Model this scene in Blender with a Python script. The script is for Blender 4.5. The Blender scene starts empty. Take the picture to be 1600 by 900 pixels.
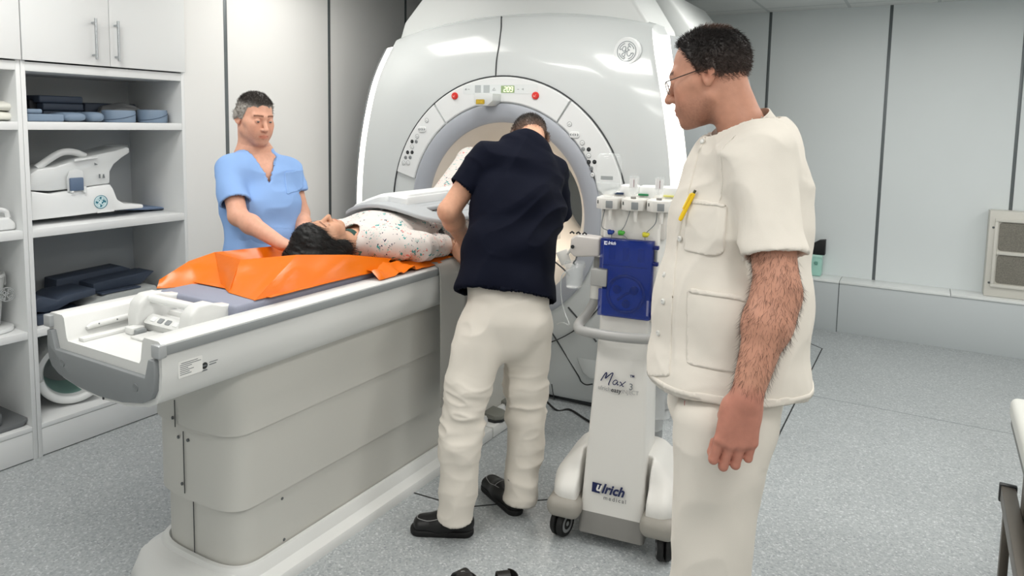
import bpy, bmesh, math, random
import numpy as np
from mathutils import Vector, Matrix

random.seed(7); np.random.seed(7)
SC = bpy.context.scene
COL = SC.collection

# ------------------------------------------------------------------ camera
CAM_H = 1.58
FPX, PPX, PPY = 1110.0, 800.0, 300.0            # a 1600x900 frame cut from the lower part of a 4:3 photo
def _u(v): return v/np.linalg.norm(v)
_Y = _u(np.array([1450.-PPX, 205.-PPY, FPX]))
_Xm = _u(np.array([-1130.-PPX, 157.-PPY, FPX])); _Xm = _u(_Xm-_Y*(_Xm@_Y))
_X = -_Xm
_Z = np.cross(_X, _Y)
ROT = np.array([_X, _Y, _Z])                     # world = ROT @ camera ray
CPOS = np.array([0, 0, CAM_H])
cd = bpy.data.cameras.new('camera'); cam = bpy.data.objects.new('camera', cd); COL.objects.link(cam)
cd.sensor_width = 36; cd.lens = 36*FPX/1600; cd.shift_y = (PPY-450)/1600; cd.clip_start = .05
M = Matrix.Identity(4)
for i in range(3):
    M[i][0] = ROT[i, 0]; M[i][1] = -ROT[i, 1]; M[i][2] = -ROT[i, 2]; M[i][3] = CPOS[i]
cam.matrix_world = M
SC.camera = cam
def ray(px, py): return ROT @ np.array([(px-PPX)/FPX, (py-PPY)/FPX, 1.])
def at(px, py, d): return CPOS + ray(px, py)*d
def onX(px, py, x): r = ray(px, py); return CPOS + r*(x/r[0])
def onY(px, py, y): r = ray(px, py); return CPOS + r*(y/r[1])
def onZ(px, py, z): r = ray(px, py); return CPOS + r*((z-CAM_H)/r[2])
EX = _u(np.array([ROT[0, 0], ROT[1, 0], 0]))     # to the right of the photographer
EN = np.array([-EX[1], EX[0], 0])                # away from the photographer
EZ = np.array([0, 0, 1.])

# ------------------------------------------------------------------ world, exposure
SC.view_settings.view_transform = 'Standard'; SC.view_settings.look = 'None'
SC.view_settings.exposure = 0.0; SC.view_settings.gamma = 1; SC.view_settings.use_curve_mapping = False
w = bpy.data.worlds.new('world'); SC.world = w; w.use_nodes = True
w.node_tree.nodes['Background'].inputs[0].default_value = (.8, .9, 1, 1)
w.node_tree.nodes['Background'].inputs[1].default_value = .12
try:
    SC.cycles.use_denoising = True
    SC.cycles.max_bounces = 8; SC.cycles.diffuse_bounces = 4; SC.cycles.transparent_max_bounces = 12
    SC.cycles.sample_clamp_indirect = 6
    SC.cycles.caustics_reflective = False; SC.cycles.caustics_refractive = False
except Exception: pass
LAMP_POWER = 11.5
LAMP_COLOR = (1.0, .985, .955)
CEIL_Z = 2.53
LAMPS = [(-1.5, 2.5), (-1.5, .7), (.3, 2.5), (.3, .7), (.3, 4.6), (2.1, 2.5), (2.1, .7), (2.1, 4.6), (-2.7, 1.3), (-2.9, 2.9), (-.6, 4.0), (-1.5, -1.1), (.3, -1.1)]  # the panel by the left wall beside the magnet is added to brighten that wall
LAMP_OBJS = []
for lx, ly in LAMPS:                             # the light of the ceiling panels built further down
    ld = bpy.data.lights.new('panel_light', 'AREA'); ld.shape = 'SQUARE'; ld.size = .56; ld.energy = LAMP_POWER*(.45 if (lx, ly) == (-2.9, 2.9) else 1); ld.color = LAMP_COLOR
    lo = bpy.data.objects.new('panel_light', ld); COL.objects.link(lo); lo.location = (lx, ly, CEIL_Z-.03)
    LAMP_OBJS.append(lo)

# ------------------------------------------------------------------ materials
def lin(h):
    h = h.lstrip('#'); v = [int(h[i:i+2], 16)/255 for i in (0, 2, 4)]
    return tuple((c/12.92 if c <= .04045 else ((c+.055)/1.055)**2.4) for c in v) + (1.,)
MATS = {}
def mat(name, col, rough=.5, metal=0., spec=.5, bump=0., bscale=200., var=0., vscale=8., coat=0., emit=None, estr=0., trans=0., alpha=1., attr=False, sss=0., ior=1.45, detail=3., stretch=None):
    if name in MATS: return MATS[name]
    m = bpy.data.materials.new(name); m.use_nodes = True; MATS[name] = m
    nt = m.node_tree; N = nt.nodes; L = nt.links; b = N['Principled BSDF']
    c = lin(col) if isinstance(col, str) else tuple(col)+(1.,)
    b.inputs['Base Color'].default_value = c
    b.inputs['Roughness'].default_value = rough; b.inputs['Metallic'].default_value = metal
    b.inputs['Specular IOR Level'].default_value = spec; b.inputs['IOR'].default_value = ior
    b.inputs['Coat Weight'].default_value = coat; b.inputs['Coat Roughness'].default_value = .08
    b.inputs['Transmission Weight'].default_value = trans; b.inputs['Alpha'].default_value = alpha
    if sss: b.inputs['Subsurface Weight'].default_value = sss; b.inputs['Subsurface Radius'].default_value = (.012, .005, .003); b.inputs['Subsurface Scale'].default_value = 1.
    if emit is not None:
        b.inputs['Emission Color'].default_value = lin(emit); b.inputs['Emission Strength'].default_value = estr
    tc = N.new('ShaderNodeTexCoord')
    src = tc.outputs['Object']
    if stretch:
        mp = N.new('ShaderNodeMapping'); mp.inputs['Scale'].default_value = stretch; L.new(src, mp.inputs['Vector']); src = mp.outputs['Vector']
    colsock = None
    if attr:
        a = N.new('ShaderNodeAttribute'); a.attribute_name = 'tint'
        mx = N.new('ShaderNodeMix'); mx.data_type = 'RGBA'; mx.blend_type = 'MULTIPLY'; mx.inputs[0].default_value = 1
        mx.inputs[6].default_value = c; L.new(a.outputs['Color'], mx.inputs[7]); colsock = mx.outputs[2]
    if var:
        nz = N.new('ShaderNodeTexNoise'); nz.inputs['Scale'].default_value = vscale; nz.inputs['Detail'].default_value = detail
        L.new(src, nz.inputs['Vector'])
        mr = N.new('ShaderNodeMapRange'); mr.inputs[1].default_value = .25; mr.inputs[2].default_value = .75
        mr.inputs[3].default_value = 1-var; mr.inputs[4].default_value = 1+var; L.new(nz.outputs['Fac'], mr.inputs[0])
        m2 = N.new('ShaderNodeVectorMath'); m2.operation = 'SCALE'
        if colsock is not None: L.new(colsock, m2.inputs[0])
        else: m2.inputs[0].default_value = c[:3]
        L.new(mr.outputs[0], m2.inputs['Scale']); colsock = m2.outputs[0]
    if colsock is not None: L.new(colsock, b.inputs['Base Color'])
    if bump:
        nb = N.new('ShaderNodeTexNoise'); nb.inputs['Scale'].default_value = bscale; nb.inputs['Detail'].default_value = 2
        L.new(src, nb.inputs['Vector'])
        bp = N.new('ShaderNodeBump'); bp.inputs['Strength'].default_value = bump; bp.inputs['Distance'].default_value = .002
        L.new(nb.outputs['Fac'], bp.inputs['Height']); L.new(bp.outputs['Normal'], b.inputs['Normal'])
    return m

# ------------------------------------------------------------------ mesh helpers
class MB:
    def __init__(s): s.v = []; s.f = []
    def add(s, V, F):
        n = len(s.v); s.v.extend([tuple(map(float, p)) for p in V]); s.f.extend([tuple(int(i)+n for i in f) for f in F]); return s
    def bm(s, b):
        b.verts.ensure_lookup_table(); b.verts.index_update()
        s.add([v.co for v in b.verts], [[v.index for v in f.verts] for f in b.faces]); b.free(); return s
    def box(s, lo, hi, bev=.004, seg=2, M=None):
        b = bmesh.new(); bmesh.ops.create_cube(b, size=1)
        lo = np.array(lo, float); hi = np.array(hi, float); c = (lo+hi)/2; d = np.abs(hi-lo)
        for v in b.verts: v.co = Vector((v.co.x*d[0]+c[0], v.co.y*d[1]+c[1], v.co.z*d[2]+c[2]))
        bev = min(bev, .45*d.min())
        if bev > 0: bmesh.ops.bevel(b, geom=b.edges[:], offset=bev, segments=seg, profile=.5, affect='EDGES')
        if M is not None: bmesh.ops.transform(b, matrix=M, verts=b.verts)
        return s.bm(b)
    def prism(s, pts, d, bev=0., seg=2, M=None):
        """outline (list of 2-D points, ccw) in local xy, extruded from z=0 to z=d, then placed by M"""
        b = bmesh.new(); vs = [b.verts.new((p[0], p[1], 0)) for p in pts]; f = b.faces.new(vs)
        r = bmesh.ops.extrude_face_region(b, geom=[f]); bmesh.ops.translate(b, verts=[g for g in r['geom'] if isinstance(g, bmesh.types.BMVert)], vec=(0, 0, d))
        bmesh.ops.recalc_face_normals(b, faces=b.faces)
        if bev > 0:
            ed = [e for e in b.edges if len(e.link_faces) == 2 and e.calc_face_angle(0) > .6]
            bmesh.ops.bevel(b, geom=ed, offset=bev, segments=seg, profile=.5, affect='EDGES')
        if M is not None: bmesh.ops.transform(b, matrix=M, verts=b.verts)
        return s.bm(b)
    def loft(s, rings, cap=True, close=True):
        n = len(rings[0]); V = [p for r in rings for p in r]; F = []
        for i in range(len(rings)-1):
            for j in range(n if close else n-1):
                k = (j+1) % n; F.append((i*n+j, i*n+k, (i+1)*n+k, (i+1)*n+j))
        if cap: F.append(tuple(range(n))[::-1]); F.append(tuple((len(rings)-1)*n+j for j in range(n)))
        return s.add(V, F)
    def tube(s, path, r, n=12, cap=True):
        P = [np.array(p, float) for p in path]; R = r if hasattr(r, '__len__') else [r]*len(P)
        rings = []; up = None
        for i, p in enumerate(P):
            t = P[min(i+1, len(P)-1)]-P[max(i-1, 0)]; t = t/(np.linalg.norm(t)+1e-12)
            if up is None:
                up = np.array([0, 0, 1.]) if abs(t[2]) < .9 else np.array([1., 0, 0])
            a = np.cross(t, up); a /= np.linalg.norm(a)+1e-12; bb = np.cross(a, t); up = bb
            rings.append([p+R[i]*(math.cos(2*math.pi*k/n)*a+math.sin(2*math.pi*k/n)*bb) for k in range(n)])
        return s.loft(rings, cap)
    def cyl(s, a, b, r, n=24, r2=None): return s.tube([a, b], [r, r if r2 is None else r2], n)
    def lathe(s, prof, c=(0, 0, 0), n=32, axis=(0, 0, 1), cap=True):
        ax = _u(np.array(axis, float)); u = np.array([1., 0, 0]) if abs(ax[0]) < .9 else np.array([0, 1., 0]); u = _u(u-ax*(u@ax)); v = np.cross(ax, u)
        c = np.array(c, float)
        rings = [[c+ax*z+r*(math.cos(2*math.pi*k/n)*u+math.sin(2*math.pi*k/n)*v) for k in range(n)] for r, z in prof]
        return s.loft(rings, cap)
    def sphere(s, c, r, n=16, sc=(1, 1, 1)):
        prof = [(max(1e-4, r*math.sin(math.pi*i/n)), -r*math.cos(math.pi*i/n)) for i in range(n+1)]
        m = MB().lathe(prof, (0, 0, 0), 2*n)
        s.add([(c[0]+p[0]*sc[0], c[1]+p[1]*sc[1], c[2]+p[2]*sc[2]) for p in m.v], m.f); return s
    def grid(s, G, thick=0.):
        """G[i][j] = points; optional thickness along -normal"""
        A = np.array(G, float); ni, nj = A.shape[:2]
        F = [(i*nj+j, (i+1)*nj+j, (i+1)*nj+j+1, i*nj+j+1) for i in range(ni-1) for j in range(nj-1)]
        if not thick: return s.add(A.reshape(-1, 3), F)
        du = np.gradient(A, axis=0); dv = np.gradient(A, axis=1); nn = np.cross(du, dv); nn /= np.linalg.norm(nn, axis=2, keepdims=True)+1e-12
        B = A-nn*thick; k = ni*nj
        F2 = F[:] + [tuple(i+k for i in f[::-1]) for f in F]
        bd = [(i, 0) for i in range(ni)]+[(ni-1, j) for j in range(1, nj)]+[(i, nj-1) for i in range(ni-2, -1, -1)]+[(0, j) for j in range(nj-2, 0, -1)]
        ids = [i*nj+j for i, j in bd]
        for a, b in zip(ids, ids[1:]+ids[:1]): F2.append((b, a, a+k, b+k))
        return s.add(np.concatenate([A.reshape(-1, 3), B.reshape(-1, 3)]), F2)

def link(name, mb, m, parent=None, origin=None, smooth=40, colors=None, kind=None):
    """one mesh object; with a parent, the vertices are taken in world space and stored relative to the parent's root"""
    me = bpy.data.meshes.new(name)
    V = np.array(mb.v, float)
    org = np.zeros(3)
    if parent is not None: org = np.array(parent.get('_o', (0, 0, 0)), float)
    elif origin is not None: org = np.array(origin, float)
    me.from_pydata((V-org).tolist(), [], mb.f); me.update()
    if m is not None:
        for q in (m if isinstance(m, (list, tuple)) else [m]): me.materials.append(q)
    if smooth:
        me.polygons.foreach_set('use_smooth', [True]*len(me.polygons))
        b = bmesh.new(); b.from_mesh(me); bmesh.ops.recalc_face_normals(b, faces=b.faces)
        if smooth < 180:
            th = math.radians(smooth)
            for e in b.edges:
                if len(e.link_faces) == 2 and e.calc_face_angle(0) > th: e.smooth = False
        b.to_mesh(me); b.free()
    if colors is not None:
        at_ = me.color_attributes.new('tint', 'FLOAT_COLOR', 'POINT')
        at_.data.foreach_set('color', np.concatenate([colors, np.ones((len(colors), 1))], 1).astype(np.float32).ravel())
    o = bpy.data.objects.new(name, me); COL.objects.link(o)
    o['_o'] = [float(x) for x in org]
    if parent is not None: o.parent = parent
    else: o.location = org
    if kind: o['kind'] = kind
    return o
def tag(o, label, cat, group=None):
    o['label'] = label; o['category'] = cat
    if group: o['group'] = group
    return o
def thing(name, label, cat, base, group=None):
    o = bpy.data.objects.new(name, None); COL.objects.link(o); o.location = tuple(map(float, base)); o['_o'] = [float(x) for x in base]
    o.empty_display_size = .05
    return tag(o, label, cat, group)
def dup(root, loc, rz=None, label=None):
    def cp(o, par):
        c = o.copy(); COL.objects.link(c)
        if par is not None: c.parent = par
        for ch in o.children: cp(ch, c)
        return c
    r = cp(root, None); r.location = loc
    if rz is not None: r.rotation_euler = (0, 0, rz)
    if label: r['label'] = label
    return r
def frame(o, x, y):
    """matrix with local x, y given (z = x cross y) at origin o"""
    x = _u(np.array(x, float)); y = np.array(y, float); y = _u(y-x*(x@y)); z = np.cross(x, y)
    return Matrix(((x[0], y[0], z[0], o[0]), (x[1], y[1], z[1], o[1]), (x[2], y[2], z[2], o[2]), (0, 0, 0, 1)))
def text_mb(body, size, M, depth=.0012, bold=0., shear=0., align='CENTER', space=1.):
    cu = bpy.data.curves.new('t', 'FONT'); cu.body = body; cu.size = size; cu.extrude = depth/2; cu.offset = bold; cu.shear = shear; cu.align_x = align; cu.align_y = 'CENTER'; cu.resolution_u = 3
    cu.space_character = space
    o = bpy.data.objects.new('t', cu); COL.objects.link(o)
    dg = bpy.context.evaluated_depsgraph_get(); dg.update()
    me = bpy.data.meshes.new_from_object(o.evaluated_get(dg))
    r = MB(); r.add([M @ v.co for v in me.vertices], [p.vertices[:] for p in me.polygons])
    bpy.data.objects.remove(o); bpy.data.curves.remove(cu); bpy.data.meshes.remove(me)
    return r
def stroke(pts, r, M, close=False, n=8):
    """smooth pen stroke through 2-D points, placed by M, as a thin tube"""
    P = np.array(pts, float); out = []
    Q = np.vstack([2*P[0]-P[1], P, 2*P[-1]-P[-2]])
    for i in range(1, len(Q)-2):
        for t in np.linspace(0, 1, n, endpoint=False):
            a, b, c, d = Q[i-1], Q[i], Q[i+1], Q[i+2]
            out.append(.5*((2*b)+(-a+c)*t+(2*a-5*b+4*c-d)*t*t+(-a+3*b-3*c+d)*t**3))
    out.append(P[-1])
    return MB().tube([M @ Vector((p[0], p[1], 0)) for p in out], r, 6)
def catmull(pts, n=8):
    P = np.array(pts, float); Q = np.vstack([2*P[0]-P[1], P, 2*P[-1]-P[-2]]); out = []
    for i in range(1, len(Q)-2):
        a, b, c, d = Q[i-1], Q[i], Q[i+1], Q[i+2]
        for t in np.linspace(0, 1, n, endpoint=False):
            out.append(.5*((2*b)+(-a+c)*t+(2*a-5*b+4*c-d)*t*t+(-a+3*b-3*c+d)*t**3))
    out.append(P[-1]); return np.array(out)
def rrect(w, h, r, n=5, cx=0, cy=0):
    o = []
    for (sx, sy, a0) in ((1, -1, -90), (1, 1, 0), (-1, 1, 90), (-1, -1, 180)):
        for k in range(n+1):
            a = math.radians(a0+90*k/n); o.append((cx+sx*(w/2-r)+r*math.cos(a), cy+sy*(h/2-r)+r*math.sin(a)))
    return o
def merge(*ms):
    r = MB()
    for m in ms: r.add(m.v, m.f)
    return r
def ge_monogram(M, s, r):
    """ring with a script two-letter monogram and four curls"""
    mb = MB()
    ring = [(s*math.cos(t), s*math.sin(t)) for t in np.linspace(0, 2*math.pi, 49)]
    mb = merge(mb, MB().tube([M @ Vector((p[0], p[1], 0)) for p in ring], r, 6))
    for q in range(4):
        a = math.pi/2*q+math.pi/4
        arc = [(.8*s*math.cos(a+t), .8*s*math.sin(a+t)) for t in np.linspace(-.55, .45, 8)]+[(.66*s*math.cos(a+.5), .66*s*math.sin(a+.5)), (.62*s*math.cos(a+.3), .62*s*math.sin(a+.3))]
        mb = merge(mb, stroke(arc, r, M, n=3))
    g = [(-.06, .3), (-.14, .42), (-.3, .4), (-.4, .2), (-.3, .02), (-.14, .08), (-.06, .3), (-.1, -.1), (-.2, -.4), (-.38, -.42), (-.42, -.25), (-.2, -.1), (.05, .0)]
    e = [(.38, .3), (.3, .42), (.14, .36), (.12, .18), (.28, .1), (.1, .04), (.04, -.2), (.16, -.42), (.34, -.36), (.44, -.14)]
    for c in (g, e): mb = merge(mb, stroke([(s*x*1.15, s*y*1.15) for x, y in c], r, M, n=4))
    return mb
# ================================================================== smooth solid modelling for bodies and cloth
def smin(a, b, k):
    h = np.clip(.5+.5*(b-a)/k, 0, 1); return b+(a-b)*h-k*h*(1-h)
def smax(a, b, k): return -smin(-a, -b, k)
def d_cone(P, a, b, ra, rb):
    a = np.asarray(a, np.float32); b = np.asarray(b, np.float32); ab = b-a
    q = P-a; t = np.clip(q@ab/(ab@ab+1e-12), 0, 1)
    return np.sqrt(((q-t[:, None]*ab)**2).sum(1))-(ra+(rb-ra)*t)
def d_ell(P, c, r, R=None):
    q = P-np.asarray(c, np.float32)
    if R is not None: q = q@np.asarray(R, np.float32).T
    r = np.asarray(r, np.float32); k0 = np.sqrt(((q/r)**2).sum(1)); k1 = np.sqrt(((q/(r*r))**2).sum(1))+1e-9
    return k0*(k0-1)/k1
def d_ecap(P, a, b, side, ra, rb):
    """tapered elliptic capsule: ra, rb = (half-width along side, half-depth)"""
    a = np.asarray(a, float); b = np.asarray(b, float); ab = b-a; n = ab/np.linalg.norm(ab)
    s = np.asarray(side, float); s = s-n*(s@n); s /= np.linalg.norm(s); v = np.cross(n, s)
    q = P-a.astype(np.float32); t = np.clip(q@ab.astype(np.float32)/(ab@ab), 0, 1); q = q-t[:, None]*ab.astype(np.float32)
    W = ra[0]+(rb[0]-ra[0])*t; D = ra[1]+(rb[1]-ra[1])*t; Wn = np.minimum(W, D)
    x, y, z = q@s.astype(np.float32), q@v.astype(np.float32), q@n.astype(np.float32)
    k0 = np.sqrt((x/W)**2+(y/D)**2+(z/Wn)**2); k1 = np.sqrt((x/W**2)**2+(y/D**2)**2+(z/Wn**2)**2)+1e-9
    return np.where(k0 < 1e-4, -Wn, k0*(k0-1)/k1)
class Solid:
    def __init__(s): s.p = []
    def add(s, fn, lo, hi, k=.02, op='u'): s.p.append((fn, np.asarray(lo, float), np.asarray(hi, float), k, op)); return s
    def cone(s, a, b, ra, rb, k=.02, op='u'):
        m = max(ra, rb); a = np.asarray(a, float); b = np.asarray(b, float)
        return s.add(lambda P: d_cone(P, a, b, ra, rb), np.minimum(a, b)-m, np.maximum(a, b)+m, k, op)
    def ell(s, c, r, R=None, k=.02, op='u'):
        m = max(r); c = np.asarray(c, float); return s.add(lambda P: d_ell(P, c, r, R), c-m, c+m, k, op)
    def ecap(s, a, b, side, ra, rb, k=.02, op='u'):
        m = max(*ra, *rb); a = np.asarray(a, float); b = np.asarray(b, float)
        return s.add(lambda P: d_ecap(P, a, b, side, ra, rb), np.minimum(a, b)-m, np.maximum(a, b)+m, k, op)
    def tor(s, secs, side, k=.03):
        for (a, wa, da), (b, wb, db) in zip(secs[:-1], secs[1:]): s.ecap(a, b, side, (wa, da), (wb, db), k)
        return s
    def bbox(s):
        u = [q for q in s.p if q[4] == 'u']; return np.min([q[1] for q in u], 0), np.max([q[2] for q in u], 0)
    def ev(s, P):
        lo = P.min(0)-.06; hi = P.max(0)+.06; d = np.full(len(P), 1., np.float32)
        for fn, a, b, k, op in s.p:
            if (a > hi).any() or (b < lo).any(): continue
            f = fn(P).astype(np.float32)
            d = smin(d, f, k) if op == 'u' else smax(d, -f, k) if op == 's' else smax(d, f, k)
        return d
def nets(ev, lo, hi, h, B=8):
    """surface nets on a sparse set of blocks"""
    lo = np.asarray(lo, float)-2*h; n = np.ceil((np.asarray(hi)+2*h-lo)/(h*B)).astype(int)
    I = np.stack(np.meshgrid(*[np.arange(k) for k in n], indexing='ij'), -1).reshape(-1, 3)
    cen = (lo+(I+.5)*h*B).astype(np.float32); keep = np.zeros(len(I), bool)
    for i in range(0, len(I), 4096): keep[i:i+4096] = np.abs(ev(cen[i:i+4096])) < h*B*1.25
    I = I[keep]
    g = np.stack(np.meshgrid(*[np.arange(B+1)]*3, indexing='ij'), -1).reshape(-1, 3)
    N = n*B+2; cells = []; pts = []; corner = []
    for i in range(0, len(I), 48):
        bi = I[i:i+48]; G = bi[:, None, :]*B+g[None]
        d = ev((lo+G.reshape(-1, 3)*h).astype(np.float32)).reshape(len(bi), B+1, B+1, B+1)
        c = np.stack([d[:, x:x+B, y:y+B, z:z+B] for x in (0, 1) for y in (0, 1) for z in (0, 1)], -1)
        neg = c < 0; act = neg.any(-1) & ~neg.all(-1)
        b_, x_, y_, z_ = np.nonzero(act)
        if len(b_) == 0: continue
        cells.append(bi[b_]*B+np.stack([x_, y_, z_], 1)); corner.append(c[b_, x_, y_, z_])
    cells = np.concatenate(cells); C8 = np.concatenate(corner)
    offs = np.array([(x, y, z) for x in (0, 1) for y in (0, 1) for z in (0, 1)])
    acc = np.zeros((len(cells), 3)); cnt = np.zeros(len(cells))
    for a in range(8):
        for b in range(a+1, 8):
            if np.abs(offs[a]-offs[b]).sum() != 1: continue
            va, vb = C8[:, a], C8[:, b]; m = (va < 0) != (vb < 0)
            t = np.where(m, va/(va-vb+1e-20), 0)
            acc += np.where(m[:, None], offs[a]+(offs[b]-offs[a])*t[:, None], 0); cnt += m
    V = lo+(cells+acc/cnt[:, None])*h
    key = (cells[:, 0]*N[1]+cells[:, 1])*N[2]+cells[:, 2]; o = np.argsort(key); key = key[o]; V = V[o]; cells = cells[o]; C8 = C8[o]
    F = []
    for ax, (e, u, v) in enumerate(((4, (0, 1, 0), (0, 0, 1)), (2, (0, 0, 1), (1, 0, 0)), (1, (1, 0, 0), (0, 1, 0)))):
        m = (C8[:, 0] < 0) != (C8[:, e] < 0); idx = np.nonzero(m)[0]; flip = C8[idx, 0] >= 0
        u = np.array(u); v = np.array(v); c = cells[idx]
        q = []
        ok = np.ones(len(idx), bool)
        for off in (0*u, -u, -u-v, -v):
            cc = c+off; kk = (cc[:, 0]*N[1]+cc[:, 1])*N[2]+cc[:, 2]; j = np.clip(np.searchsorted(key, kk), 0, len(key)-1)
            ok &= key[j] == kk; q.append(j)
        q = np.stack(q, 1); q[flip] = q[flip][:, ::-1]; F.append(q[ok])
    return V, np.concatenate(F)
def normals(V, F):
    n = np.cross(V[F[:, 2]]-V[F[:, 0]], V[F[:, 3]]-V[F[:, 1]]); o = np.zeros_like(V)
    for k in range(4): np.add.at(o, F[:, k], n)
    return o/(np.linalg.norm(o, axis=1, keepdims=True)+1e-12)
def relax(V, F, it=1, lam=.5):
    for _ in range(it):
        s = np.zeros_like(V); c = np.zeros(len(V))
        for a in range(4):
            b = (a+1) % 4
            np.add.at(s, F[:, a], V[F[:, b]]); np.add.at(c, F[:, a], 1); np.add.at(s, F[:, b], V[F[:, a]]); np.add.at(c, F[:, b], 1)
        V = V+lam*(s/np.maximum(c, 1)[:, None]-V)
    return V
def link_np(name, V, F, m, parent, colors=None):
    org = np.array(parent['_o']); me = bpy.data.meshes.new(name); Fq = np.asarray(F, np.int32)
    me.vertices.add(len(V)); me.vertices.foreach_set('co', (V-org).astype(np.float32).ravel())
    k = Fq.shape[1]; me.loops.add(Fq.size); me.loops.foreach_set('vertex_index', Fq.ravel())
    me.polygons.add(len(Fq)); me.polygons.foreach_set('loop_start', np.arange(0, Fq.size, k, dtype=np.int32))
    me.polygons.foreach_set('use_smooth', np.ones(len(Fq), bool)); me.update(); me.validate()
    me.materials.append(m)
    if colors is not None:
        a = me.color_attributes.new('tint', 'FLOAT_COLOR', 'POINT'); a.data.foreach_set('color', np.concatenate([colors, np.ones((len(colors), 1))], 1).astype(np.float32).ravel())
    o = bpy.data.objects.new(name, me); COL.objects.link(o); o.parent = parent; o['_o'] = list(map(float, org)); return o
_T = np.random.RandomState(3).rand(64, 64, 64).astype(np.float32)
def vn(P):
    """smooth value noise, 0..1"""
    P = np.asarray(P, np.float64); i = np.floor(P).astype(int); f = P-i; f = f*f*(3-2*f); r = 0
    for x in (0, 1):
        for y in (0, 1):
            for z in (0, 1):
                r = r+_T[(i[:, 0]+x) % 64, (i[:, 1]+y) % 64, (i[:, 2]+z) % 64]*(f[:, 0] if x else 1-f[:, 0])*(f[:, 1] if y else 1-f[:, 1])*(f[:, 2] if z else 1-f[:, 2])
    return r
def ridge(P, fx, fy, fz, seed=0., warp=.35):
    """drapery: soft ridges, frequency given per axis"""
    w_ = vn(P*4+seed*7.3)*warp
    q = P*np.array([fx, fy, fz])+seed*13.7+w_[:, None]*3
    return (1-np.abs(2*vn(q)-1))**1.5
def seg_t(P, a, b):
    a = np.asarray(a, float); ab = np.asarray(b, float)-a; return (P-a)@ab/(ab@ab)
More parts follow.
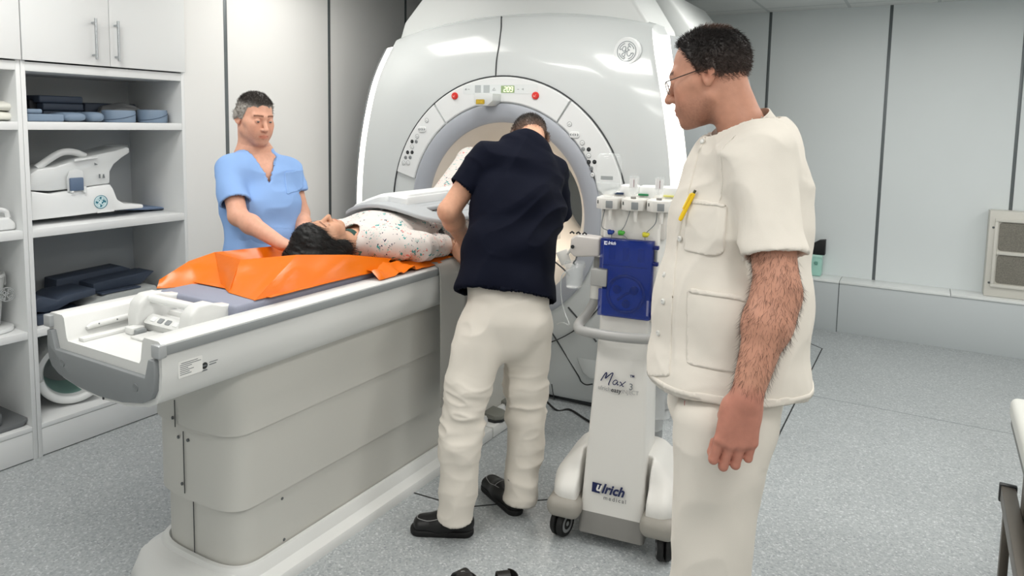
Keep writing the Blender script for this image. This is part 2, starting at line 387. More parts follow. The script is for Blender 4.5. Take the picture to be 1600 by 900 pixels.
# ------------------------------------------------------------------ anatomy
def ax_frame(fwd, up):
    f = _u(np.asarray(fwd, float)); z = np.asarray(up, float); z = _u(z-f*(z@f)); x = np.cross(f, z); return np.array([x, f, z])   # right, forward, up
class Head:
    def __init__(s, o, fwd, up, sc=1., female=False, nose=1.): s.o = np.asarray(o, float); s.A = ax_frame(fwd, up); s.sc = sc; s.fem = female; s.nose = nose
    def loc(s, P): return ((P-s.o)@s.A.T)/s.sc
    def w(s, q): return s.o+(np.asarray(q, float)*s.sc)@s.A
    def d(s, P):
        q = s.loc(P).astype(np.float32); m = q.copy(); m[:, 0] = np.abs(m[:, 0]); n = s.nose
        jw = .92 if s.fem else 1.
        d = d_ell(q, (0, -.014, .035), (.077, .097, .087))
        d = smin(d, d_ell(q, (0, .026, -.028), (.062, .066, .086)), .03)
        d = smin(d, d_ell(q, (0, .05, -.084), (.040*jw, .038, .034)), .03)
        d = smin(d, d_cone(m, (.055*jw, -.002, -.058), (.020*jw, .070, -.101), .017, .015), .026)
        d = smin(d, d_cone(m, (0, .083, -.106), (.010, .081, -.105), .0165, .014), .018)
        d = smin(d, d_cone(m, (.043, .060, -.020), (.056, .030, -.012), .022, .018), .028)
        d = smin(d, d_ell(m, (.034, .058, -.056), (.026, .028, .032)), .025)
        br = .010 if s.fem else .0125
        d = smin(d, d_cone(m, (.004, .087, .024), (.042, .070, .026), br, .010), .018)
        d = smax(d, -d_ell(m, (.032, .099, .003), (.019, .016, .011)), .012)
        d = smin(d, d_cone(q, (0, .086, .014), (0, .106+.011*n, -.034), .0072, .0112), .012)
        d = smin(d, d_ell(m, (.0125, .101, -.037), (.0082, .011, .0085)), .008)
        d = smax(d, -d_ell(m, (.0062, .107, -.047), (.0042, .006, .005)), .003)
        d = smin(d, d_ell(q, (0, .080, -.070), (.028, .022, .022)), .02)
        d = smin(d, d_cone(m, (0, .1015, -.0655), (.021, .090, -.0700), .0052, .003), .006)
        d = smin(d, d_cone(m, (0, .0995, -.0768), (.018, .090, -.0735), .0064, .003), .006)
        d = smax(d, -d_cone(m, (0, .1085, -.0712), (.022, .0965, -.0716), .0017, .0012), .003)
        d = smin(d, d_ell(m, (.032, .0795, .002), (.0142, .0142, .0142)), .004)
        d = smax(d, -d_ell(m, (.032, .0955, .0005), (.0122, .009, .0034)), .002)
        nn = _u(np.array([math.cos(.42), math.sin(.42), .08])); uu = np.array([.08, -.22, 1.]); uu = _u(uu-nn*(uu@nn)); R = np.array([nn, np.cross(uu, nn), uu])
        ec = np.array([.0845, -.019, .003])
        e = d_ell(m, ec, (.0066, .0215, .035), R)
        e = smax(e, -d_ell(m, ec+nn*.0062+R[1]*.002, (.0054, .0145, .026), R), .003)
        e = smin(e, d_ell(m, ec+nn*.001+R[1]*-.004+uu*.003, (.005, .006, .018), R), .003)
        e = smax(e, -d_ell(m, ec+nn*.005+R[1]*.004-uu*.006, (.008, .0065, .010), R), .003)
        e = smin(e, d_ell(m, ec+np.array([-.003, .007, -.028]), (.0055, .007, .009)), .006)
        d = smin(d, e, .006)
        return d*s.sc
    def put(s, S, k=.02):
        m = .16*s.sc; S.add(s.d, s.o-m, s.o+m, k)
    def tint(s, V, col, brow=(.22, .17, .14), lip=(.88, .66, .64), stub=0., flush=.12, beard=None):
        q = s.loc(V); m = q.copy(); m[:, 0] = np.abs(m[:, 0]); near = np.linalg.norm(q, axis=1) < .17
        nz = vn(V*420)
        def mixc(w_, c): w_ = (w_*near)[:, None]; col[:] = col*(1-w_)+np.array(c)*col*w_
        bz = .030-.13*np.clip(m[:, 0]-.034, 0, 1)-.05*np.clip(.02-m[:, 0], 0, 1)
        w_ = np.clip(1.3-np.abs(q[:, 2]-bz)/.0048, 0, 1)*(m[:, 0] > .011)*(m[:, 0] < .052)*(q[:, 1] > .04)*(.8+.6*nz)
        mixc(np.clip(w_, 0, 1), brow)
        lw = np.clip(1.4-np.sqrt(((q[:, 0])/.021)**2+((q[:, 2]+.0712)/.0085)**2), 0, 1)*(q[:, 1] > .07); mixc(np.clip(lw*2, 0, 1), lip)
        slit = np.clip(1-np.abs(q[:, 2]+.0713)/.0016, 0, 1)*(m[:, 0] < .022)*(q[:, 1] > .07); mixc(slit*.8, (.45, .3, .28))
        fl = np.clip(1.2-np.linalg.norm(m-np.array([.045, .07, -.035]), axis=1)/.03, 0, 1)+np.clip(1.2-np.linalg.norm(q-np.array([0, .112, -.036]), axis=1)/.014, 0, 1)+np.clip(1.3-np.linalg.norm(m-np.array([.086, -.018, .003]), axis=1)/.03, 0, 1)
        mixc(np.clip(fl, 0, 1)*flush*3, (1., .78, .74))
        eye = np.clip(1.2-np.sqrt(((m[:, 0]-.032)/.016)**2+((q[:, 2]-.001)/.008)**2), 0, 1)*(q[:, 1] > .06); mixc(np.clip(eye*1.2, 0, 1)*.5, (.6, .45, .42))
        if stub:
            sw = np.clip((-.035-q[:, 2])/.03, 0, 1)*np.clip((q[:, 1]-.0+.02)/.03, 0, 1)*np.clip(1.5-lw*2, 0, 1)*(q[:, 2] > -.13); mixc(np.clip(sw, 0, 1)*stub*(.6+.8*nz), (.5, .45, .44))
        if beard: mixc(np.clip(beard(q), 0, 1)*(.6+.5*nz), (.16, .13, .12))
        return col
    def eyes(s, parent, iris='#4a3a2c', look=(0, 1, -.15)):
        for sg in (-1, 1):
            c = s.w((sg*.032, .0795, .002)); r = .0128*s.sc; mb = MB().sphere(c, r, 14); V = np.array(mb.v)
            dv = (V-c)/r; L = _u(np.array(look, float))@s.A; cs = dv@L; col = np.full((len(V), 3), .5); col[cs > .86] = lin(iris)[:3]; col[cs > .955] = .01
            link('eye', mb, M_EYE, parent, smooth=180, colors=col)
def hand(S, w, fdir, dorsal, thumbside, curl=(20, 40, 30), spread=6, sc=1., thumb=((.5, .8, -.3), (.75, .35, -.55)), curls=None, tuck=0.):
    """palm, four jointed fingers and a thumb leaving the side of the palm near the wrist"""
    f = _u(np.asarray(fdir, float)); n = np.asarray(dorsal, float); n = _u(n-f*(n@f)); t = np.asarray(thumbside, float); t = _u(t-f*(t@f)-n*(t@n)); w = np.asarray(w, float)
    H = Solid(); X = lambda a, b, c: w+sc*(a*f+b*t+c*n)
    mcp = [(.092, .031), (.096, .010), (.091, -.011), (.082, -.031)]
    H.ecap(X(.0, 0, 0), X(.03, .0, -.001), t, (.029*sc, .021*sc), (.033*sc, .018*sc), .01)
    for a, b in mcp: H.cone(X(.02, b*.55, -.001), X(a, b, .002), .0165*sc, .0115*sc, .016)
    H.ell(X(.05, .022, -.010), (.016*sc, .03*sc, .014*sc), np.array([n, f, t]), .02)
    L = [(.044, .026, .021), (.049, .030, .022), (.045, .028, .021), (.035, .021, .019)]
    for i, ((a, b), ln) in enumerate(zip(mcp, L)):
        p = X(a, b, .001); ang = 0; cu = curls[i] if curls else curl
        sp = math.radians(spread*(1.2-.8*i)); fd = f*math.cos(sp)+t*math.sin(sp)
        R = [.0102, .0092, .0082, .0072]; R = [r*sc*(1 if i < 3 else .88) for r in R]
        F_ = Solid()
        for j in range(3):
            ang += math.radians(cu[j]); q = p+sc*ln[j]*(fd*math.cos(ang)-n*math.sin(ang))
            F_.cone(p, q, R[j], R[j+1], .004); p = q
        lo, hi = F_.bbox(); H.add(F_.ev, lo, hi, .0045)
    p = X(.022, .022, -.008); q = X(.052, .044-.020*tuck, -.016-.014*tuck); H.cone(p, q, .0165*sc, .0125*sc, .014)
    for ln, d_, r in ((.034, thumb[0], .0112), (.028, thumb[1], .0095)):
        dv = _u(d_[0]*f+d_[1]*t+d_[2]*n); p, q = q, q+sc*ln*dv; H.cone(p, q, r*sc*1.08, r*sc*.92, .006)
    lo, hi = H.bbox(); S.add(H.ev, lo, hi, .012)
def arm(S, sh, el, wr, ru=.047, side=None):
    S.cone(sh, el, ru, ru*.86, .03); el = np.asarray(el, float); wr = np.asarray(wr, float); md = el+(wr-el)*.3
    S.cone(el, md, ru*.82, ru*.88, .02); S.cone(md, wr, ru*.86, ru*.58, .02)
class Cloth:
    """garment: a trunk with sleeves or legs, hollowed out at its openings so the rims read as cloth"""
    def __init__(s, t=.009, deep=.05): s.S = Solid(); s.cut = []; s.sl = []; s.t = t; s.deep = deep
    def plane(s, p, n): p = np.asarray(p, float); n = _u(np.asarray(n, float)); s.cut.append(lambda P: (P-p)@n)
    def sleeve(s, S, a, b, p, n, k0=.05, k1=.004): s.sl.append((S, np.asarray(a, float), np.asarray(b, float), np.asarray(p, float), _u(np.asarray(n, float)), k0, k1))
    def hole(s, fn): s.cut.append(lambda P: -fn(P))
    def _open(s, d, c): return np.maximum(np.maximum(d, c), -np.maximum(d+s.t, -(c+s.deep)))
    def ev(s, P):
        d = s.S.ev(P)
        if s.cut:
            c = np.max([q(P).astype(np.float32) for q in s.cut], 0); o = s._open(d, c)
        else: o = d
        for S, a, b, p, n, k0, k1 in s.sl:
            e = S.ev(P)
            if e.min() > .5: continue
            c = ((P-p)@n).astype(np.float32); e = s._open(e, c); t = np.clip(seg_t(P, a, b), 0, 1); t = t*t*(3-2*t)
            o = smin(o, e, (k0+(k1-k0)*t).astype(np.float32))
        return o
    def mesh(s, h, disp=None, it=1):
        bb = [q.bbox() for q in [s.S]+[q[0] for q in s.sl]]; lo = np.min([q[0] for q in bb], 0); hi = np.max([q[1] for q in bb], 0)
        V, F = nets(s.ev, lo, hi, h); V = relax(V, F, it, .4)
        if disp is not None:                             # inner walls move together with the outer ones
            P = V.astype(np.float32); d0 = np.min([q.ev(P) for q in [s.S]+[q[0] for q in s.sl]], 0)
            V = V+normals(V, F)*(disp(V)*np.where(d0 < -.6*s.t, -1, 1))[:, None]
        return V, F
def shell_patch(V, F, mask, off, t=.004):
    """a pocket or band: the faces of a garment inside mask, lifted by off and given thickness"""
    N = normals(V, F); fm = mask[F].all(1); f = F[fm]
    if len(f):                                       # keep the largest connected piece only
        lab = np.arange(len(V))
        for _ in range(400):
            mn = lab[f].min(1); l2 = lab.copy(); np.minimum.at(l2, f.ravel(), np.repeat(mn, 4))
            if (l2 == lab).all(): break
            lab = l2
        u_, c_ = np.unique(lab[f[:, 0]], return_counts=True); f = f[lab[f[:, 0]] == u_[c_.argmax()]]
    ids = np.unique(f); mp = np.full(len(V), -1); mp[ids] = np.arange(len(ids)); f = mp[f]
    e = np.concatenate([f[:, [i, (i+1) % 4]] for i in range(4)]); es = np.sort(e, 1); _, inv, ct = np.unique(es, axis=0, return_inverse=True, return_counts=True)
    bd = e[ct[inv.ravel()] == 1]; k = len(ids); P_ = V[ids].copy()
    for _ in range(8):                               # smooth the cut edge
        s_ = np.zeros_like(P_); c_ = np.zeros(k)
        for a_, b_ in ((0, 1), (1, 0)): np.add.at(s_, bd[:, a_], P_[bd[:, b_]]); np.add.at(c_, bd[:, a_], 1)
        w_ = c_ > 0; P_[w_] = .5*P_[w_]+.5*s_[w_]/c_[w_][:, None]
    A = P_+N[ids]*off; B_ = P_+N[ids]*(off-t-.002)
    Q = np.concatenate([f, f[:, ::-1]+k, np.stack([bd[:, 1], bd[:, 0], bd[:, 0]+k, bd[:, 1]+k], 1)])
    return np.concatenate([A, B_]), Q
def strands(pts, dirs, length, r, bend=None, seed=1):
    """fine tapering hairs, each a three-sided two-step cone"""
    rs = np.random.RandomState(seed); n = len(pts); L = length*(.6+.7*rs.rand(n)); d = dirs+.25*rs.randn(n, 3); d /= np.linalg.norm(d, axis=1, keepdims=True)
    u = np.cross(d, rs.randn(n, 3)); u /= np.linalg.norm(u, axis=1, keepdims=True); v = np.cross(d, u)
    b = np.zeros((n, 3)) if bend is None else bend
    V = []
    for tt, rr in ((-.15, 1.), (.55, .75)):
        c = pts+d*(L*tt)[:, None]+b*(L*max(tt, 0)**2)[:, None]
        for k in range(3): V.append(c+r*rr*(math.cos(k*2.094)*u+math.sin(k*2.094)*v))
    V.append(pts+d*L[:, None]+b*L[:, None]); V = np.stack(V, 1); base = (np.arange(n)*7)[:, None]
    T = np.array([(0, 1, 4), (0, 4, 3), (1, 2, 5), (1, 5, 4), (2, 0, 3), (2, 3, 5), (3, 4, 6), (4, 5, 6), (5, 3, 6)])
    return V.reshape(-1, 3), (base[:, :, None]+T[None]).reshape(-1, 3)
def pix(V):
    q = (V-CPOS)@ROT; return PPX+FPX*q[:, 0]/q[:, 2], PPY+FPX*q[:, 1]/q[:, 2]
M_EYE = mat('eye_white', '#ffffff', rough=.15, attr=True, coat=.6)
def hair_mesh(hd, region, off, h, parent, col, n_str, length, flow, rnd=.12, seed=1, name='hair', r=.0005, bump=.0025):
    """a cap following the skull where region(q) < 0, with strands growing out of it"""
    def ev(P):
        q = hd.loc(P).astype(np.float32)
        return np.maximum(hd.d(P)-off(q), region(q)*hd.sc)
    m = .15*hd.sc; V, F = nets(ev, hd.o-m, hd.o+m, h); V = relax(V, F, 1, .4); N = normals(V, F)
    V = V+N*((vn(V*np.array([260., 260, 260]))-.5)*bump)[:, None]
    q = hd.loc(V); sd = np.abs(hd.d(V.astype(np.float32))-off(q)*1) < .004
    rs = np.random.RandomState(seed); ids = rs.choice(np.nonzero(sd)[0], min(n_str, int(sd.sum())*3), replace=True)
    fl = flow(q[ids])@hd.A; d = N[ids]*.5+fl; d /= np.linalg.norm(d, axis=1, keepdims=True)
    SV, SF = strands(V[ids]+.002*rs.randn(len(ids), 3), d, length*hd.sc, r, None, seed)
    Vt = np.concatenate([V, SV]); Ft = np.concatenate([F[:, [0, 1, 2]], F[:, [0, 2, 3]], SF+len(V)])
    C0 = col(hd.loc(V), V); C1 = np.repeat(col(q[ids], V[ids])*(.55+.9*rs.rand(len(ids)))[:, None], 7, axis=0)
    return link_np(name, Vt, Ft, M_HAIR, parent, np.concatenate([C0, C1]))
M_HAIR = mat('hair', '#ffffff', rough=.5, spec=.35, attr=True)
# ================================================================== the room
GX = -2.09                                        # centre line of couch and magnet
XL = -3.453; YW = 6.21; XR = 3.3; YF = -2.2; SHELF_Y1 = 2.43
def speckle_floor():
    m = mat('floor_vinyl', '#a9adae', rough=.32, spec=.4)
    nt = m.node_tree; N = nt.nodes; L = nt.links; b = N['Principled BSDF']
    tc = N.new('ShaderNodeTexCoord')
    v1 = N.new('ShaderNodeTexVoronoi'); v1.inputs['Scale'].default_value = 150; L.new(tc.outputs['Object'], v1.inputs['Vector'])
    v2 = N.new('ShaderNodeTexNoise'); v2.inputs['Scale'].default_value = 60; v2.inputs['Detail'].default_value = 3; L.new(tc.outputs['Object'], v2.inputs['Vector'])
    v3 = N.new('ShaderNodeTexNoise'); v3.inputs['Scale'].default_value = 1.2; v3.inputs['Detail'].default_value = 3; L.new(tc.outputs['Object'], v3.inputs['Vector'])
    sep = N.new('ShaderNodeSeparateColor'); L.new(v1.outputs['Color'], sep.inputs[0])
    r1 = N.new('ShaderNodeValToRGB'); e = r1.color_ramp.elements
    e[0].position = 0; e[0].color = lin('#979c9f'); e[1].position = 1; e[1].color = lin('#cdd1d2')
    for p, c in ((.1, '#a4a9ac'), (.45, '#aeb3b5'), (.88, '#b7bcbd'), (.93, '#c6cacb')): q = e.new(p); q.color = lin(c)
    L.new(sep.outputs[0], r1.inputs[0])
    mr = N.new('ShaderNodeMapRange'); mr.inputs[1].default_value = .3; mr.inputs[2].default_value = .7; mr.inputs[3].default_value = .95; mr.inputs[4].default_value = 1.05; L.new(v2.outputs['Fac'], mr.inputs[0])
    mr2 = N.new('ShaderNodeMapRange'); mr2.inputs[1].default_value = .3; mr2.inputs[2].default_value = .7; mr2.inputs[3].default_value = .87; mr2.inputs[4].default_value = .95; L.new(v3.outputs['Fac'], mr2.inputs[0])
    mu = N.new('ShaderNodeMath'); mu.operation = 'MULTIPLY'; L.new(mr.outputs[0], mu.inputs[0]); L.new(mr2.outputs[0], mu.inputs[1])
    sc = N.new('ShaderNodeVectorMath'); sc.operation = 'SCALE'; L.new(r1.outputs[0], sc.inputs[0]); L.new(mu.outputs[0], sc.inputs['Scale'])
    L.new(sc.outputs[0], b.inputs['Base Color'])
    bp = N.new('ShaderNodeBump'); bp.inputs['Strength'].default_value = .12; bp.inputs['Distance'].default_value = .002; L.new(v2.outputs['Fac'], bp.inputs['Height']); L.new(bp.outputs[0], b.inputs['Normal'])
    return m
def tile_ceiling():
    m = mat('ceiling_tile', '#d9dcdb', rough=.8)
    nt = m.node_tree; N = nt.nodes; L = nt.links; b = N['Principled BSDF']
    tc = N.new('ShaderNodeTexCoord'); sp = N.new('ShaderNodeSeparateXYZ'); L.new(tc.outputs['Object'], sp.inputs[0])
    ms = []
    for ax in (0, 1):
        a = N.new('ShaderNodeMath'); a.operation = 'DIVIDE'; a.inputs[1].default_value = .6; L.new(sp.outputs[ax], a.inputs[0])
        f = N.new('ShaderNodeMath'); f.operation = 'FRACT'; L.new(a.outputs[0], f.inputs[0])
        g = N.new('ShaderNodeMath'); g.operation = 'LESS_THAN'; g.inputs[1].default_value = .04; L.new(f.outputs[0], g.inputs[0]); ms.append(g)
    mx = N.new('ShaderNodeMath'); mx.operation = 'MAXIMUM'; L.new(ms[0].outputs[0], mx.inputs[0]); L.new(ms[1].outputs[0], mx.inputs[1])
    mix = N.new('ShaderNodeMix'); mix.data_type = 'RGBA'; mix.inputs[6].default_value = lin('#dcdfde'); mix.inputs[7].default_value = lin('#c3c8c8'); L.new(mx.outputs[0], mix.inputs[0])
    L.new(mix.outputs[2], b.inputs['Base Color'])
    return m
M_WALL = mat('wall_panel_grey', '#dce2e3', rough=.35, spec=.4, var=.015, vscale=2)
M_WALL2 = mat('wall_panel_white', '#e4e4e2', rough=.4, spec=.4, var=.01, vscale=2)
M_JOINT = mat('joint_grey', '#63696b', rough=.4, metal=.3)
link('floor', MB().box((-4.3, YF-.2, -.1), (XR+.2, YW+.2, 0), 0), speckle_floor(), kind='structure', smooth=0)
link('ceiling', MB().box((-4.3, YF-.2, CEIL_Z), (XR+.2, YW+.2, CEIL_Z+.1), 0), tile_ceiling(), kind='structure', smooth=0)
mb = MB().prism([(XL, SHELF_Y1), (XL, YW+.1), (-4.3, YW+.1), (-4.3, YF-.1), (-4.1, YF-.1), (-4.1, SHELF_Y1)], CEIL_Z)
link('wall_left', mb, M_WALL2, kind='structure', smooth=0)
link('wall_back', MB().box((XL, YW, 0), (XR+.1, YW+.12, CEIL_Z), 0), M_WALL, kind='structure', smooth=0)
link('wall_right', MB().box((XR, YF, 0), (XR+.12, YW, CEIL_Z), 0), M_WALL2, kind='structure', smooth=0)
link('wall_front', MB().box((-4.1, YF-.12, 0), (XR+.12, YF, CEIL_Z), 0), M_WALL2, kind='structure', smooth=0)
ti = 1
for y in (2.695, 3.5, 4.295, 5.1, 5.9):           # metal joints between the wall panels
    link('trim_%d' % ti, MB().box((XL-.004, y-.011, 0), (XL+.003, y+.011, CEIL_Z), .001), M_JOINT, kind='structure'); ti += 1
xs = [onY(1205, 20, YW)[0], onY(1394, 10, YW)[0], onY(1600, 20, YW)[0]+.02]
dx = xs[1]-xs[0]
for x in (xs[0]-dx, *xs, xs[2]+dx, xs[2]+2*dx):
    link('trim_%d' % ti, MB().box((x-.011, YW-.003, 0), (x+.011, YW+.004, CEIL_Z), .001), M_JOINT, kind='structure'); ti += 1
# low boxed-in ledge along the back wall
LZ = .405
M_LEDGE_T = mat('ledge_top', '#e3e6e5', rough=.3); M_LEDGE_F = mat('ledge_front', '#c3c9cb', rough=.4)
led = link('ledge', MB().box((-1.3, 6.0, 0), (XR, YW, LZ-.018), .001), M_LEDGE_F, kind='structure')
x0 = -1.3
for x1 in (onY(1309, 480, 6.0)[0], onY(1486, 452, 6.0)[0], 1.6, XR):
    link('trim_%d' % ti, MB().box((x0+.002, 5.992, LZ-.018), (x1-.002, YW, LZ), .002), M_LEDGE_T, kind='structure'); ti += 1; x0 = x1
jx = onY(1309, 480, 6.0)[0]
link('trim_%d' % ti, MB().box((jx-.003, 5.9985, 0), (jx+.003, 6.001, LZ-.018), 0), M_JOINT, kind='structure'); ti += 1
# dark inlay lines in the vinyl floor
M_LINE = mat('floor_line_black', '#1d1f20', rough=.6)
M_SEAM = mat('floor_seam_grey', '#93989a', rough=.5)
def floor_line(pts, wd=.007, m=M_LINE):
    global ti
    mb = MB()
    for a, b in zip(pts[:-1], pts[1:]):
        a = np.array(a[:2]); b = np.array(b[:2]); t = _u(b-a); n = np.array([-t[1], t[0]])*wd/2
        V = [(*(p), z) for z in (-.004, .0012) for p in (a-n-t*wd/2, b-n+t*wd/2, b+n+t*wd/2, a+n-t*wd/2)]
        mb.add(V, [(0, 3, 2, 1), (4, 5, 6, 7), (0, 1, 5, 4), (1, 2, 6, 5), (2, 3, 7, 6), (3, 0, 4, 7)])
    link('trim_%d' % ti, mb, m, kind='structure', smooth=0); ti += 1
floor_line([(-.57, 2.33), (-.56, 5.47), (-.70, 5.60), (-1.2, 5.62)])
floor_line([onZ(636, 767, 0), onZ(724, 793, 0), onZ(905, 776, 0)])
floor_line([(-.55, 4.45), (3.2, 4.47)], .004, M_SEAM)
# ceiling light panels
M_FR = mat('light_frame_white', '#e8e8e8', rough=.4)
M_DIF = mat('light_diffuser', '#ffffff', rough=.6, emit='#fffaf0', estr=3)
for (lx, ly), lo in zip(LAMPS, LAMP_OBJS):
    t = thing('ceiling_light', 'square white light panel set flush in the ceiling tiles', 'ceiling light', (lx, ly, CEIL_Z), 'ceiling light panels')  # includes the added wall-brightening panel at the left
    fr = MB()
    for a, b in (((-.3, -.3), (.3, -.285)), ((-.3, .285), (.3, .3)), ((-.3, -.285), (-.285, .285)), ((.285, -.285), (.3, .285))):
        fr.box((lx+a[0], ly+a[1], CEIL_Z-.012), (lx+b[0], ly+b[1], CEIL_Z+.001), .002)
    link('frame', fr, M_FR, t)
    link('diffuser', MB().box((lx-.285, ly-.285, CEIL_Z-.008), (lx+.285, ly+.285, CEIL_Z+.001), 0), M_DIF, t)
    lo.parent = t; lo.location = (0, 0, -.03)
# ================================================================== the magnet
FY = 3.44; CZ = 1.07; RX = GX+.015
M_GW = mat('gantry_white', '#d0d4d4', rough=.22, spec=.5, coat=.5)
M_GW2 = mat('gantry_cover_white', '#d3d6d5', rough=.4)
M_RING = mat('gantry_ring_grey', '#a9adb5', rough=.4)
M_BODY = mat('gantry_body_grey', '#8d9294', rough=.5)
M_GAP = mat('gap_dark', '#3a3d3f', rough=.6)
M_STRIP = mat('light_strip', '#ffffff', rough=.5, emit='#fff7ec', estr=1.6)
M_BORE = mat('bore_liner', '#e3dcd2', rough=.5)
M_BTN_K = mat('button_black', '#26282a', rough=.4); M_BTN_G = mat('button_grey', '#8c9092', rough=.4); M_BTN_W = mat('button_white', '#e6e8e8', rough=.35)
M_RED = mat('stop_red', '#d8332c', rough=.35); M_LCD = mat('display_green', '#8ea27c', rough=.3, emit='#a8c080', estr=.12)
M_LCDG = mat('display_digit', '#f4ffd8', rough=.4, emit='#f2ffcf', estr=.8)
M_INK = mat('print_grey', '#6d7275', rough=.5)
mag = thing('mri_scanner', 'big white round-bore scanner with glowing side strips, filling the room behind the couch', 'scanner', (GX, FY+.9, 0))
HW = catmull([(.04, .93), (.35, 1.03), (.7, 1.085), (1.05, 1.10), (1.4, 1.075), (1.75, 1.01), (2.06, .925)], 12)
def hw(z): return float(np.interp(z, HW[:, 0], HW[:, 1]))
def ztop(d): return 2.175-.11*(abs(d)/.9)**2.2
SW = .085
def inside(d, z): return .04 <= z <= ztop(d) and abs(d) <= hw(z)-SW
def face_y(r, z):
    y = 0.0
    if r > .78: y -= .012*min(1, (r-.78)/.1)       # dish stands proud of the control arc
    if r > 1.0: y += .10*(r-1.0)+.35*(r-1.0)**2
    if z < .5: y += .22*(.5-z)
    if z > 1.75: y += .5*max(0, z-1.75)**2
    return FY+y
ths = sorted(set(list(np.linspace(0, 2*math.pi, 180, endpoint=False))+[math.atan2(ztop(.84)-CZ, s*.842) % (2*math.pi) for s in (1, -1)]+[math.atan2(.04-CZ, s*.845) % (2*math.pi) for s in (1, -1)]))
def rmax(t):
    a, b = .6, 1.9
    for _ in range(40):
        m_ = (a+b)/2
        if inside(m_*math.cos(t), CZ+m_*math.sin(t)): a = m_
        else: b = m_
    return a
fr = [0, .02, .1, .3, .5, .58, .62, .66, .74, .82, .9, .96, 1.]
rings = [[] for _ in fr]; edge = []
for t in ths:
    R = rmax(t)
    for k, q in enumerate(fr):
        r = .60+(R-.60)*q; d = r*math.cos(t); z = CZ+r*math.sin(t)
        rings[k].append((GX+d, face_y(r, z), z))
    d, z = R*math.cos(t), CZ+R*math.sin(t); e = rings[-1][-1]
    top = z > 2.0 and abs(d) < .845; s = 1 if d > 0 else -1
    if top: edge.append([(e[0], e[1]+.012, e[2]+.012), (e[0], e[1]+.06, e[2]+.03), (e[0], FY+.3, e[2]+.03)])
    elif z < .05: edge.append([(e[0], e[1]+.01, .03), (e[0], e[1]+.1, .02), (e[0], FY+.3, .02)])
    else: edge.append([(e[0]+s*.004, e[1]+.004, e[2]), (e[0]+s*.03, e[1]+.1, e[2]), (e[0]+s*.03, FY+.3, e[2])])
for k in range(3): rings.append([q[k] for q in edge])
mb = MB(); mb.loft(rings, cap=False)
link('front_cover', mb, M_GW, mag, smooth=35)
# glowing strips on the bevelled rim, with a grey flank behind them
for s in (-1, 1):
    A, B, Cc, D = [], [], [], []
    for z in np.linspace(.12, 2.045, 40):
        h = hw(z); d0 = h-SW+.004; y0 = face_y(math.hypot(d0, z-CZ), z)
        ox = (.078, .042) if s < 0 else (.066, .072)
        A.append((GX+s*d0, y0, z)); B.append((GX+s*(d0+ox[0]), y0+ox[1], z))
        Cc.append((GX+s*(d0+ox[0]+(.045 if s < 0 else .028)), y0+(.075 if s < 0 else .16), z)); D.append((GX+s*(d0+ox[0]+.01), FY+.46, z))
    m1 = MB().grid([A, B] if s > 0 else [B, A], .012); link('light_strip', m1, M_STRIP, mag)
    B2 = [(p[0]+s*.001, p[1]+.001, p[2]) for p in B]
    m2 = MB().grid([B2, Cc, D] if s > 0 else [D, Cc, B2], .012); link('side_flank', m2, M_BODY, mag)
# bore: grey ring, flared bell, tunnel
def rev(prof, n=96, cx=RX):
    rs = [[(cx+r*math.cos(t), y, CZ+r*math.sin(t)) for t in np.linspace(0, 2*math.pi, n, endpoint=False)] for r, y in prof]
    return MB().loft(rs, cap=False)
link('bore_ring', rev([(.625, FY+.03), (.62, FY-.012), (.60, FY-.022), (.55, FY-.006), (.52, FY+.012), (.515, FY+.02), (.515, FY+.05)]), M_RING, mag, smooth=50)
link('bore_liner', rev([(.517, FY+.02), (.505, FY+.045), (.47, FY+.10), (.425, FY+.19), (.385, FY+.30), (.36, FY+.42), (.35, FY+.55), (.35, FY+1.35), (.37, FY+1.55), (.45, FY+1.8), (.5, FY+1.86), (.52, FY+1.88), (.62, FY+1.84), (.62, FY+.3), (.6, FY+.06)]), M_BORE, mag, smooth=50)
# body behind the cover, top hood and rear cover
def outline_prism(pts, y0, y1, bev=.03):
    return MB().prism([(p[0], p[1]) for p in pts], y1-y0, bev, 3, frame((GX, y1, 0), (1, 0, 0), (0, 0, 1)))
bpts = [(-.97, .05), (.97, .05), (1.0, .9), (.98, 1.6), (.86, 2.0), (.55, 2.36), (-.55, 2.36), (-.86, 2.0), (-.98, 1.6), (-1., .9)]
def holed(pts, y0, y1, rh=.625, n=72):
    P = np.array(pts); rs0 = []
    ang = np.linspace(0, 2*math.pi, n, endpoint=False)
    out = []
    for a in ang:
        dv = np.array([math.cos(a), math.sin(a)]); o = np.array([0, CZ]); best = 0
        for i in range(len(P)):
            p, q = P[i], P[(i+1) % len(P)]; e = q-p; den = dv[0]*e[1]-dv[1]*e[0]
            if abs(den) < 1e-9: continue
            t = ((p-o)[0]*e[1]-(p-o)[1]*e[0])/den; u = ((p-o)[0]*dv[1]-(p-o)[1]*dv[0])/den
            if t > 0 and -1e-6 <= u <= 1+1e-6: best = max(best, t)
        out.append(o+dv*best)
    h = [(rh*math.cos(a), CZ+rh*math.sin(a)) for a in ang]
    R = [[(GX+p[0], y, p[1]) for p in c] for c, y in ((h, y0), (out, y0), (out, y1), (h, y1), (h, y0))]
    return MB().loft(R, cap=False)
link('magnet_body', holed(bpts, FY+.3, FY+1.66), M_BODY, mag, smooth=30)
link('rear_cover', holed([(-.93, .05), (.93, .05), (1.05, .7), (1.07, 1.1), (1.0, 1.75), (.9, 2.1), (0, 2.2), (-.9, 2.1), (-1.0, 1.75), (-1.07, 1.1), (-1.05, .7)], FY+1.6, FY+1.9), M_GW2, mag, smooth=30)
hood = [(-.855, 2.05), (.82, 2.05), (.80, 2.12), (.62, 2.40), (.50, 2.47), (-.45, 2.47), (-.64, 2.36), (-.80, 2.20)]
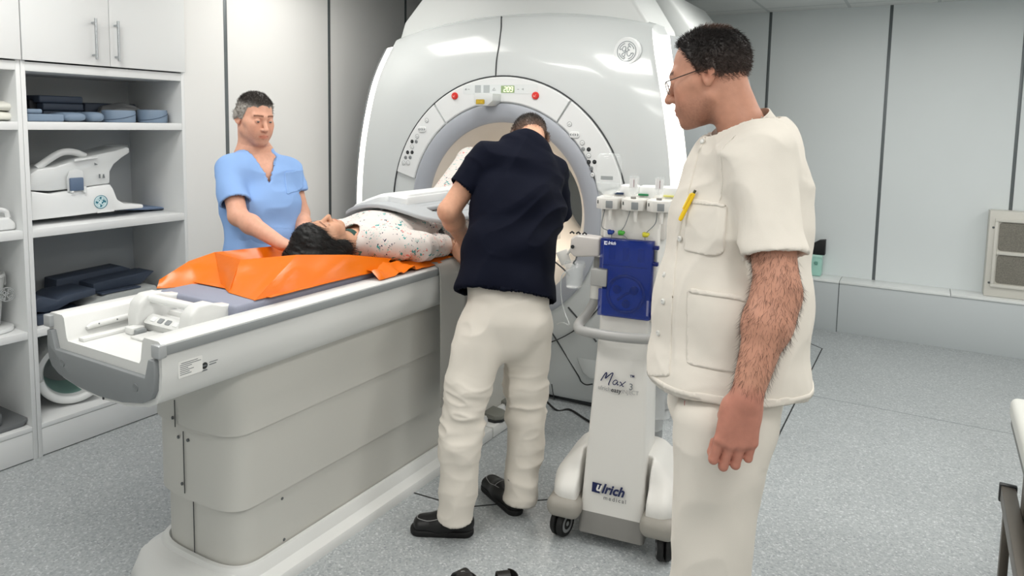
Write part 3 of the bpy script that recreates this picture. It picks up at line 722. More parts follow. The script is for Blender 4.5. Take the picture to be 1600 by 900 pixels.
link('top_hood', outline_prism(hood, FY+.14, FY+.62, .025), M_GW2, mag, smooth=30)
link('rear_hood', outline_prism([(-.9, 1.95), (.93, 1.95), (.93, 2.08), (.70, 2.38), (.55, 2.44), (-.55, 2.44), (-.7, 2.38), (-.93, 2.08)], FY+.68, FY+1.6, .02), M_GW2, mag, smooth=30)
link('toe_kick', MB().box((GX-.9, FY+.14, 0), (GX+.9, FY+1.5, .05), .005), M_GAP, mag)
# control arc: three raised panels
def arc_panel(a0, a1, r0=.628, r1=.768, t=.016, n=28):
    A = []
    for a in np.radians(np.linspace(a0, a1, n)):
        A.append([(RX+r*math.cos(a), FY-yy, CZ+r*math.sin(a)) for r, yy in ((r0, -.02), (r0, t*.7), (r0+.006, t), (r1-.006, t), (r1, t*.7), (r1, -.02))])
    m_ = MB(); m_.loft(A, cap=True, close=True); return m_
M_ARC = mat('control_arc', '#e2e4e4', rough=.3)
pans = []
for a0, a1 in ((56.2, 126.2), (127.2, 164.5), (15.5, 55.2)):
    p_ = link('control_panel', arc_panel(a0, a1), M_ARC, mag, smooth=30); pans.append(p_)
link('gap_line', rev([(.771, FY+.006), (.771, FY-.008), (.777, FY-.0085), (.777, FY+.006)], 96), M_GAP, mag)
YP = FY-.016
def pt(px, py, y=YP): return onY(px, py, y)
FRM = lambda p, y=None: frame((p[0], YP if y is None else y, p[2]), (1, 0, 0), (0, 0, 1))   # local x right, y up, z towards the room
def button(px, py, r, m, par, h=.003):
    p = pt(px, py); b_ = MB().lathe([(.0005, 0), (r, 0), (r, h*.6), (r*.8, h), (.0005, h)], (p[0], YP, p[2]), 16, (0, -1, 0)); return link('button', b_, m, par)
def symbol(px, py, s, m, par, kind=0):
    p = pt(px, py); Mx = FRM(p, YP-.0032)
    pts = {0: [(-s, -s*.6), (0, s*.8), (s, -s*.6), (-s, -s*.6)], 1: [(-s, 0), (s, 0)], 2: [(-s*.7, s*.7), (-s*.7, -s*.7), (s*.8, 0), (-s*.7, s*.7)], 3: [(s*.7, s*.7), (s*.7, -s*.7), (-s*.8, 0), (s*.7, s*.7)]}[kind]
    return MB().tube([Mx @ Vector((x, y, 0)) for x, y in pts], .0009, 5)
L_BTN = [(667, 188, 'w'), (652, 213, 'w'), (644, 221, 'k'), (650.5, 221, 'g'), (644, 229.5, 'w'), (637, 238, 'k'), (644, 238, 'k'), (634, 246, 'g'), (641, 246, 'g'), (631, 254.5, 'w'), (638, 254.5, 'w')]
R_BTN = [(890, 194, 'w'), (910, 223, 'w'), (911, 233, 'g'), (920, 233.5, 'k'), (920, 243, 'w'), (920, 253, 'k'), (929, 253, 'k'), (924, 263, 'g'), (926, 273, 'w')]
for lst, par in ((L_BTN, pans[1]), (R_BTN, pans[2])):
    sy = MB()
    for i, (x, y, k) in enumerate(lst):
        button(x, y, .0115 if k != 'w' else .0125, {'w': M_BTN_W, 'k': M_BTN_K, 'g': M_BTN_G}[k], par)
        if k == 'w':
            p = pt(x, y); Mx = FRM(p, YP-.0025)
            link('button_symbol', merge(MB().tube([Mx @ Vector((.0125*math.cos(t), .0125*math.sin(t), 0)) for t in np.linspace(0, 2*math.pi, 21)], .0009, 5), symbol(x, y, .005, None, par, i % 3)), M_INK, par)
        else: link('button_symbol', symbol(x, y, .005, None, par, 2+i % 2), M_INK, par)
for (x, y), par in (((660, 202), pans[1]), ((898, 210.5), pans[2])):
    p = pt(x, y); Mx = FRM(p)
    link('button', MB().prism(rrect(.060, .034, .016), .006, .002, 2, Mx), M_BTN_W, par)
    for k, dx_ in enumerate((-.021, -.007, .007, .021)):
        sgn = -1 if k < 2 else 1
        sy = MB().prism([(dx_-sgn*.004, -.009), (dx_+sgn*.005, 0), (dx_-sgn*.004, .009)][::sgn], .0012, 0, 1, frame((p[0], YP-.006, p[2]), (1, 0, 0), (0, 0, 1))); link('button_symbol', sy, M_BTN_G, par)
for x, y in ((711, 150), (837, 149.5)):
    p = pt(x, y)
    b_ = link('stop_button', MB().lathe([(.0005, 0), (.021, 0), (.021, .006), (.017, .012), (.0005, .013)], (p[0], YP, p[2]), 24, (0, -1, 0)), M_RED, pans[0])
    link('button_symbol', merge(stroke([(-.008, .004), (-.002, -.005), (.008, .006)], .0012, FRM(p, YP-.0135)), stroke([(-.009, -.006), (.009, -.006)], .001, FRM(p, YP-.0135))), mat('stop_mark', '#f0b0a8'), b_)
a = pt(739, 131.5); c = pt(822, 147)
link('display_panel', MB().prism(rrect(pt(838, 140)[0]-pt(722, 140)[0], .052, .008, cx=0), .0015, 0, 1, FRM(pt(780, 139.5))), mat('display_plate', '#dfe3e3', rough=.25), pans[0])
p = pt(793.5, 139.5); YL = YP-.0016
link('display', MB().prism(rrect(.086, .040, .003), .001, 0, 1, FRM(p, YL)), M_LCD, pans[0])
def seg7(ch, w_, h_):
    S = {'2': 'abged', '0': 'abcdef', '9': 'abcdfg'}[ch]; x, y, q = w_/2, h_/2, .0022
    seg = {'a': ((-x, y), (x, y)), 'b': ((x, y), (x, 0)), 'c': ((x, 0), (x, -y)), 'd': ((-x, -y), (x, -y)), 'e': ((-x, 0), (-x, -y)), 'f': ((-x, y), (-x, 0)), 'g': ((-x, 0), (x, 0))}
    return [seg[s] for s in S]
for k, ch in enumerate('209'):
    dg_ = MB()
    Mx = frame((p[0]+(-.022+k*.021)+.006, YL-.0014, p[2]), (1, 0, 0), (0, 0, 1))
    for u, v in seg7(ch, .013, .026): dg_.tube([Mx @ Vector((u[0]+u[1]*.12, u[1], 0)), Mx @ Vector((v[0]+v[1]*.12, v[1], 0))], .0021, 6)
    link('display_digit', dg_, M_LCDG, pans[0])

for x in (747, 760.5): link('display_window', MB().prism(rrect(.040, .042, .002), .001, 0, 1, FRM(pt(x, 139), YL)), mat('display_window_grey', '#b4b9ba', rough=.2), pans[0])
sy = MB()
for x, s, k in ((772.5, .010, 0), (733, .006, 1), (728.5, .006, 0), (810, .006, 1), (817, .007, 3)): link('panel_symbol', symbol(x, 139.5, s, None, None, k), M_INK, pans[0])
# alignment laser housing over the bore
p0 = pt(786, 148); p1 = pt(756, 166)
lz = link('laser_housing', MB().prism([(0, .036), (.125, .036), (.125, -.005), (.09, -.032), (.02, -.032), (0, -.012)][::-1], .10, .006, 2, frame((p1[0]-.012, YP+.01, (p0[2]+p1[2])/2), (1, 0, 0), (0, 0, 1))), M_GW2, mag, smooth=30)
link('laser_window', MB().prism(rrect(.056, .026, .005), .004, .001, 1, frame((p1[0]+.034, YP-.0895, (p0[2]+p1[2])/2-.010), (1, 0, 0), (0, 0, 1))), mat('laser_window_gold', '#b79a2c', rough=.3, var=.3, vscale=60), lz)
# badge
p = onY(980.5, 80.5, FY+.05); by = face_y(math.hypot(p[0]-GX, p[2]-CZ), p[2])-.002; p = onY(980.5, 80.5, by)
bd = link('logo_badge', MB().lathe([(.0005, 0), (.072, 0), (.072, .022), (.066, .03), (.060, .027), (.0005, .027)], (p[0], by+.014, p[2]), 40, (0, -1, 0)), mat('badge_white', '#eceeee', rough=.3), mag, smooth=30)
link('monogram', ge_monogram(frame((p[0], by-.0135, p[2]), (1, 0, 0), (0, 0, 1)), .050, .0024), mat('badge_relief', '#9fa5a7', rough=.4), bd)
# seams in the cover
def seam(pts, r=.004, yoff=0.0):
    P = []
    for x, y in pts:
        q = onY(x, y, FY)
        for _ in range(3): q = onY(x, y, face_y(math.hypot(q[0]-GX, q[2]-CZ), q[2])+yoff)
        P.append(q)
    return MB().tube(catmull(P, 6), r, 6)
for pts_, r_ in (([(783.5, 26), (783, 45), (780, 70), (776, 95), (774.5, 121)], .0045), ([(862, 405), (880, 420), (897, 438)], .004), ([(888, 480), (905, 500), (932, 534)], .005), ([(858, 513), (880, 548), (903, 586), (908, 596), (916, 601), (926, 600)], .004), ([(640, 262), (648, 265)], .003), ([(917, 299), (931, 293.5)], .004), ([(862, 600), (866, 625)], .003)):
    link('cover_seam', seam(pts_, r_), M_GAP, mag)
bl = bpy.data.lights.new('bore_light', 'AREA'); bl.shape = 'RECTANGLE'; bl.size = .12; bl.size_y = .9; bl.energy = 5; bl.color = (1, .95, .88)
bo = bpy.data.objects.new('bore_light', bl); COL.objects.link(bo); bo.parent = mag; bo.location = (0, FY+.85-(FY+.9), CZ+.33)
rp = [onY(x, y, FY) for x, y in ((878, 520), (893, 509), (935, 552), (935, 596), (918, 596), (906, 586))]
link('lower_panel', MB().prism([(q[0], q[2]) for q in rp], .03, .012, 3, frame((0, FY+.06, 0), (1, 0, 0), (0, 0, 1))), M_GW, mag, smooth=30)
# ================================================================== the patient couch
M_CW = mat('couch_white', '#dcdddb', rough=.38); M_CT = mat('couch_tier', '#cbcac4', rough=.42); M_CG = mat('couch_grey', '#8f9394', rough=.45)
M_SCREW = mat('screw_steel', '#6f7375', rough=.35, metal=.8); M_PAD = mat('mattress_blue_grey', '#8e92a3', rough=.55, bump=.15, bscale=400)
cou = thing('scanner_couch', 'long white patient couch with grey side rails in front of the scanner', 'scanner couch', (GX, 2.2, 0))
Y0, Y1 = 1.175, 3.36
def xz(pts, y0, y1, bev=0., seg=2): return MB().prism([(p[0], p[1]) for p in pts], y1-y0, bev, seg, frame((GX, y1, 0), (1, 0, 0), (0, 0, 1)))
half = [(.0, .878), (.185, .878), (.192, .888), (.203, .948), (.213, .957), (.278, .957), (.29, .948), (.29, .915), (.291, .86), (.284, .805), (.265, .775), (.22, .755), (.12, .737), (0, .730)]
shell = half+[(-a, b) for a, b in half[-2:0:-1]]
link('couch_housing', xz(shell, Y0, Y1), M_CW, cou, smooth=50)
for s in (-1, 1):
    link('side_rail', MB().box((GX+s*.286, Y0-.004, .918), (GX+s*.297, Y1, .946), .002), M_CG, cou)
    link('rail_cap', MB().box((GX+s*.262, Y0-.014, .912), (GX+s*.299, Y0+.012, .95), .004), mat('rail_cap_grey', '#b4b7b9', rough=.3, metal=.3), cou)
capo = [(.276, .905), (.278, .86), (.272, .815), (.256, .79), (.215, .77), (.12, .752), (0, .745)]
ecap = capo+[(-a, b) for a, b in capo[-2::-1]]+[(-.250, .905), (-.232, .848), (.232, .848), (.250, .905)]
ec = link('end_cap', xz(ecap, Y0-.016, Y0+.004, .004), mat('end_cap_grey', '#85898b', rough=.5), cou, smooth=30)
for s in (-1, 1): link('cap_screw', MB().lathe([(.0005, 0), (.012, 0), (.012, .003), (.0005, .002)], (GX+s*.19, Y0-.0155, .812), 20, (0, -1, 0)), mat('cap_dimple', '#7a7e80', rough=.5), ec)
# channel fittings
link('end_seam', MB().box((GX-.003, Y0-.003, .731), (GX+.003, Y0+.02, .745), 0), M_GAP, cou)
for nm_, lo_, hi_ in (('channel_track', (-.165, .02, .8775), (-.135, .45, .889)), ('channel_track', (-.055, .12, .8775), (.15, .45, .886))):
    link(nm_, MB().box((GX+lo_[0], Y0+lo_[1], lo_[2]), (GX+hi_[0], Y0+hi_[1], hi_[2]), .003), M_CW, cou)
g_ = link('guide_bar', MB().tube([(GX-.186, Y0+.06, .905), (GX-.188, Y0+.075, .910), (GX-.190, 1.46, .912)], [.006, .010, .010], 10), M_CW, cou)
for y in (1.27, 1.33, 1.39, 1.43): link('bar_mark', MB().sphere((GX-.180, y, .913), .0028, 6), M_SCREW, g_)
lt = link('latch', MB().box((GX-.12, 1.315, .8775), (GX-.075, 1.362, .902), .007), M_CW, cou)
link('latch_tongue', MB().box((GX-.075, 1.32, .88), (GX-.058, 1.355, .897), .003), M_CG, lt)
# cradle end with carrying handle
hd = link('cradle_handle', MB().box((GX-.155, 1.372, .8775), (GX+.175, 1.46, .915), .012, 3), M_CW, cou, smooth=30)
for dx_, sx in ((-.125, 1), (.140, 1)):
    prof = [(1.345, .8775), (1.66, .8775), (1.66, .952), (1.62, .962), (1.47, .982), (1.43, .998), (1.385, .998), (1.354, .972), (1.345, .93)]
    link('handle_cheek', MB().prism(prof, .055, .010, 3, frame((GX+dx_-.027, 0, 0), (0, 1, 0), (0, 0, 1))), M_CW, hd, smooth=30)
link('handle_bar', MB().cyl((GX-.13, 1.402, .981), (GX+.14, 1.402, .981), .0145, 20), mat('handle_clear_white', '#eceeec', rough=.15, coat=.5), hd)
kp = link('key_strip', MB().prism(rrect(.20, .040, .012), .006, .002, 2, frame((GX+.005, 1.382, .916), (1, 0, 0), (0, .8, .6))), M_CW, hd)
for dx_ in (-.055, -.018, .02, .06): link('key', MB().prism(rrect(.024, .018, .004), .009, .001, 1, frame((GX+dx_, 1.382, .916), (1, 0, 0), (0, .8, .6))), M_BTN_G if dx_ in (-.018, .02) else M_BTN_W, kp)
link('cradle_tray', MB().box((GX-.178, 1.46, .8785), (GX+.178, 3.9, .928), .004), M_CW, cou)
# telescoping tiers of the pedestal
def plan(hwid, y0, bulge, y1, z0, z1, r=.012, taper=0.):
    pts = []; n_ = 3.4
    for t in np.linspace(math.pi, 0, 49):
        c_, s_ = math.cos(t), math.sin(t); pts.append((hwid*math.copysign(abs(c_)**(2/n_), c_), y0+bulge-bulge*abs(s_)**(2/n_)))
    base = [(GX+x, y) for x, y in pts]+[(GX+hwid, y1), (GX-hwid, y1)]
    cx, cy = GX, (y0+y1)/2
    def ring(off, z): return [(x+math.copysign(off, x-cx)*(abs(x-cx) > .02), y+(off*(-1 if y < cy else 1)), z) for x, y in base]
    return MB().loft([ring(0, z0), ring(0, z1)], cap=True)
tiers = []
for (hwid, y0, b_, z0, z1) in ((.225, 1.44, .12, .547, .765), (.217, 1.452, .12, .283, .57), (.209, 1.472, .12, .06, .305)):
    tiers.append(link('pedestal_tier', plan(hwid, y0, b_, 3.3, z0, z1), M_CT, cou, smooth=35))
def plan_ring(hwid, y0, bulge, y1, z, n_=3.4):
    pts = []
    for t in np.linspace(math.pi, 0, 49):
        c_, s_ = math.cos(t), math.sin(t); pts.append((GX+hwid*math.copysign(abs(c_)**(2/n_), c_), y0+bulge-bulge*abs(s_)**(2/n_), z))
    return pts+[(GX+hwid, y1, z), (GX-hwid, y1, z)]
sk = MB().loft([plan_ring(h_, 1.472-(h_-.209), .12+(h_-.209), 3.31+(h_-.2)*.2, z_) for h_, z_ in ((.292, 0), (.292, .026), (.287, .036), (.262, .041), (.246, .050), (.238, .074), (.230, .087), (.216, .087), (.207, .066))], cap=True)
skt = link('base_skirt', sk, M_CW, cou, smooth=35)
ap = []
for k_, (zz, gr) in enumerate(((0, 0), (.012, 0), (.035, -.02), (.062, -.06), (.072, -.10))):
    ap.append([(GX+dx_*(1+gr*.5), y_-gr*max(0, (1.42-y_)/.1)*.9, zz) for dx_, y_ in ((-.20, 1.52), (-.222, 1.44), (-.220, 1.388), (-.19, 1.352), (-.10, 1.325), (.10, 1.325), (.19, 1.352), (.220, 1.388), (.222, 1.44), (.20, 1.52))])
link('foot_apron', MB().loft(ap), M_CW, skt, smooth=50)
for x_, y_, z_ in ():
    pass
def screw(px, py, x, r=.0055):
    p = onX(px, py, x); o_ = link('screw', MB().lathe([(.0003, -.003), (r, -.003), (r, .001), (r*.7, .002), (.0003, .0012)], p, 12, (1, 0, 0)), M_SCREW, cou)
    return o_
for px_c, py_c in ((441, 779), (444, 843)): screw(px_c, py_c, GX+.2095)
def plan_pt(hwid, y0, bulge, px, py):
    """where the line of sight meets the rounded pedestal end"""
    R_ = np.array(plan_ring(hwid, y0, bulge, 3.3, 0)[:49]); k_ = np.linspace(0, 48, 3000); R_ = np.stack([np.interp(k_, np.arange(49), R_[:, j]) for j in (0, 1)], 1)
    d = ray(px, py); s_ = R_[:, 0]/d[0]; e = np.abs(d[1]*s_-R_[:, 1]); ok = np.nonzero(e < e.min()+.004)[0]; k_ = ok[R_[ok, 0].argmax()]
    return CPOS+d*s_[k_]
for px_c, py_c, t_ in ((269, 653, 0), (278, 683, 1), (293, 688, 1), (284, 756, 1), (304, 869, 2)):
    q_ = ((.225, 1.44, .12), (.217, 1.452, .12), (.209, 1.472, .12))[t_]; p = plan_pt(*q_, px_c, py_c); ctr = np.array([GX, q_[1]+q_[2]+.05, p[2]]); n_ = _u((p-ctr)*np.array([1, 1, 0]))
    link('screw', MB().lathe([(.0003, -.003), (.0055, -.003), (.0055, .0015), (.004, .0025), (.0003, .0015)], p, 12, n_), M_SCREW, cou)
for (a_, b_), t_ in ((((272.5, 625), (274, 667)), 0), (((286, 674), (287, 770)), 1), (((302, 780), (307.5, 872)), 2)):
    q_ = ((.226, 1.439, .12), (.2182, 1.4508, .12), (.2102, 1.4708, .12))[t_]; pa, pb = plan_pt(*q_, *a_), plan_pt(*q_, *b_); pb[:2] = pa[:2]
    link('panel_seam', MB().tube([pa, pb], .0018, 6), M_GAP, cou)
# type plate and approval mark on the side
xs_ = GX+.2885; pl = onX(297, 573, xs_); 
TL = frame(pl+np.array([.0015, 0, 0]), (0, 1, 0), (0, 0, 1))
lb = link('type_label', MB().prism(rrect(.078, .048, .002), .0012, 0, 1, TL), mat('label_paper', '#e9e9e6', rough=.4), cou)
tx = MB()
for i_, (l_, r_) in enumerate(((-.030, .024), (-.034, .034), (-.034, .004), (-.034, -.008), (-.034, .010), (-.034, -.004), (-.034, .002))):
    tx.box((l_, .017-i_*.0055, .0012), (r_, .0188-i_*.0055, .0016), 0)
tx.v = [tuple(TL @ Vector(v)) for v in tx.v]; link('print', tx, M_INK, lb)
pm = onX(319, 571, xs_); TM = frame(pm+np.array([.0015, 0, 0]), (0, 1, 0), (0, 0, 1))
am = link('approval_mark', MB().prism([(.010*math.cos(t), .010*math.sin(t)) for t in np.linspace(0, 2*math.pi, 24, endpoint=False)], .001, 0, 1, TM), mat('mark_black', '#2a2c2d', rough=.5), cou)
t2 = MB().box((.016, .004, 0), (.045, .0065, .0008), 0).box((.016, -.003, 0), (.040, -.0005, .0008), 0).box((-.006, -.002, .001), (.006, .002, .0016), 0).box((-.009, -.016, 0), (.009, -.013, .0008), 0)
t2.v = [tuple(TM @ Vector(v)) for v in t2.v]; link('print', t2, M_INK, am)
# mattress, hanging cover, strap
mt = link('mattress', MB().box((GX-.198, 1.49, .9275), (GX+.198, 3.35, .978), .012, 3), M_PAD, None, smooth=30)
tag(mt, 'thin blue-grey mattress lying on the couch cradle under the orange sheet', 'mattress')
hg = []
for i_, y_ in enumerate(np.linspace(2.462, 2.70, 14)):
    u_ = i_/13; w_ = .004*math.sin(u_*7)
    hg.append([(GX+.22, y_, .966), (GX+.27, y_, .964), (GX+.300, y_, .952), (GX+.306+w_*.3, y_, .90), (GX+.309+w_, y_, .75), (GX+.312+w_, y_, .5), (GX+.313+w_*1.6, y_, .33+.015*u_)])
hgo = link('hanging_cover', MB().grid(hg, .006), mat('grey_vinyl', '#a3a29d', rough=.55, bump=.1, bscale=300), None, smooth=60)
tag(hgo, 'grey vinyl flap hanging over the couch side beside the navy-shirted man', 'cover flap')
st_ = link('cable', MB().tube(catmull([(GX+.215, 2.60, .985), (GX+.27, 2.63, .978), (GX+.312, 2.655, .955), (GX+.322, 2.665, .88), (GX+.324, 2.665, .75), (GX+.32, 2.68, .6), (GX+.318, 2.70, .45)], 6), .006, 8), mat('cable_black', '#161616', rough=.5), None)
tag(st_, 'black cable draped over the couch edge next to the grey flap', 'cable')
# ================================================================== the people
M_SKIN = mat('skin', '#ffffff', rough=.5, spec=.35, attr=True, var=.06, vscale=60, bump=.12, bscale=500, sss=.06)
M_WCOT = mat('white_cotton', '#e0dad0', rough=.85, spec=.2, bump=.18, bscale=900)
M_NAVY = mat('navy_jersey', '#060a1a', rough=.85, spec=.15, bump=.2, bscale=700)
M_BLUE = mat('blue_scrub', '#8cafe2', rough=.8, spec=.2, bump=.15, bscale=700)
M_STITCH = mat('stitch_line', '#cfc9bd', rough=.9); M_SNAP = mat('snap_white', '#dcdcd8', rough=.3, metal=.2)
SKIN1 = np.array(lin('#c49079')[:3]); SKIN2 = np.array(lin('#d9a58d')[:3]); SKIN3 = np.array(lin('#d3a084')[:3])
def person(label, base): return thing('person', label, 'person', base)
def skin_obj(S, h, base_col, parent, heads=(), **kw):
    lo, hi = S.bbox(); V, F = nets(S.ev, lo, hi, h); V = relax(V, F, 1, .35)
    col = np.tile(base_col, (len(V), 1))
    return V, F, col
def shoe(parent, heel, toe, m, m2, label=None, sc=1., lift=0.):
    """slip-on shoe: upper with an opening, raised edge line and sole"""
    heel = np.asarray(heel, float); toe = np.asarray(toe, float); f = _u(toe-heel); L = np.linalg.norm(toe-heel); z = np.array([0, 0, 1.]); z = _u(z-f*(z@f)); s = np.cross(f, z)
    X = lambda a, b, c: heel+f*a*L+s*b+z*c
    S = Solid()
    S.ecap(X(.13, 0, .045), X(.50, 0, .042), s, (.033, .042), (.041, .038), .03); S.ecap(X(.5, 0, .042), X(.84, 0, .036), s, (.042, .036), (.043, .028), .03)
    S.cone(X(.16, 0, .052), X(.2, 0, .064), .034, .034, .02)
    S.add(lambda P: d_ell(P, X(.27, 0, .105), (L*.2, .031, .035), np.array([f, s, z])), heel-.3, heel+.4, .008, 's')
    S.add(lambda P: -((P-X(0, 0, .018))@z), heel-1, heel+1, .004, 'i')
    V, F = nets(S.ev, *S.bbox(), .004)
    up = link_np('shoe', V, F, m, parent)
    T = Solid(); T.ecap(X(.14, 0, .012), X(.84, 0, .012), s, (.036, .04), (.043, .04), .02); T.add(lambda P: np.abs((P-X(0, 0, .012))@z)-.012, heel-1, heel+1, .003, 'i')
    V, F = nets(T.ev, *T.bbox(), .004); link_np('sole', V, F, m2, up)
    st = []
    for a in np.linspace(.56, .93, 9): 
        wv = .040*math.sqrt(max(0, 1-((a-.56)/.40)**2)); st.append((a, wv))
    P = [X(a, wv, .030+.034*(1-((a-.5)/.5)**2)*.55) for a, wv in st]+[X(a, -wv, .030+.034*(1-((a-.5)/.5)**2)*.55) for a, wv in st[::-1]]
    return up
# ---------------------------------------------------------------- tall man in white, seen in left profile
c12, s12 = math.cos(.21), math.sin(.21)
FW = -c12*EX-s12*EN; LW = -c12*EN+s12*EX                    # his forward, his left
wm = person('tall standing man in all white with thin glasses, dark cropped hair and bare hairy forearm', (*at(1140, 700, 1.62)[:2], 0))
hW = Head(at(1107, 120, 1.66), _u((-math.cos(.48)*EX+math.sin(.48)*EN)*math.cos(.26)-EZ*math.sin(.26)), EZ, .885, nose=.95)
nb = at(1160, 214, 1.635); sc_ = at(1178, 240, 1.63)
shL = at(1194, 243, 1.47); shR = at(1162, 232, 1.82)
elL = at(1214, 452, 1.40); wrL = at(1166, 622, 1.365)
elR = shR-EZ*.28-FW*.05; wrR = elR-EZ*.24+FW*.03
hipC = at(1132, 655, 1.62)
B = Solid()
colc = at(1158, 195, 1.635); cax = _u(EZ*.88-EX*.44+EN*.05)
hW.put(B, .03); B.cone(hW.w((0, -.028, -.05)), colc+FW*.004, .054, .047, .02); B.cone(hW.w((0, -.052, -.045)), colc-FW*.012, .034, .038, .02)
B.cone(colc, nb-EZ*.05, .050, .050, .01); B.ecap(nb-EZ*.075, sc_-EZ*.06, LW, (.07, .045), (.12, .07), .02); B.ecap(sc_-EZ*.07, at(1140, 560, 1.62), LW, (.13, .085), (.13, .1), .03)
arm(B, shL, elL, wrL, .049); arm(B, shR, elR, wrR, .047)
B.cone(elL+np.array([0, 0, -.02]), elL+(wrL-elL)*.35, .043, .042, .02)
hand(B, wrL, at(1144, 712, 1.37)-wrL, -EN-.1*EX, -EX, sc=.98, curls=[(6, 96, 62), (7, 96, 62), (8, 96, 62), (9, 94, 60)], spread=1.5, thumb=((.75, -.25, -.75), (.5, -.7, -.6)), tuck=1.)
hand(B, wrR, FW*.2-EZ, -LW, FW, curl=(25, 45, 30))
for hp in (at(1130, 655, 1.535), at(1136, 655, 1.705)):
    kn = hp*np.array([1, 1, 0])+FW*.02+EZ*.5; an = hp*np.array([1, 1, 0])+EZ*.1
    B.cone(hp, kn, .07, .05, .04); B.cone(kn, an, .048, .035, .03)
V, F, col = skin_obj(B, .0021, SKIN1, wm)
gb_ = lambda q: np.maximum(np.clip(1.2-np.linalg.norm((q-np.array([0, .095, -.106]))/np.array([.016, .02, .017]), axis=1), 0, 1)*1.6, np.clip(1.25-np.linalg.norm((q-np.array([0, .100, -.057]))/np.array([.025, .03, .0055]), axis=1), 0, 1)*1.3)
hW.tint(V, col, stub=.5, beard=gb_, flush=.16)
dh = d_cone(V.astype(np.float32), wrL+(0, 0, -.02), wrL+(at(1139, 712, 1.37)-wrL)*2, .06, .07); wgt = np.clip(-dh/.02, 0, 1)[:, None]; col = col*(1-wgt*.9)+np.array(lin('#b87c6b')[:3])*wgt*.9
body = link_np('body', V, F, M_SKIN, wm, col)
hW.eyes(wm)
# hair: short, thinning at the crown, faded towards the nape
def hair_reg_w(q):
    m = np.abs(q[:, 0]); front = .044+.35*np.clip(q[:, 2]-.07, -1, .05)-.25*np.clip(m-.03, 0, 1)
    side = np.where(q[:, 1] > -.005, np.maximum(.035-q[:, 2]+.55*np.clip(q[:, 1], 0, 1), -1), -1)
    low = -.068+1.25*np.clip(q[:, 1]+.062, 0, .05)
    r = np.maximum(q[:, 1]-front, low-q[:, 2])
    r = np.maximum(r, np.where(q[:, 1] > -.035, .008-q[:, 2]+1.2*np.clip(q[:, 1]-.02, 0, 1), -1))
    return (r+(vn(q*90)-.5)*.006).astype(np.float32)
offW = lambda q: (.0012+.0042*np.clip((q[:, 2]-.0)/.09, 0, 1)).astype(np.float32)
def hcol_w(q, V):
    n = vn(V*300); f = np.clip((q[:, 2]+.02)/.09, 0, 1)
    c = np.array(lin('#3c322e')[:3])*(1-f)[:, None]*1.5+np.array(lin('#1f1b1a')[:3])*f[:, None]
    c = c*(.7+.7*n)[:, None]
    crown = np.clip(1.15-np.linalg.norm((q-np.array([0, -.045, .118]))/np.array([.04, .045, .04]), axis=1), 0, 1)*.6
    c = c*(1-crown)[:, None]+np.array(lin('#8d6a58')[:3])*crown[:, None]
    fade = np.clip(1-(q[:, 2]+.06-.5*np.clip(q[:, 1]+.06, 0, .1))/.055, 0, 1)[:, None]*.8
    return c*(1-fade)+SKIN1*.62*fade
hair_mesh(hW, hair_reg_w, offW, .0032, wm, hcol_w, 9000, .010, lambda q: np.stack([0*q[:, 0], .35-.9*(q[:, 1] < .02), .25-1.2*np.clip(-q[:, 1]*10, 0, 1)], 1)*.7, seed=4)
# hairs on the forearm
Nn = normals(V, F); t_ = seg_t(V, elL, wrL); da = d_cone(V.astype(np.float32), elL+(elL-wrL)*.25, wrL, .07, .05)
rs = np.random.RandomState(5); ids = np.nonzero((da < 0) & (t_ > -.3) & (t_ < .97) & (np.linalg.norm(V-shL, axis=1) > .2))[0]
ids = rs.choice(ids, 2500); dv = Nn[ids]*.35+_u(wrL-elL)*.8+LW*.15
SV, SF = strands(V[ids], dv/np.linalg.norm(dv, axis=1, keepdims=True), .016, .00021, None, 6)
link_np('arm_hair', SV, SF, mat('arm_hair', '#4a342a', rough=.6), body)
# glasses
gl = MB(); rim = []
for sg in (-1, 1):
    cx = sg*.034; ring = [hW.w((cx+.024*math.cos(t), .104+.003*math.cos(t)*-sg-abs(.0)*0, -.004+.017*math.sin(t))) for t in np.linspace(0, 2*math.pi, 29)]
    gl.tube(ring, .0009, 6)
    gl.tube([hW.w(p) for p in ((sg*.058, .101, .004), (sg*.071, .094, .008), (sg*.077, .06, .010), (sg*.081, .0, .014), (sg*.083, -.018, .012), (sg*.082, -.03, -.004))], .0012, 6)
gl.tube([hW.w(p) for p in ((-.012, .105, .002), (0, .110, .006), (.012, .105, .002))], .0009, 6)
g_ = link('glasses', gl, mat('spectacle_frame', '#3a3633', rough=.3, metal=.7), wm)
for sg in (-1, 1):
    ring = [hW.w((sg*.034+.023*math.cos(t), .1045, -.004+.016*math.sin(t))) for t in np.linspace(0, 2*math.pi, 24, endpoint=False)]; r2 = [p+hW.A[1]*.0012 for p in ring]
    link('lens', MB().loft([ring, r2]), mat('lens_glass', '#ffffff', rough=.02, alpha=.18, spec=.8), g_)
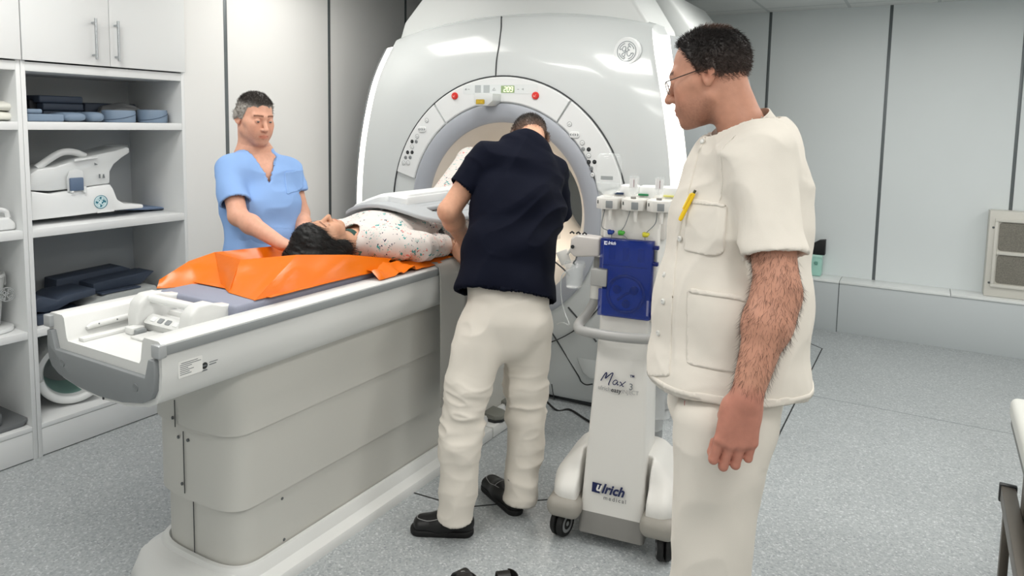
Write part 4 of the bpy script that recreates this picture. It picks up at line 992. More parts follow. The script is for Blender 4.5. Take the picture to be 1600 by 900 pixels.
# tunic
C = Cloth()
secs = [(at(1134, 690, 1.62), .165, .164), (at(1136, 598, 1.62), .166, .165), (at(1144, 470, 1.62), .160, .157), (at(1153, 345, 1.625), .160, .140), (at(1163, 275, 1.63), .148, .114), (at(1172, 236, 1.632), .100, .085), (nb, .064, .064)]
C.S.tor(secs, LW, .045); C.S.cone(shL-LW*.03, shR+LW*.03, .060, .060, .06)
seW = at(1202, 400, 1.42)
for a_, b_ in ((shL, elL), (shR, elR)):
    S_ = Solid().cone(a_, a_+(b_-a_)*1.25, .060, .069); e_ = seW if a_ is shL else a_+(b_-a_)*.72
    C.sleeve(S_, a_, a_+(b_-a_)*.75, e_, b_-a_)
hemz = 1.012; C.plane((0, 0, hemz), (.0, 0, -1))
nkd = _u(hW.w((0, -.03, -.05))-nb)
colc = at(1158, 195, 1.635); cax = _u(EZ*.88-EX*.44+EN*.05)
C.hole(lambda P: np.maximum(-((P-(colc-cax*.027))@cax), d_cone(P, colc-cax*.06, colc+cax*.12, .090, .090)))
def disp_w(V):
    az = V@FW; side_ = V@LW; z = V[:, 2]
    d = .012*(ridge(V, 5, 5, 2.4, 1., .6)-.5)+.009*(ridge(V, 10, 10, 5, 2., .6)-.5)+.0012*(vn(V*60)-.5)
    arm_ = np.clip(1-np.abs(d_cone(V.astype(np.float32), shL, elL, .07, .07))/.05, 0, 1)
    d += arm_*.010*(ridge(V@np.array([FW, LW, EZ]).T, 7, 5, 14, 5.)-.5)
    d += .003*np.exp(-((z-hemz-.012)/.008)**2)*0
    return d
V, F = C.mesh(.0045, disp_w); tunic = link_np('tunic', V, F, M_WCOT, wm); VT, FT = V, F
px_, py_ = pix(V); NT = normals(V, F); facing = ((V-CPOS)*NT).sum(1) < 0
def patch(nm, poly, off, m, par, t=.004, x=None):
    P = np.array(poly, float); a = np.zeros(len(VT), bool); j = len(P)-1
    for i in range(len(P)):
        c_ = ((P[i, 1] > py_) != (P[j, 1] > py_)) & (px_ < (P[j, 0]-P[i, 0])*(py_-P[i, 1])/(P[j, 1]-P[i, 1]+1e-9)+P[i, 0]); a ^= c_; j = i
    a &= facing
    pv, pf = shell_patch(VT, FT, a, off, t); return link_np(nm, pv, pf, m, par) if len(pf) else None
pk1 = [(1076, 310), (1137, 318), (1134, 398), (1116, 404), (1068, 392)]
pk2 = [(1073, 447), (1186, 466), (1184, 590), (1072, 571)]
pka = patch('chest_pocket', pk1, .0026, M_WCOT, tunic); pkb = patch('side_pocket', pk2, .0028, M_WCOT, tunic)
patch('pocket_hem', [(1077, 309.5), (1138, 317.5), (1137.5, 327), (1074, 319)], .0045, M_WCOT, pka); patch('pocket_hem', [(1073, 446.5), (1187, 465.5), (1186.5, 477), (1072.5, 458)], .0048, M_WCOT, pkb)
def hemband(z0, z1): 
    a = (V[:, 2] > z0) & (V[:, 2] < z1) & (((V-np.array([*at(1136, 598, 1.62)]))*NT).sum(1) > 0); pv, pf = shell_patch(VT, FT, a, .0022, .002); return link_np('hem', pv, pf, M_WCOT, tunic)
hemband(hemz+.001, hemz+.020)
# front placket with snaps, standing collar
plk = [(1102, 207), (1078, 258), (1063, 320), (1044, 400), (1036, 480), (1032, 578), (1022, 578), (1012, 500), (1016, 420), (1030, 340), (1050, 280), (1070, 225), (1090, 200)]
patch('placket', [(1112, 203), (1092, 240), (1078, 300), (1060, 380), (1052, 470), (1048, 590), (980, 590), (980, 200)], .003, M_WCOT, tunic)
for x, y in ((1099, 222), (1089, 270), (1077, 322), (1064, 374), (1041, 430), (1039, 470), (1032, 520)):
    k = np.argmin((px_-x)**2+(py_-y)**2+1e6*(~facing)); p = VT[k]; n_ = NT[k]
    link('snap', MB().lathe([(.0005, 0), (.0062, 0), (.0062, .003), (.004, .0042), (.0005, .003)], p+n_*.003, 14, n_), M_SNAP, tunic)
rings = []
for tt, r_ in ((-.045, .084), (-.026, .0795), (-.002, .0735), (.006, .0725), (.007, .0700), (-.02, .0740), (-.045, .078)):
    f_ = np.cross(LW, cax); f_ = f_ if f_@FW > 0 else -f_
    rings.append([colc+cax*(tt-.004*math.cos(a_))+LW*r_*.96*math.sin(a_)+f_*r_*math.cos(a_) for a_ in np.linspace(.14, 2*math.pi-.14, 56)])
link('collar', MB().loft(rings, cap=False, close=False), M_WCOT, tunic)
a = (np.abs((VT-shL)@LW+.028) < .0035) & (VT[:, 2] > 1.40) & (NT@LW > -.3)
if a.sum() > 20:
    pv, pf = shell_patch(VT, FT, a, .0016, .002); link_np('shoulder_seam', pv, pf, M_WCOT, tunic)
# trousers
T = Cloth(); T.S.ecap(hipC+EZ*.19, hipC+EZ*.02, LW, (.145, .118), (.15, .115), .03)
legs_w = [at(1130, 655, 1.535), at(1136, 655, 1.705)]
for hp in legs_w:
    g = hp*np.array([1, 1, 0]); kn = g+FW*.018+EZ*.5; an = g-FW*.01+EZ*.04
    T.S.ecap(hp, kn, LW, (.082, .108), (.075, .082), .025); T.S.ecap(kn, an, LW, (.075, .082), (.08, .086), .02)
T.plane((0, 0, .03), (0, 0, -1)); T.plane((0, 0, hemz+.14), (0, 0, 1))
def disp_p(V): return .014*(ridge(V, 5, 5, 1.6, 3., .6)-.5)+.009*(ridge(V, 8, 8, 8, 4.)-.5)
V, F = T.mesh(.005, disp_p); tr = link_np('trousers', V, F, M_WCOT, wm)
p = None
VT, FT = V, F; px_, py_ = pix(V); NT = normals(V, F); facing = ((V-CPOS)*NT).sum(1) < 0
patch('fly_label', [(1068, 622), (1072.5, 623), (1072, 642), (1067.5, 641)], .0015, mat('label_red', '#c22a36', rough=.6), tr, .002)
for hp in legs_w:
    g = hp*np.array([1, 1, 0]); shoe(wm, g-FW*.09, g+FW*.19, mat('shoe_white', '#dedad2', rough=.5), mat('sole_grey', '#8a8a88', rough=.7))
# ---------------------------------------------------------------- man in blue scrubs behind the couch
FB = .62*EX-.785*EN; LB = np.cross(EZ, FB)
bm_ = person('standing man in light blue short-sleeved scrubs with cropped greying hair, behind the couch', (*at(410, 600, 3.24)[:2], 0))
hB = Head(at(399, 185, 3.2), _u((.74*EX-.67*EN)*math.cos(.2)-EZ*math.sin(.2)), EZ+.03*EX, .905)
nbB = at(397, 234, 3.24); scB = at(403, 258, 3.25)
sL, sR = at(451, 268, 3.36), at(357, 263, 3.14)
eR, wR = at(372, 338, 3.03), at(440, 381, 2.90)
eL, wL = at(470, 334, 3.36), at(477, 388, 3.14)
B = Solid(); hB.put(B, .03)
B.cone(hB.w((0, -.028, -.05)), nbB, .056, .060, .03); B.cone(hB.w((0, -.055, -.045)), nbB-FB*.03, .04, .055, .03)
B.ecap(nbB-EZ*.02, scB-EZ*.05, LB, (.09, .055), (.15, .09), .04); B.ecap(scB-EZ*.05, at(408, 420, 3.23), LB, (.14, .085), (.12, .085), .05)
arm(B, sL, eL, wL, .046); arm(B, sR, eR, wR, .046)
hand(B, wR, at(468, 390, 2.86)-wR, EZ+.3*EN, EN+.3*EX, curl=(15, 25, 15)); hand(B, wL, at(482, 400, 3.08)-wL, EZ, -EX*.5-EN*.2, curl=(20, 30, 20))
hipB = at(413, 478, 3.24); hipB[2] = .93
for s in (-1, 1):
    hp = hipB+s*LB*.085; g = hp*np.array([1, 1, 0]); B.cone(hp, g+EZ*.5, .07, .05, .04); B.cone(g+EZ*.5, g+EZ*.1, .048, .035, .03)
V, F, col = skin_obj(B, .0028, SKIN2, bm_)
hB.tint(V, col, stub=.28, flush=.09); bodyB = link_np('body', V, F, M_SKIN, bm_, col); hB.eyes(bm_, '#3b342c', (.0, 1, -.35))
def reg_b(q):
    m = np.abs(q[:, 0]); front = .068+.10*np.clip(q[:, 2]-.06, -1, .03)-.95*np.clip(m-.030, 0, 1)
    low = -.056+1.3*np.clip(q[:, 1]+.06, 0, .04)
    r = np.maximum(q[:, 1]-front, low-q[:, 2]); r = np.maximum(r, np.where(q[:, 1] > -.03, -.012-q[:, 2]+1.1*np.clip(q[:, 1]-.030, 0, 1), -1))
    return (r+(vn(q*110)-.5)*.005).astype(np.float32)
def col_b(q, V):
    n = vn(V*330); f = np.clip((q[:, 2]-.060)/.030, 0, 1); f = f*f*(3-2*f)
    return (np.array(lin('#a5a19b')[:3])*(1-f)[:, None]+np.array(lin('#36312e')[:3])*f[:, None])*(.55+.9*n)[:, None]
hair_mesh(hB, reg_b, lambda q: (.002+.004*np.clip(q[:, 2]/.1, 0, 1)).astype(np.float32), .0034, bm_, col_b, 5000, .009, lambda q: np.stack([0*q[:, 0], .5+0*q[:, 0], .3+0*q[:, 0]], 1)*.7, seed=8, r=.0007)
C = Cloth()
C.S.tor([(at(412, 470, 3.24), .165, .125), (at(412, 400, 3.23), .160, .122), (at(407, 320, 3.235), .168, .118), (at(403, 275, 3.25), .150, .098), (nbB-EZ*.025, .085, .07)], LB, .045)
C.S.cone(sL-LB*.03, sR+LB*.03, .055, .055, .06)
for a_, b_, e_ in ((sR, eR, at(368, 316, 3.06)), (sL, eL, at(464, 300, 3.36))):
    S_ = Solid().cone(a_, a_+(b_-a_)*1.3, .056, .066); C.sleeve(S_, a_, a_+(b_-a_)*.75, e_, b_-a_)
vt = at(426, 247, 3.12)                              # point of the V neck
up_ = _u(nbB+EZ*.03-vt); nv = np.cross(up_, LB); nv = _u(nv)
def vneck(P):
    q = P-vt.astype(np.float32); u_ = q@up_; x_ = np.abs(q@LB); wedge = x_-.55*u_
    dep = np.abs((P-vt)@FB+.03)-.10
    return np.maximum(np.maximum(wedge*.9, dep), u_-.4)
C.hole(lambda P: np.minimum(d_cone(P, nbB-EZ*.03+FB*.005, nbB+EZ*.08+FB*.015, .066, .075), vneck(P)))
C.plane((0, 0, .80), (0, 0, -1))
def disp_b(V):
    d = .013*(ridge(V, 6, 6, 5, 11., .6)-.5)+.010*(ridge(V, 9, 9, 13, 12.)-.5)
    low = np.clip((1.12-V[:, 2])/.2, 0, 1); return d+low*.010*(ridge(V, 5, 5, 12, 14.)-.5)
V, F = C.mesh(.0052, disp_b); top = link_np('scrub_top', V, F, M_BLUE, bm_); VT, FT = V, F; px_, py_ = pix(V); NT = normals(V, F); facing = ((V-CPOS)*NT).sum(1) < 0
patch('chest_pocket', [(443, 268), (473, 264), (474, 296), (447, 306)], .003, M_BLUE, top)
rim = [nbB+EZ*.028-LB*.078-FB*.015, nbB+EZ*.01-LB*.072+FB*.035, vt*.5+.5*(nbB-LB*.072+FB*.04)-LB*.0+FB*.02, vt+FB*.012]
T = Cloth(); T.S.ecap(hipB+EZ*.12, hipB+EZ*.01, LB, (.15, .11), (.155, .112), .03)
for s in (-1, 1):
    hp = hipB+s*LB*.085; g = hp*np.array([1, 1, 0]); T.S.ecap(hp, g+EZ*.5, LB, (.082, .095), (.072, .076), .025); T.S.ecap(g+EZ*.5, g+EZ*.05, LB, (.072, .076), (.078, .082), .02)
    shoe(bm_, g-FB*.09, g+FB*.18, MATS['shoe_white'], MATS['sole_grey'])
T.plane((0, 0, .05), (0, 0, -1)); V, F = T.mesh(.007, lambda V: .004*(ridge(V, 6, 6, 4, 15.)-.5)); link_np('trousers', V, F, M_BLUE, bm_)
# ---------------------------------------------------------------- man in the navy shirt, bending over the patient, seen from behind
ca, sa = math.cos(.36), math.sin(.36)
FN = ca*EN-sa*EX; LN = np.cross(EZ, FN)
nm = person('man seen from behind in navy shirt and white trousers, bending over the couch', (*at(765, 830, 2.78)[:2], 0))
hipN = at(791, 478, 2.82); nbN = at(826, 231, 3.13); chN = at(810, 262, 3.08)
leanv = _u(nbN-hipN)
hN = Head(at(826, 220, 3.26), _u(FN*.80+EX*.05-EZ*.55), _u(leanv*.55+EZ*.8+FN*.6+.10*EX), .93)
sL, sR = at(757, 248, 3.03), at(863, 272, 3.18)
eL, wL = at(701, 330, 2.97), at(726, 377, 3.14)
eR, wR = at(868, 340, 3.28), at(840, 372, 3.36)
B = Solid(); hN.put(B, .03)
B.cone(hN.w((0, -.03, -.04)), nbN-leanv*.02, .056, .062, .03); B.cone(hN.w((0, -.06, -.02)), nbN-FN*.02, .046, .056, .03)
spn = lambda f: hipN+(chN-hipN)*f
B.ecap(nbN-leanv*.03, chN-leanv*.04, LN, (.09, .06), (.15, .09), .04); B.ecap(chN-leanv*.04, hipN, LN, (.15, .09), (.13, .1), .04)
arm(B, sL, eL, wL, .052); arm(B, sR, eR, wR, .05)
hand(B, wL, at(712, 404, 3.20)-wL, -EN*.6+EZ*.2-.5*EX, EZ*.7-EX, curl=(30, 45, 30)); hand(B, wR, at(815, 385, 3.42)-wR, EZ, LN, curl=(25, 35, 25))
kL, kR = at(723, 655, 2.74), at(824, 655, 2.93); aL, aR = at(709, 806, 2.715), at(806, 783, 2.885)
gL, gR = at(757, 505, 2.79), at(826, 508, 2.88)
for hp, kn, an in ((gL, kL, aL), (gR, kR, aR)): B.cone(hp, kn, .07, .05, .04); B.cone(kn, an+EZ*.05, .048, .032, .03)
V, F, col = skin_obj(B, .0034, SKIN3, nm)
hN.tint(V, col, flush=.12); so = _u(hN.w((0, -.09, 0))-hN.o); bodyN = link_np('body', V, F, M_SKIN, nm, col); hN.eyes(nm)
def reg_n(q):
    front = .075-.45*np.clip(np.abs(q[:, 0])-.04, 0, 1); low = -.088+1.15*np.clip(q[:, 1]+.06, 0, .06)
    r = np.maximum(q[:, 1]-front, low-q[:, 2]); return (np.maximum(r, np.where(q[:, 1] > -.03, .0-q[:, 2]+1.5*np.clip(q[:, 1]-.02, 0, 1), -1))+(vn(q*110)-.5)*.005).astype(np.float32)
def col_n(q, V):
    f = np.clip((q[:, 2]+.01)/.08, 0, 1)[:, None]; return (np.array(lin('#7a5f50')[:3])*(1-f)+np.array(lin('#2b2522')[:3])*f)*(.55+.9*vn(V*330))[:, None]
hair_mesh(hN, reg_n, lambda q: (.0015+.004*np.clip(q[:, 2]/.09, 0, 1)).astype(np.float32), .0034, nm, col_n, 5000, .009, lambda q: np.stack([0*q[:, 0], -.2+0*q[:, 0], .4+0*q[:, 0]], 1)*.6, seed=9, r=.0006)
C = Cloth()
C.S.tor([(at(791, 510, 2.79), .195, .13), (at(792, 458, 2.82), .193, .132), (at(798, 395, 2.90), .185, .125), (at(811, 325, 3.0), .192, .128), (at(813, 268, 3.08), .178, .105), (at(821, 239, 3.12), .115, .075), (nbN, .072, .062)], LN, .045)
C.S.cone(sL-LN*.03, sR+LN*.03, .062, .062, .05)
for a_, b_, e_ in ((sL, eL, at(720, 291, 2.98)), (sR, eR, at(872, 338, 3.26))):
    S_ = Solid().cone(a_, a_+(b_-a_)*1.25, .068, .072); C.sleeve(S_, a_, a_+(b_-a_)*.8, e_, b_-a_+(-.3*EX*.1 if a_ is sL else 0))
hp_ = at(794, 462, 2.82); C.plane(hp_, _u(-leanv*1.+np.array([0, 0, -.4])))
nk = _u(hN.w((0, -.03, -.04))-nbN); C.hole(lambda P: d_cone(P, nbN-leanv*.03, nbN+nk*.12, .060, .066))
def disp_n(V):
    q = V@np.array([EX, EN, EZ]).T
    dg = np.stack([(q[:, 0]+q[:, 2])*.7, q[:, 1], (q[:, 2]-q[:, 0])*.7], 1)
    return .016*(ridge(dg, 3, 3, 10, 21., .6)-.5)+.012*(ridge(V, 4, 4, 6, 22.)-.5)+.002*(ridge(V, 11, 11, 14, 23.)-.5)
V, F = C.mesh(.005, disp_n); shn = link_np('shirt', V, F, M_NAVY, nm); VT, FT = V, F; px_, py_ = pix(V); NT = normals(V, F); facing = ((V-CPOS)*NT).sum(1) < 0
patch('sleeve_tag', [(702, 262), (709, 265), (706, 274), (700, 271)], .002, mat('tag_white', '#e4e4e4', rough=.7), shn, .002)
rings = [[nbN+nk*tt+np.cross(nk, LN)*r_*math.cos(a_)+LN*r_*math.sin(a_) for a_ in np.linspace(0, 2*math.pi, 40, endpoint=False)] for tt, r_ in ((-.012, .066), (.040, .0625), (.0415, .0605), (-.012, .062))]
link('undershirt', MB().loft(rings, cap=False), mat('undershirt_white', '#e8e8e6', rough=.8), nm)
T = Cloth(deep=.035); T.S.ecap(hipN+leanv*.06, hipN-EZ*.05, LN, (.165, .125), (.172, .13), .03)
T.S.ecap(gL-EZ*.0, at(731, 602, 2.75), LN, (.098, .110), (.090, .095), .022); T.S.ecap(at(731, 602, 2.75), at(718, 700, 2.73), LN, (.088, .093), (.072, .080), .02); T.S.ecap(at(718, 700, 2.73), at(709, 850, 2.715), LN, (.072, .08), (.066, .075), .02)
T.S.ecap(gR-EZ*.0, at(822, 602, 2.91), LN, (.098, .110), (.086, .095), .022); T.S.ecap(at(822, 602, 2.91), at(823, 690, 2.93), LN, (.084, .093), (.072, .08), .02); T.S.ecap(at(823, 690, 2.93), at(805, 835, 2.88), LN, (.072, .08), (.060, .07), .02)
T.S.cone(at(803, 500, 2.79), at(800, 530, 2.80), .10, .09, .05)
cutL, cutR = at(709, 812, 2.7), at(804, 782, 2.88)
T.cut.append(lambda P: np.where((P-at(765, 700, 2.8))@EX < 0, (P-cutL)@_u(-EZ-.0*EX), (P-cutR)@_u(-EZ)))
def disp_t(V):
    kz = np.exp(-((V[:, 2]-.44)/.13)**2); q = V.copy()
    seat = .014*(ridge(V, 5, 5, 4, 33., .7)-.5); low = np.clip((.35-V[:, 2])/.2, 0, 1)
    return seat+kz*.017*(ridge(V, 8, 8, 26, 31., .9)-.45)*(.4+1.2*vn(V*7))+.007*(ridge(V, 9, 9, 12, 32.)-.5)+low*.009*(ridge(V, 5, 5, 16, 34.)-.5)
V, F = T.mesh(.005, disp_t); tn = link_np('trousers', V, F, M_WCOT, nm)
M_SHB = mat('shoe_black_leather', '#141415', rough=.42, bump=.3, bscale=120); M_SOB = mat('sole_black', '#0d0d0e', rough=.6); M_SOCK = mat('sock_grey', '#8d8580', rough=.9, bump=.3, bscale=600)
hl, tl = onZ(739, 842, 0), onZ(640, 836, 0); hl = hl+.03*EN; tl = tl+.03*EN
sh1 = shoe(nm, hl, tl, M_SHB, M_SOB)
hr = onZ(812, 812, 0)+.02*EN; tr_ = hr+_u(.93*EN-.55*EX)*.29
sh2 = shoe(nm, hr, tr_, M_SHB, M_SOB)
for sh_, h0, t0 in ((sh1, hl, tl), (sh2, hr, tr_)):
    f_ = _u(t0-h0); s_ = np.cross(f_, EZ); X = lambda a, b, c: h0+f_*a*np.linalg.norm(t0-h0)+s_*b+EZ*c
    vv = np.array([v.co[:] for v in sh_.data.vertices])+np.array(nm['_o']); L_ = np.linalg.norm(t0-h0)
    def on_shoe(a, b):
        q_ = vv-X(a, b, 0); d2 = (q_@f_)**2+(q_@s_)**2; k_ = np.argmin(d2-.02*np.clip(vv[:, 2]-.02, 0, .04)*(d2 < .0002)); return vv[k_]+EZ*.0012+s_*math.copysign(.001, b)
    P = [on_shoe(.58+.33*math.cos(t), .034*math.sin(t)) for t in np.linspace(-2.2, 2.2, 26)]; P = list(np.array([np.mean(P[max(0, i-1):i+2], 0) for i in range(len(P))]))
    link('stitching', MB().tube(P, .0014, 5), mat('stitch_grey', '#9a9a9a', rough=.7), sh_)
    link('stitching', MB().tube([on_shoe(.50, b_) for b_ in np.linspace(-.034, .034, 9)], .0014, 5), MATS['stitch_grey'], sh_)
for an, h0, t0 in ((aL, hl, tl), (aR, hr, tr_)):
    c0 = h0+(t0-h0)*.26; link('sock', MB().tube([c0+EZ*.045, c0*.6+an*.4+EZ*.03, an+EZ*.10], [.033, .035, .037], 18), M_SOCK, nm)
# ---------------------------------------------------------------- patient on the couch, sheet and coil
M_ORANGE = mat('orange_plastic', '#e2700c', rough=.28, spec=.5, bump=.25, bscale=30)
MZ = .979
def floral():
    m = mat('pyjama_floral', '#dcd5d0', rough=.8, bump=.1, bscale=700); nt = m.node_tree; N = nt.nodes; L = nt.links; b = N['Principled BSDF']
    tc = N.new('ShaderNodeTexCoord'); last = None
    nzc = N.new('ShaderNodeTexNoise'); nzc.inputs['Scale'].default_value = 9; L.new(tc.outputs['Object'], nzc.inputs['Vector'])
    dis = N.new('ShaderNodeTexNoise'); dis.inputs['Scale'].default_value = 60; L.new(tc.outputs['Object'], dis.inputs['Vector'])
    ad = N.new('ShaderNodeMix'); ad.data_type = 'VECTOR'; ad.inputs[0].default_value = .035; L.new(tc.outputs['Object'], ad.inputs[4]); L.new(dis.outputs['Color'], ad.inputs[5])
    for sc_v, col, th, lo, seed in ((38, '#3f9d9a', .26, .50, 0), (55, '#27304f', .20, .48, 5), (48, '#d98a80', .24, .52, 9), (70, '#86bfb9', .22, .47, 13)):
        mp = N.new('ShaderNodeMapping'); mp.inputs['Location'].default_value = (seed, seed*.7, 0); L.new(ad.outputs[1], mp.inputs['Vector'])
        v = N.new('ShaderNodeTexVoronoi'); v.inputs['Scale'].default_value = sc_v; L.new(mp.outputs[0], v.inputs['Vector'])
        c = N.new('ShaderNodeTexNoise'); c.inputs['Scale'].default_value = 11; c.inputs['Detail'].default_value = 1; L.new(mp.outputs[0], c.inputs['Vector'])
        l1 = N.new('ShaderNodeMath'); l1.operation = 'LESS_THAN'; l1.inputs[1].default_value = th; L.new(v.outputs['Distance'], l1.inputs[0])
        l2 = N.new('ShaderNodeMath'); l2.operation = 'GREATER_THAN'; l2.inputs[1].default_value = lo+.02; L.new(c.outputs['Fac'], l2.inputs[0])
        mu = N.new('ShaderNodeMath'); mu.operation = 'MULTIPLY'; L.new(l1.outputs[0], mu.inputs[0]); L.new(l2.outputs[0], mu.inputs[1])
        mx = N.new('ShaderNodeMix'); mx.data_type = 'RGBA'; L.new(mu.outputs[0], mx.inputs[0]); mx.inputs[7].default_value = lin(col)
        if last is None: mx.inputs[6].default_value = lin('#dcd5d0')
        else: L.new(last, mx.inputs[6])
        last = mx.outputs[2]
    L.new(last, b.inputs['Base Color']); return m
M_FLOR = floral()
pa = person('person lying on the couch with black hair and white floral pyjamas, knees raised', (GX, 2.5, MZ))
UZ = np.array([0, 0, 1.]); UY = np.array([0, 1., 0]); UX = np.array([1., 0, 0])
hP = Head((GX, 2.065, 1.088), UZ+.10*UY+.04*UX, -UY+.1*UZ, .90, female=True, nose=.9)
neck0 = np.array([GX, 2.235, 1.062])
sP = {1: np.array([GX+.165, 2.30, 1.068]), -1: np.array([GX-.165, 2.30, 1.068])}
eP = {1: np.array([GX+.232, 2.43, 1.040]), -1: np.array([GX-.19, 2.56, 1.035])}
wP = {1: np.array([GX+.228, 2.605, 1.022]), -1: np.array([GX-.19, 2.80, 1.03])}
B = Solid(); hP.put(B, .03)
B.cone(hP.w((0, -.02, -.05)), neck0, .048, .052, .03)
B.ecap(neck0+UY*.03, neck0+UY*.12, UX, (.09, .05), (.14, .07), .04); B.ecap(neck0+UY*.12, (GX, 2.92, 1.06), UX, (.13, .07), (.13, .07), .04)
for s in (1, -1):
    arm(B, sP[s], eP[s], wP[s], .040)
    hand(B, wP[s], UY-.05*UX if s > 0 else UY, UZ+.5*UX*s, -UX*s+UZ*.6, curl=(18, 30, 20), sc=.9)
    hp = np.array([GX+s*.085, 2.93, 1.06]); kn = np.array([GX+s*.10, 3.30, 1.36]); an = np.array([GX+s*.09, 3.60, 1.03])
    B.cone(hp, kn, .07, .05, .03); B.cone(kn, an, .048, .034, .03); B.cone(an, an+np.array([0, .09, .07]), .034, .028, .02)
V, F, col = skin_obj(B, .003, np.array(lin('#c99a7e')[:3]), pa)
hP.tint(V, col, flush=.10, brow=(.3, .22, .2)); bodyP = link_np('body', V, F, M_SKIN, pa, col); hP.eyes(pa, look=(0, .8, -.5))
# long black hair falling round the head
HS = Solid(); X_ = hP.w
HS.add(lambda P: np.maximum(hP.d(P)-.012, ((hP.loc(P)[:, 1]-.040)-.95*(hP.loc(P)[:, 2]-.03)-.05*np.abs(hP.loc(P)[:, 0])*0).astype(np.float32)*.7), hP.o-.2, hP.o+.2, .02)
A_ = hP.A
HS.ell(X_((.052, -.035, -.035)), (.040, .055, .105), A_, .03); HS.ell(X_((-.055, -.04, -.03)), (.03, .05, .09), A_, .03)
HS.ell(X_((.055, -.075, .04)), (.075, .032, .095), A_, .04); HS.ell(X_((.0, -.07, .085)), (.10, .04, .07), A_, .05); HS.ell(X_((.02, .0, .10)), (.07, .07, .035), A_, .04)
HS.add(lambda P: -(P[:, 2]-(MZ+.004)), hP.o-1, hP.o+1, .004, 'i')
V, F = nets(HS.ev, *HS.bbox(), .004); V = relax(V, F, 2, .4); N_ = normals(V, F); q = hP.loc(V)
fl = np.stack([q[:, 0]*2+.15, -.5-0*q[:, 0], -.9+0*q[:, 0]], 1)
wv = vn(np.stack([V[:, 0]*20, V[:, 1]*20, V[:, 2]*90], 1)+vn(V*9)[:, None]*4); V = V+N_*((wv-.5)*.005)[:, None]
rs = np.random.RandomState(2); ids = rs.choice(np.nonzero(V[:, 2] > MZ+.02)[0], 3500); d = fl[ids]@A_+N_[ids]*.35; d /= np.linalg.norm(d, axis=1, keepdims=True)
SV, SF = strands(V[ids], d, .035, .0005, -N_[ids]*.01, 3); SV[:, 2] = np.maximum(SV[:, 2], MZ+.003)
Vt = np.concatenate([V, SV]); Ft = np.concatenate([F[:, [0, 1, 2]], F[:, [0, 2, 3]], SF+len(V)])
link_np('hair', Vt, Ft, M_HAIR, pa, np.concatenate([np.full((len(V), 3), .008), np.repeat(.006+.012*rs.rand(len(ids), 1), 7, 0)*np.array([[1., .95, .9]])]))
# pyjama top with long sleeves
C = Cloth(deep=.03)
C.S.tor([(neck0+UY*.0-UZ*.0, .062, .056), (np.array([GX, 2.30, 1.062]), .15, .076), (np.array([GX, 2.40, 1.076]), .178, .096), (np.array([GX, 2.60, 1.078]), .172, .100), (np.array([GX, 2.86, 1.08]), .175, .100), (np.array([GX, 2.97, 1.08]), .17, .095)], UX, .04)
for s in (1, -1):
    S_ = Solid().cone(sP[s]-UX*s*.02, eP[s], .070, .062, .02).cone(eP[s], wP[s]+(wP[s]-eP[s])*.4, .061, .050, .02); C.sleeve(S_, sP[s], eP[s], wP[s]-(wP[s]-eP[s])*.06, wP[s]-eP[s], .04, .012)
C.hole(lambda P: d_cone(P, neck0-UY*.06, neck0+UY*.015+UZ*.03, .056, .05)); C.plane((0, 2.94, 0), (0, 1, 0))
C.cut.append(lambda P: (MZ+.002)-P[:, 2])
def disp_pj(V):
    sv = np.clip(1-(np.minimum(d_cone(V.astype(np.float32), sP[1], eP[1], .06, .06), d_cone(V.astype(np.float32), eP[1], wP[1], .055, .05)))/.03, 0, 1)
    return .006*(ridge(V, 6, 8, 8, 41.)-.5)+.003*(ridge(V, 14, 14, 14, 42.)-.5)+sv*.009*(ridge(V, 7, 19, 7, 43., .6)-.5)
V, F = C.mesh(.0045, disp_pj); V[:, 2] = np.maximum(V[:, 2], MZ+.002); pj = link_np('pyjama_top', V, F, M_FLOR, pa); VT, FT = V, F; px_, py_ = pix(V); NT = normals(V, F); facing = ((V-CPOS)*NT).sum(1) < 0
T = Cloth()
for s in (1, -1):
    hp = np.array([GX+s*.085, 2.93, 1.075]); kn = np.array([GX+s*.10, 3.30, 1.37]); an = np.array([GX+s*.09, 3.60, 1.04])
    T.S.ecap(hp-UY*.06, hp, UX, (.09, .088), (.09, .092), .03); T.S.ecap(hp, kn, UX, (.088, .095), (.070, .074), .02); T.S.ecap(kn, an+(an-kn)*.05, UX, (.070, .072), (.058, .062), .02)
T.plane((0, 3.57, 0), (0, 1, 0)); T.cut.append(lambda P: (MZ+.002)-P[:, 2])
V, F = T.mesh(.006, lambda V: .008*(ridge(V, 7, 9, 9, 45.)-.5)); V[:, 2] = np.maximum(V[:, 2], MZ+.002); link_np('pyjama_trousers', V, F, M_FLOR, pa)
nd = _u(neck0-hP.w((0, -.02, -.05))); uu = np.cross(nd, UX)
link('neckband', MB().loft([[neck0+nd*tt+UX*r_*math.cos(a_)+uu*r_*math.sin(a_)-UY*.012 for a_ in np.linspace(0, 2*math.pi, 32, endpoint=False)] for tt, r_ in ((-.010, .056), (.012, .062), (.013, .058), (-.01, .052))], cap=False), mat('neckband_green', '#23463f', rough=.8), pa)
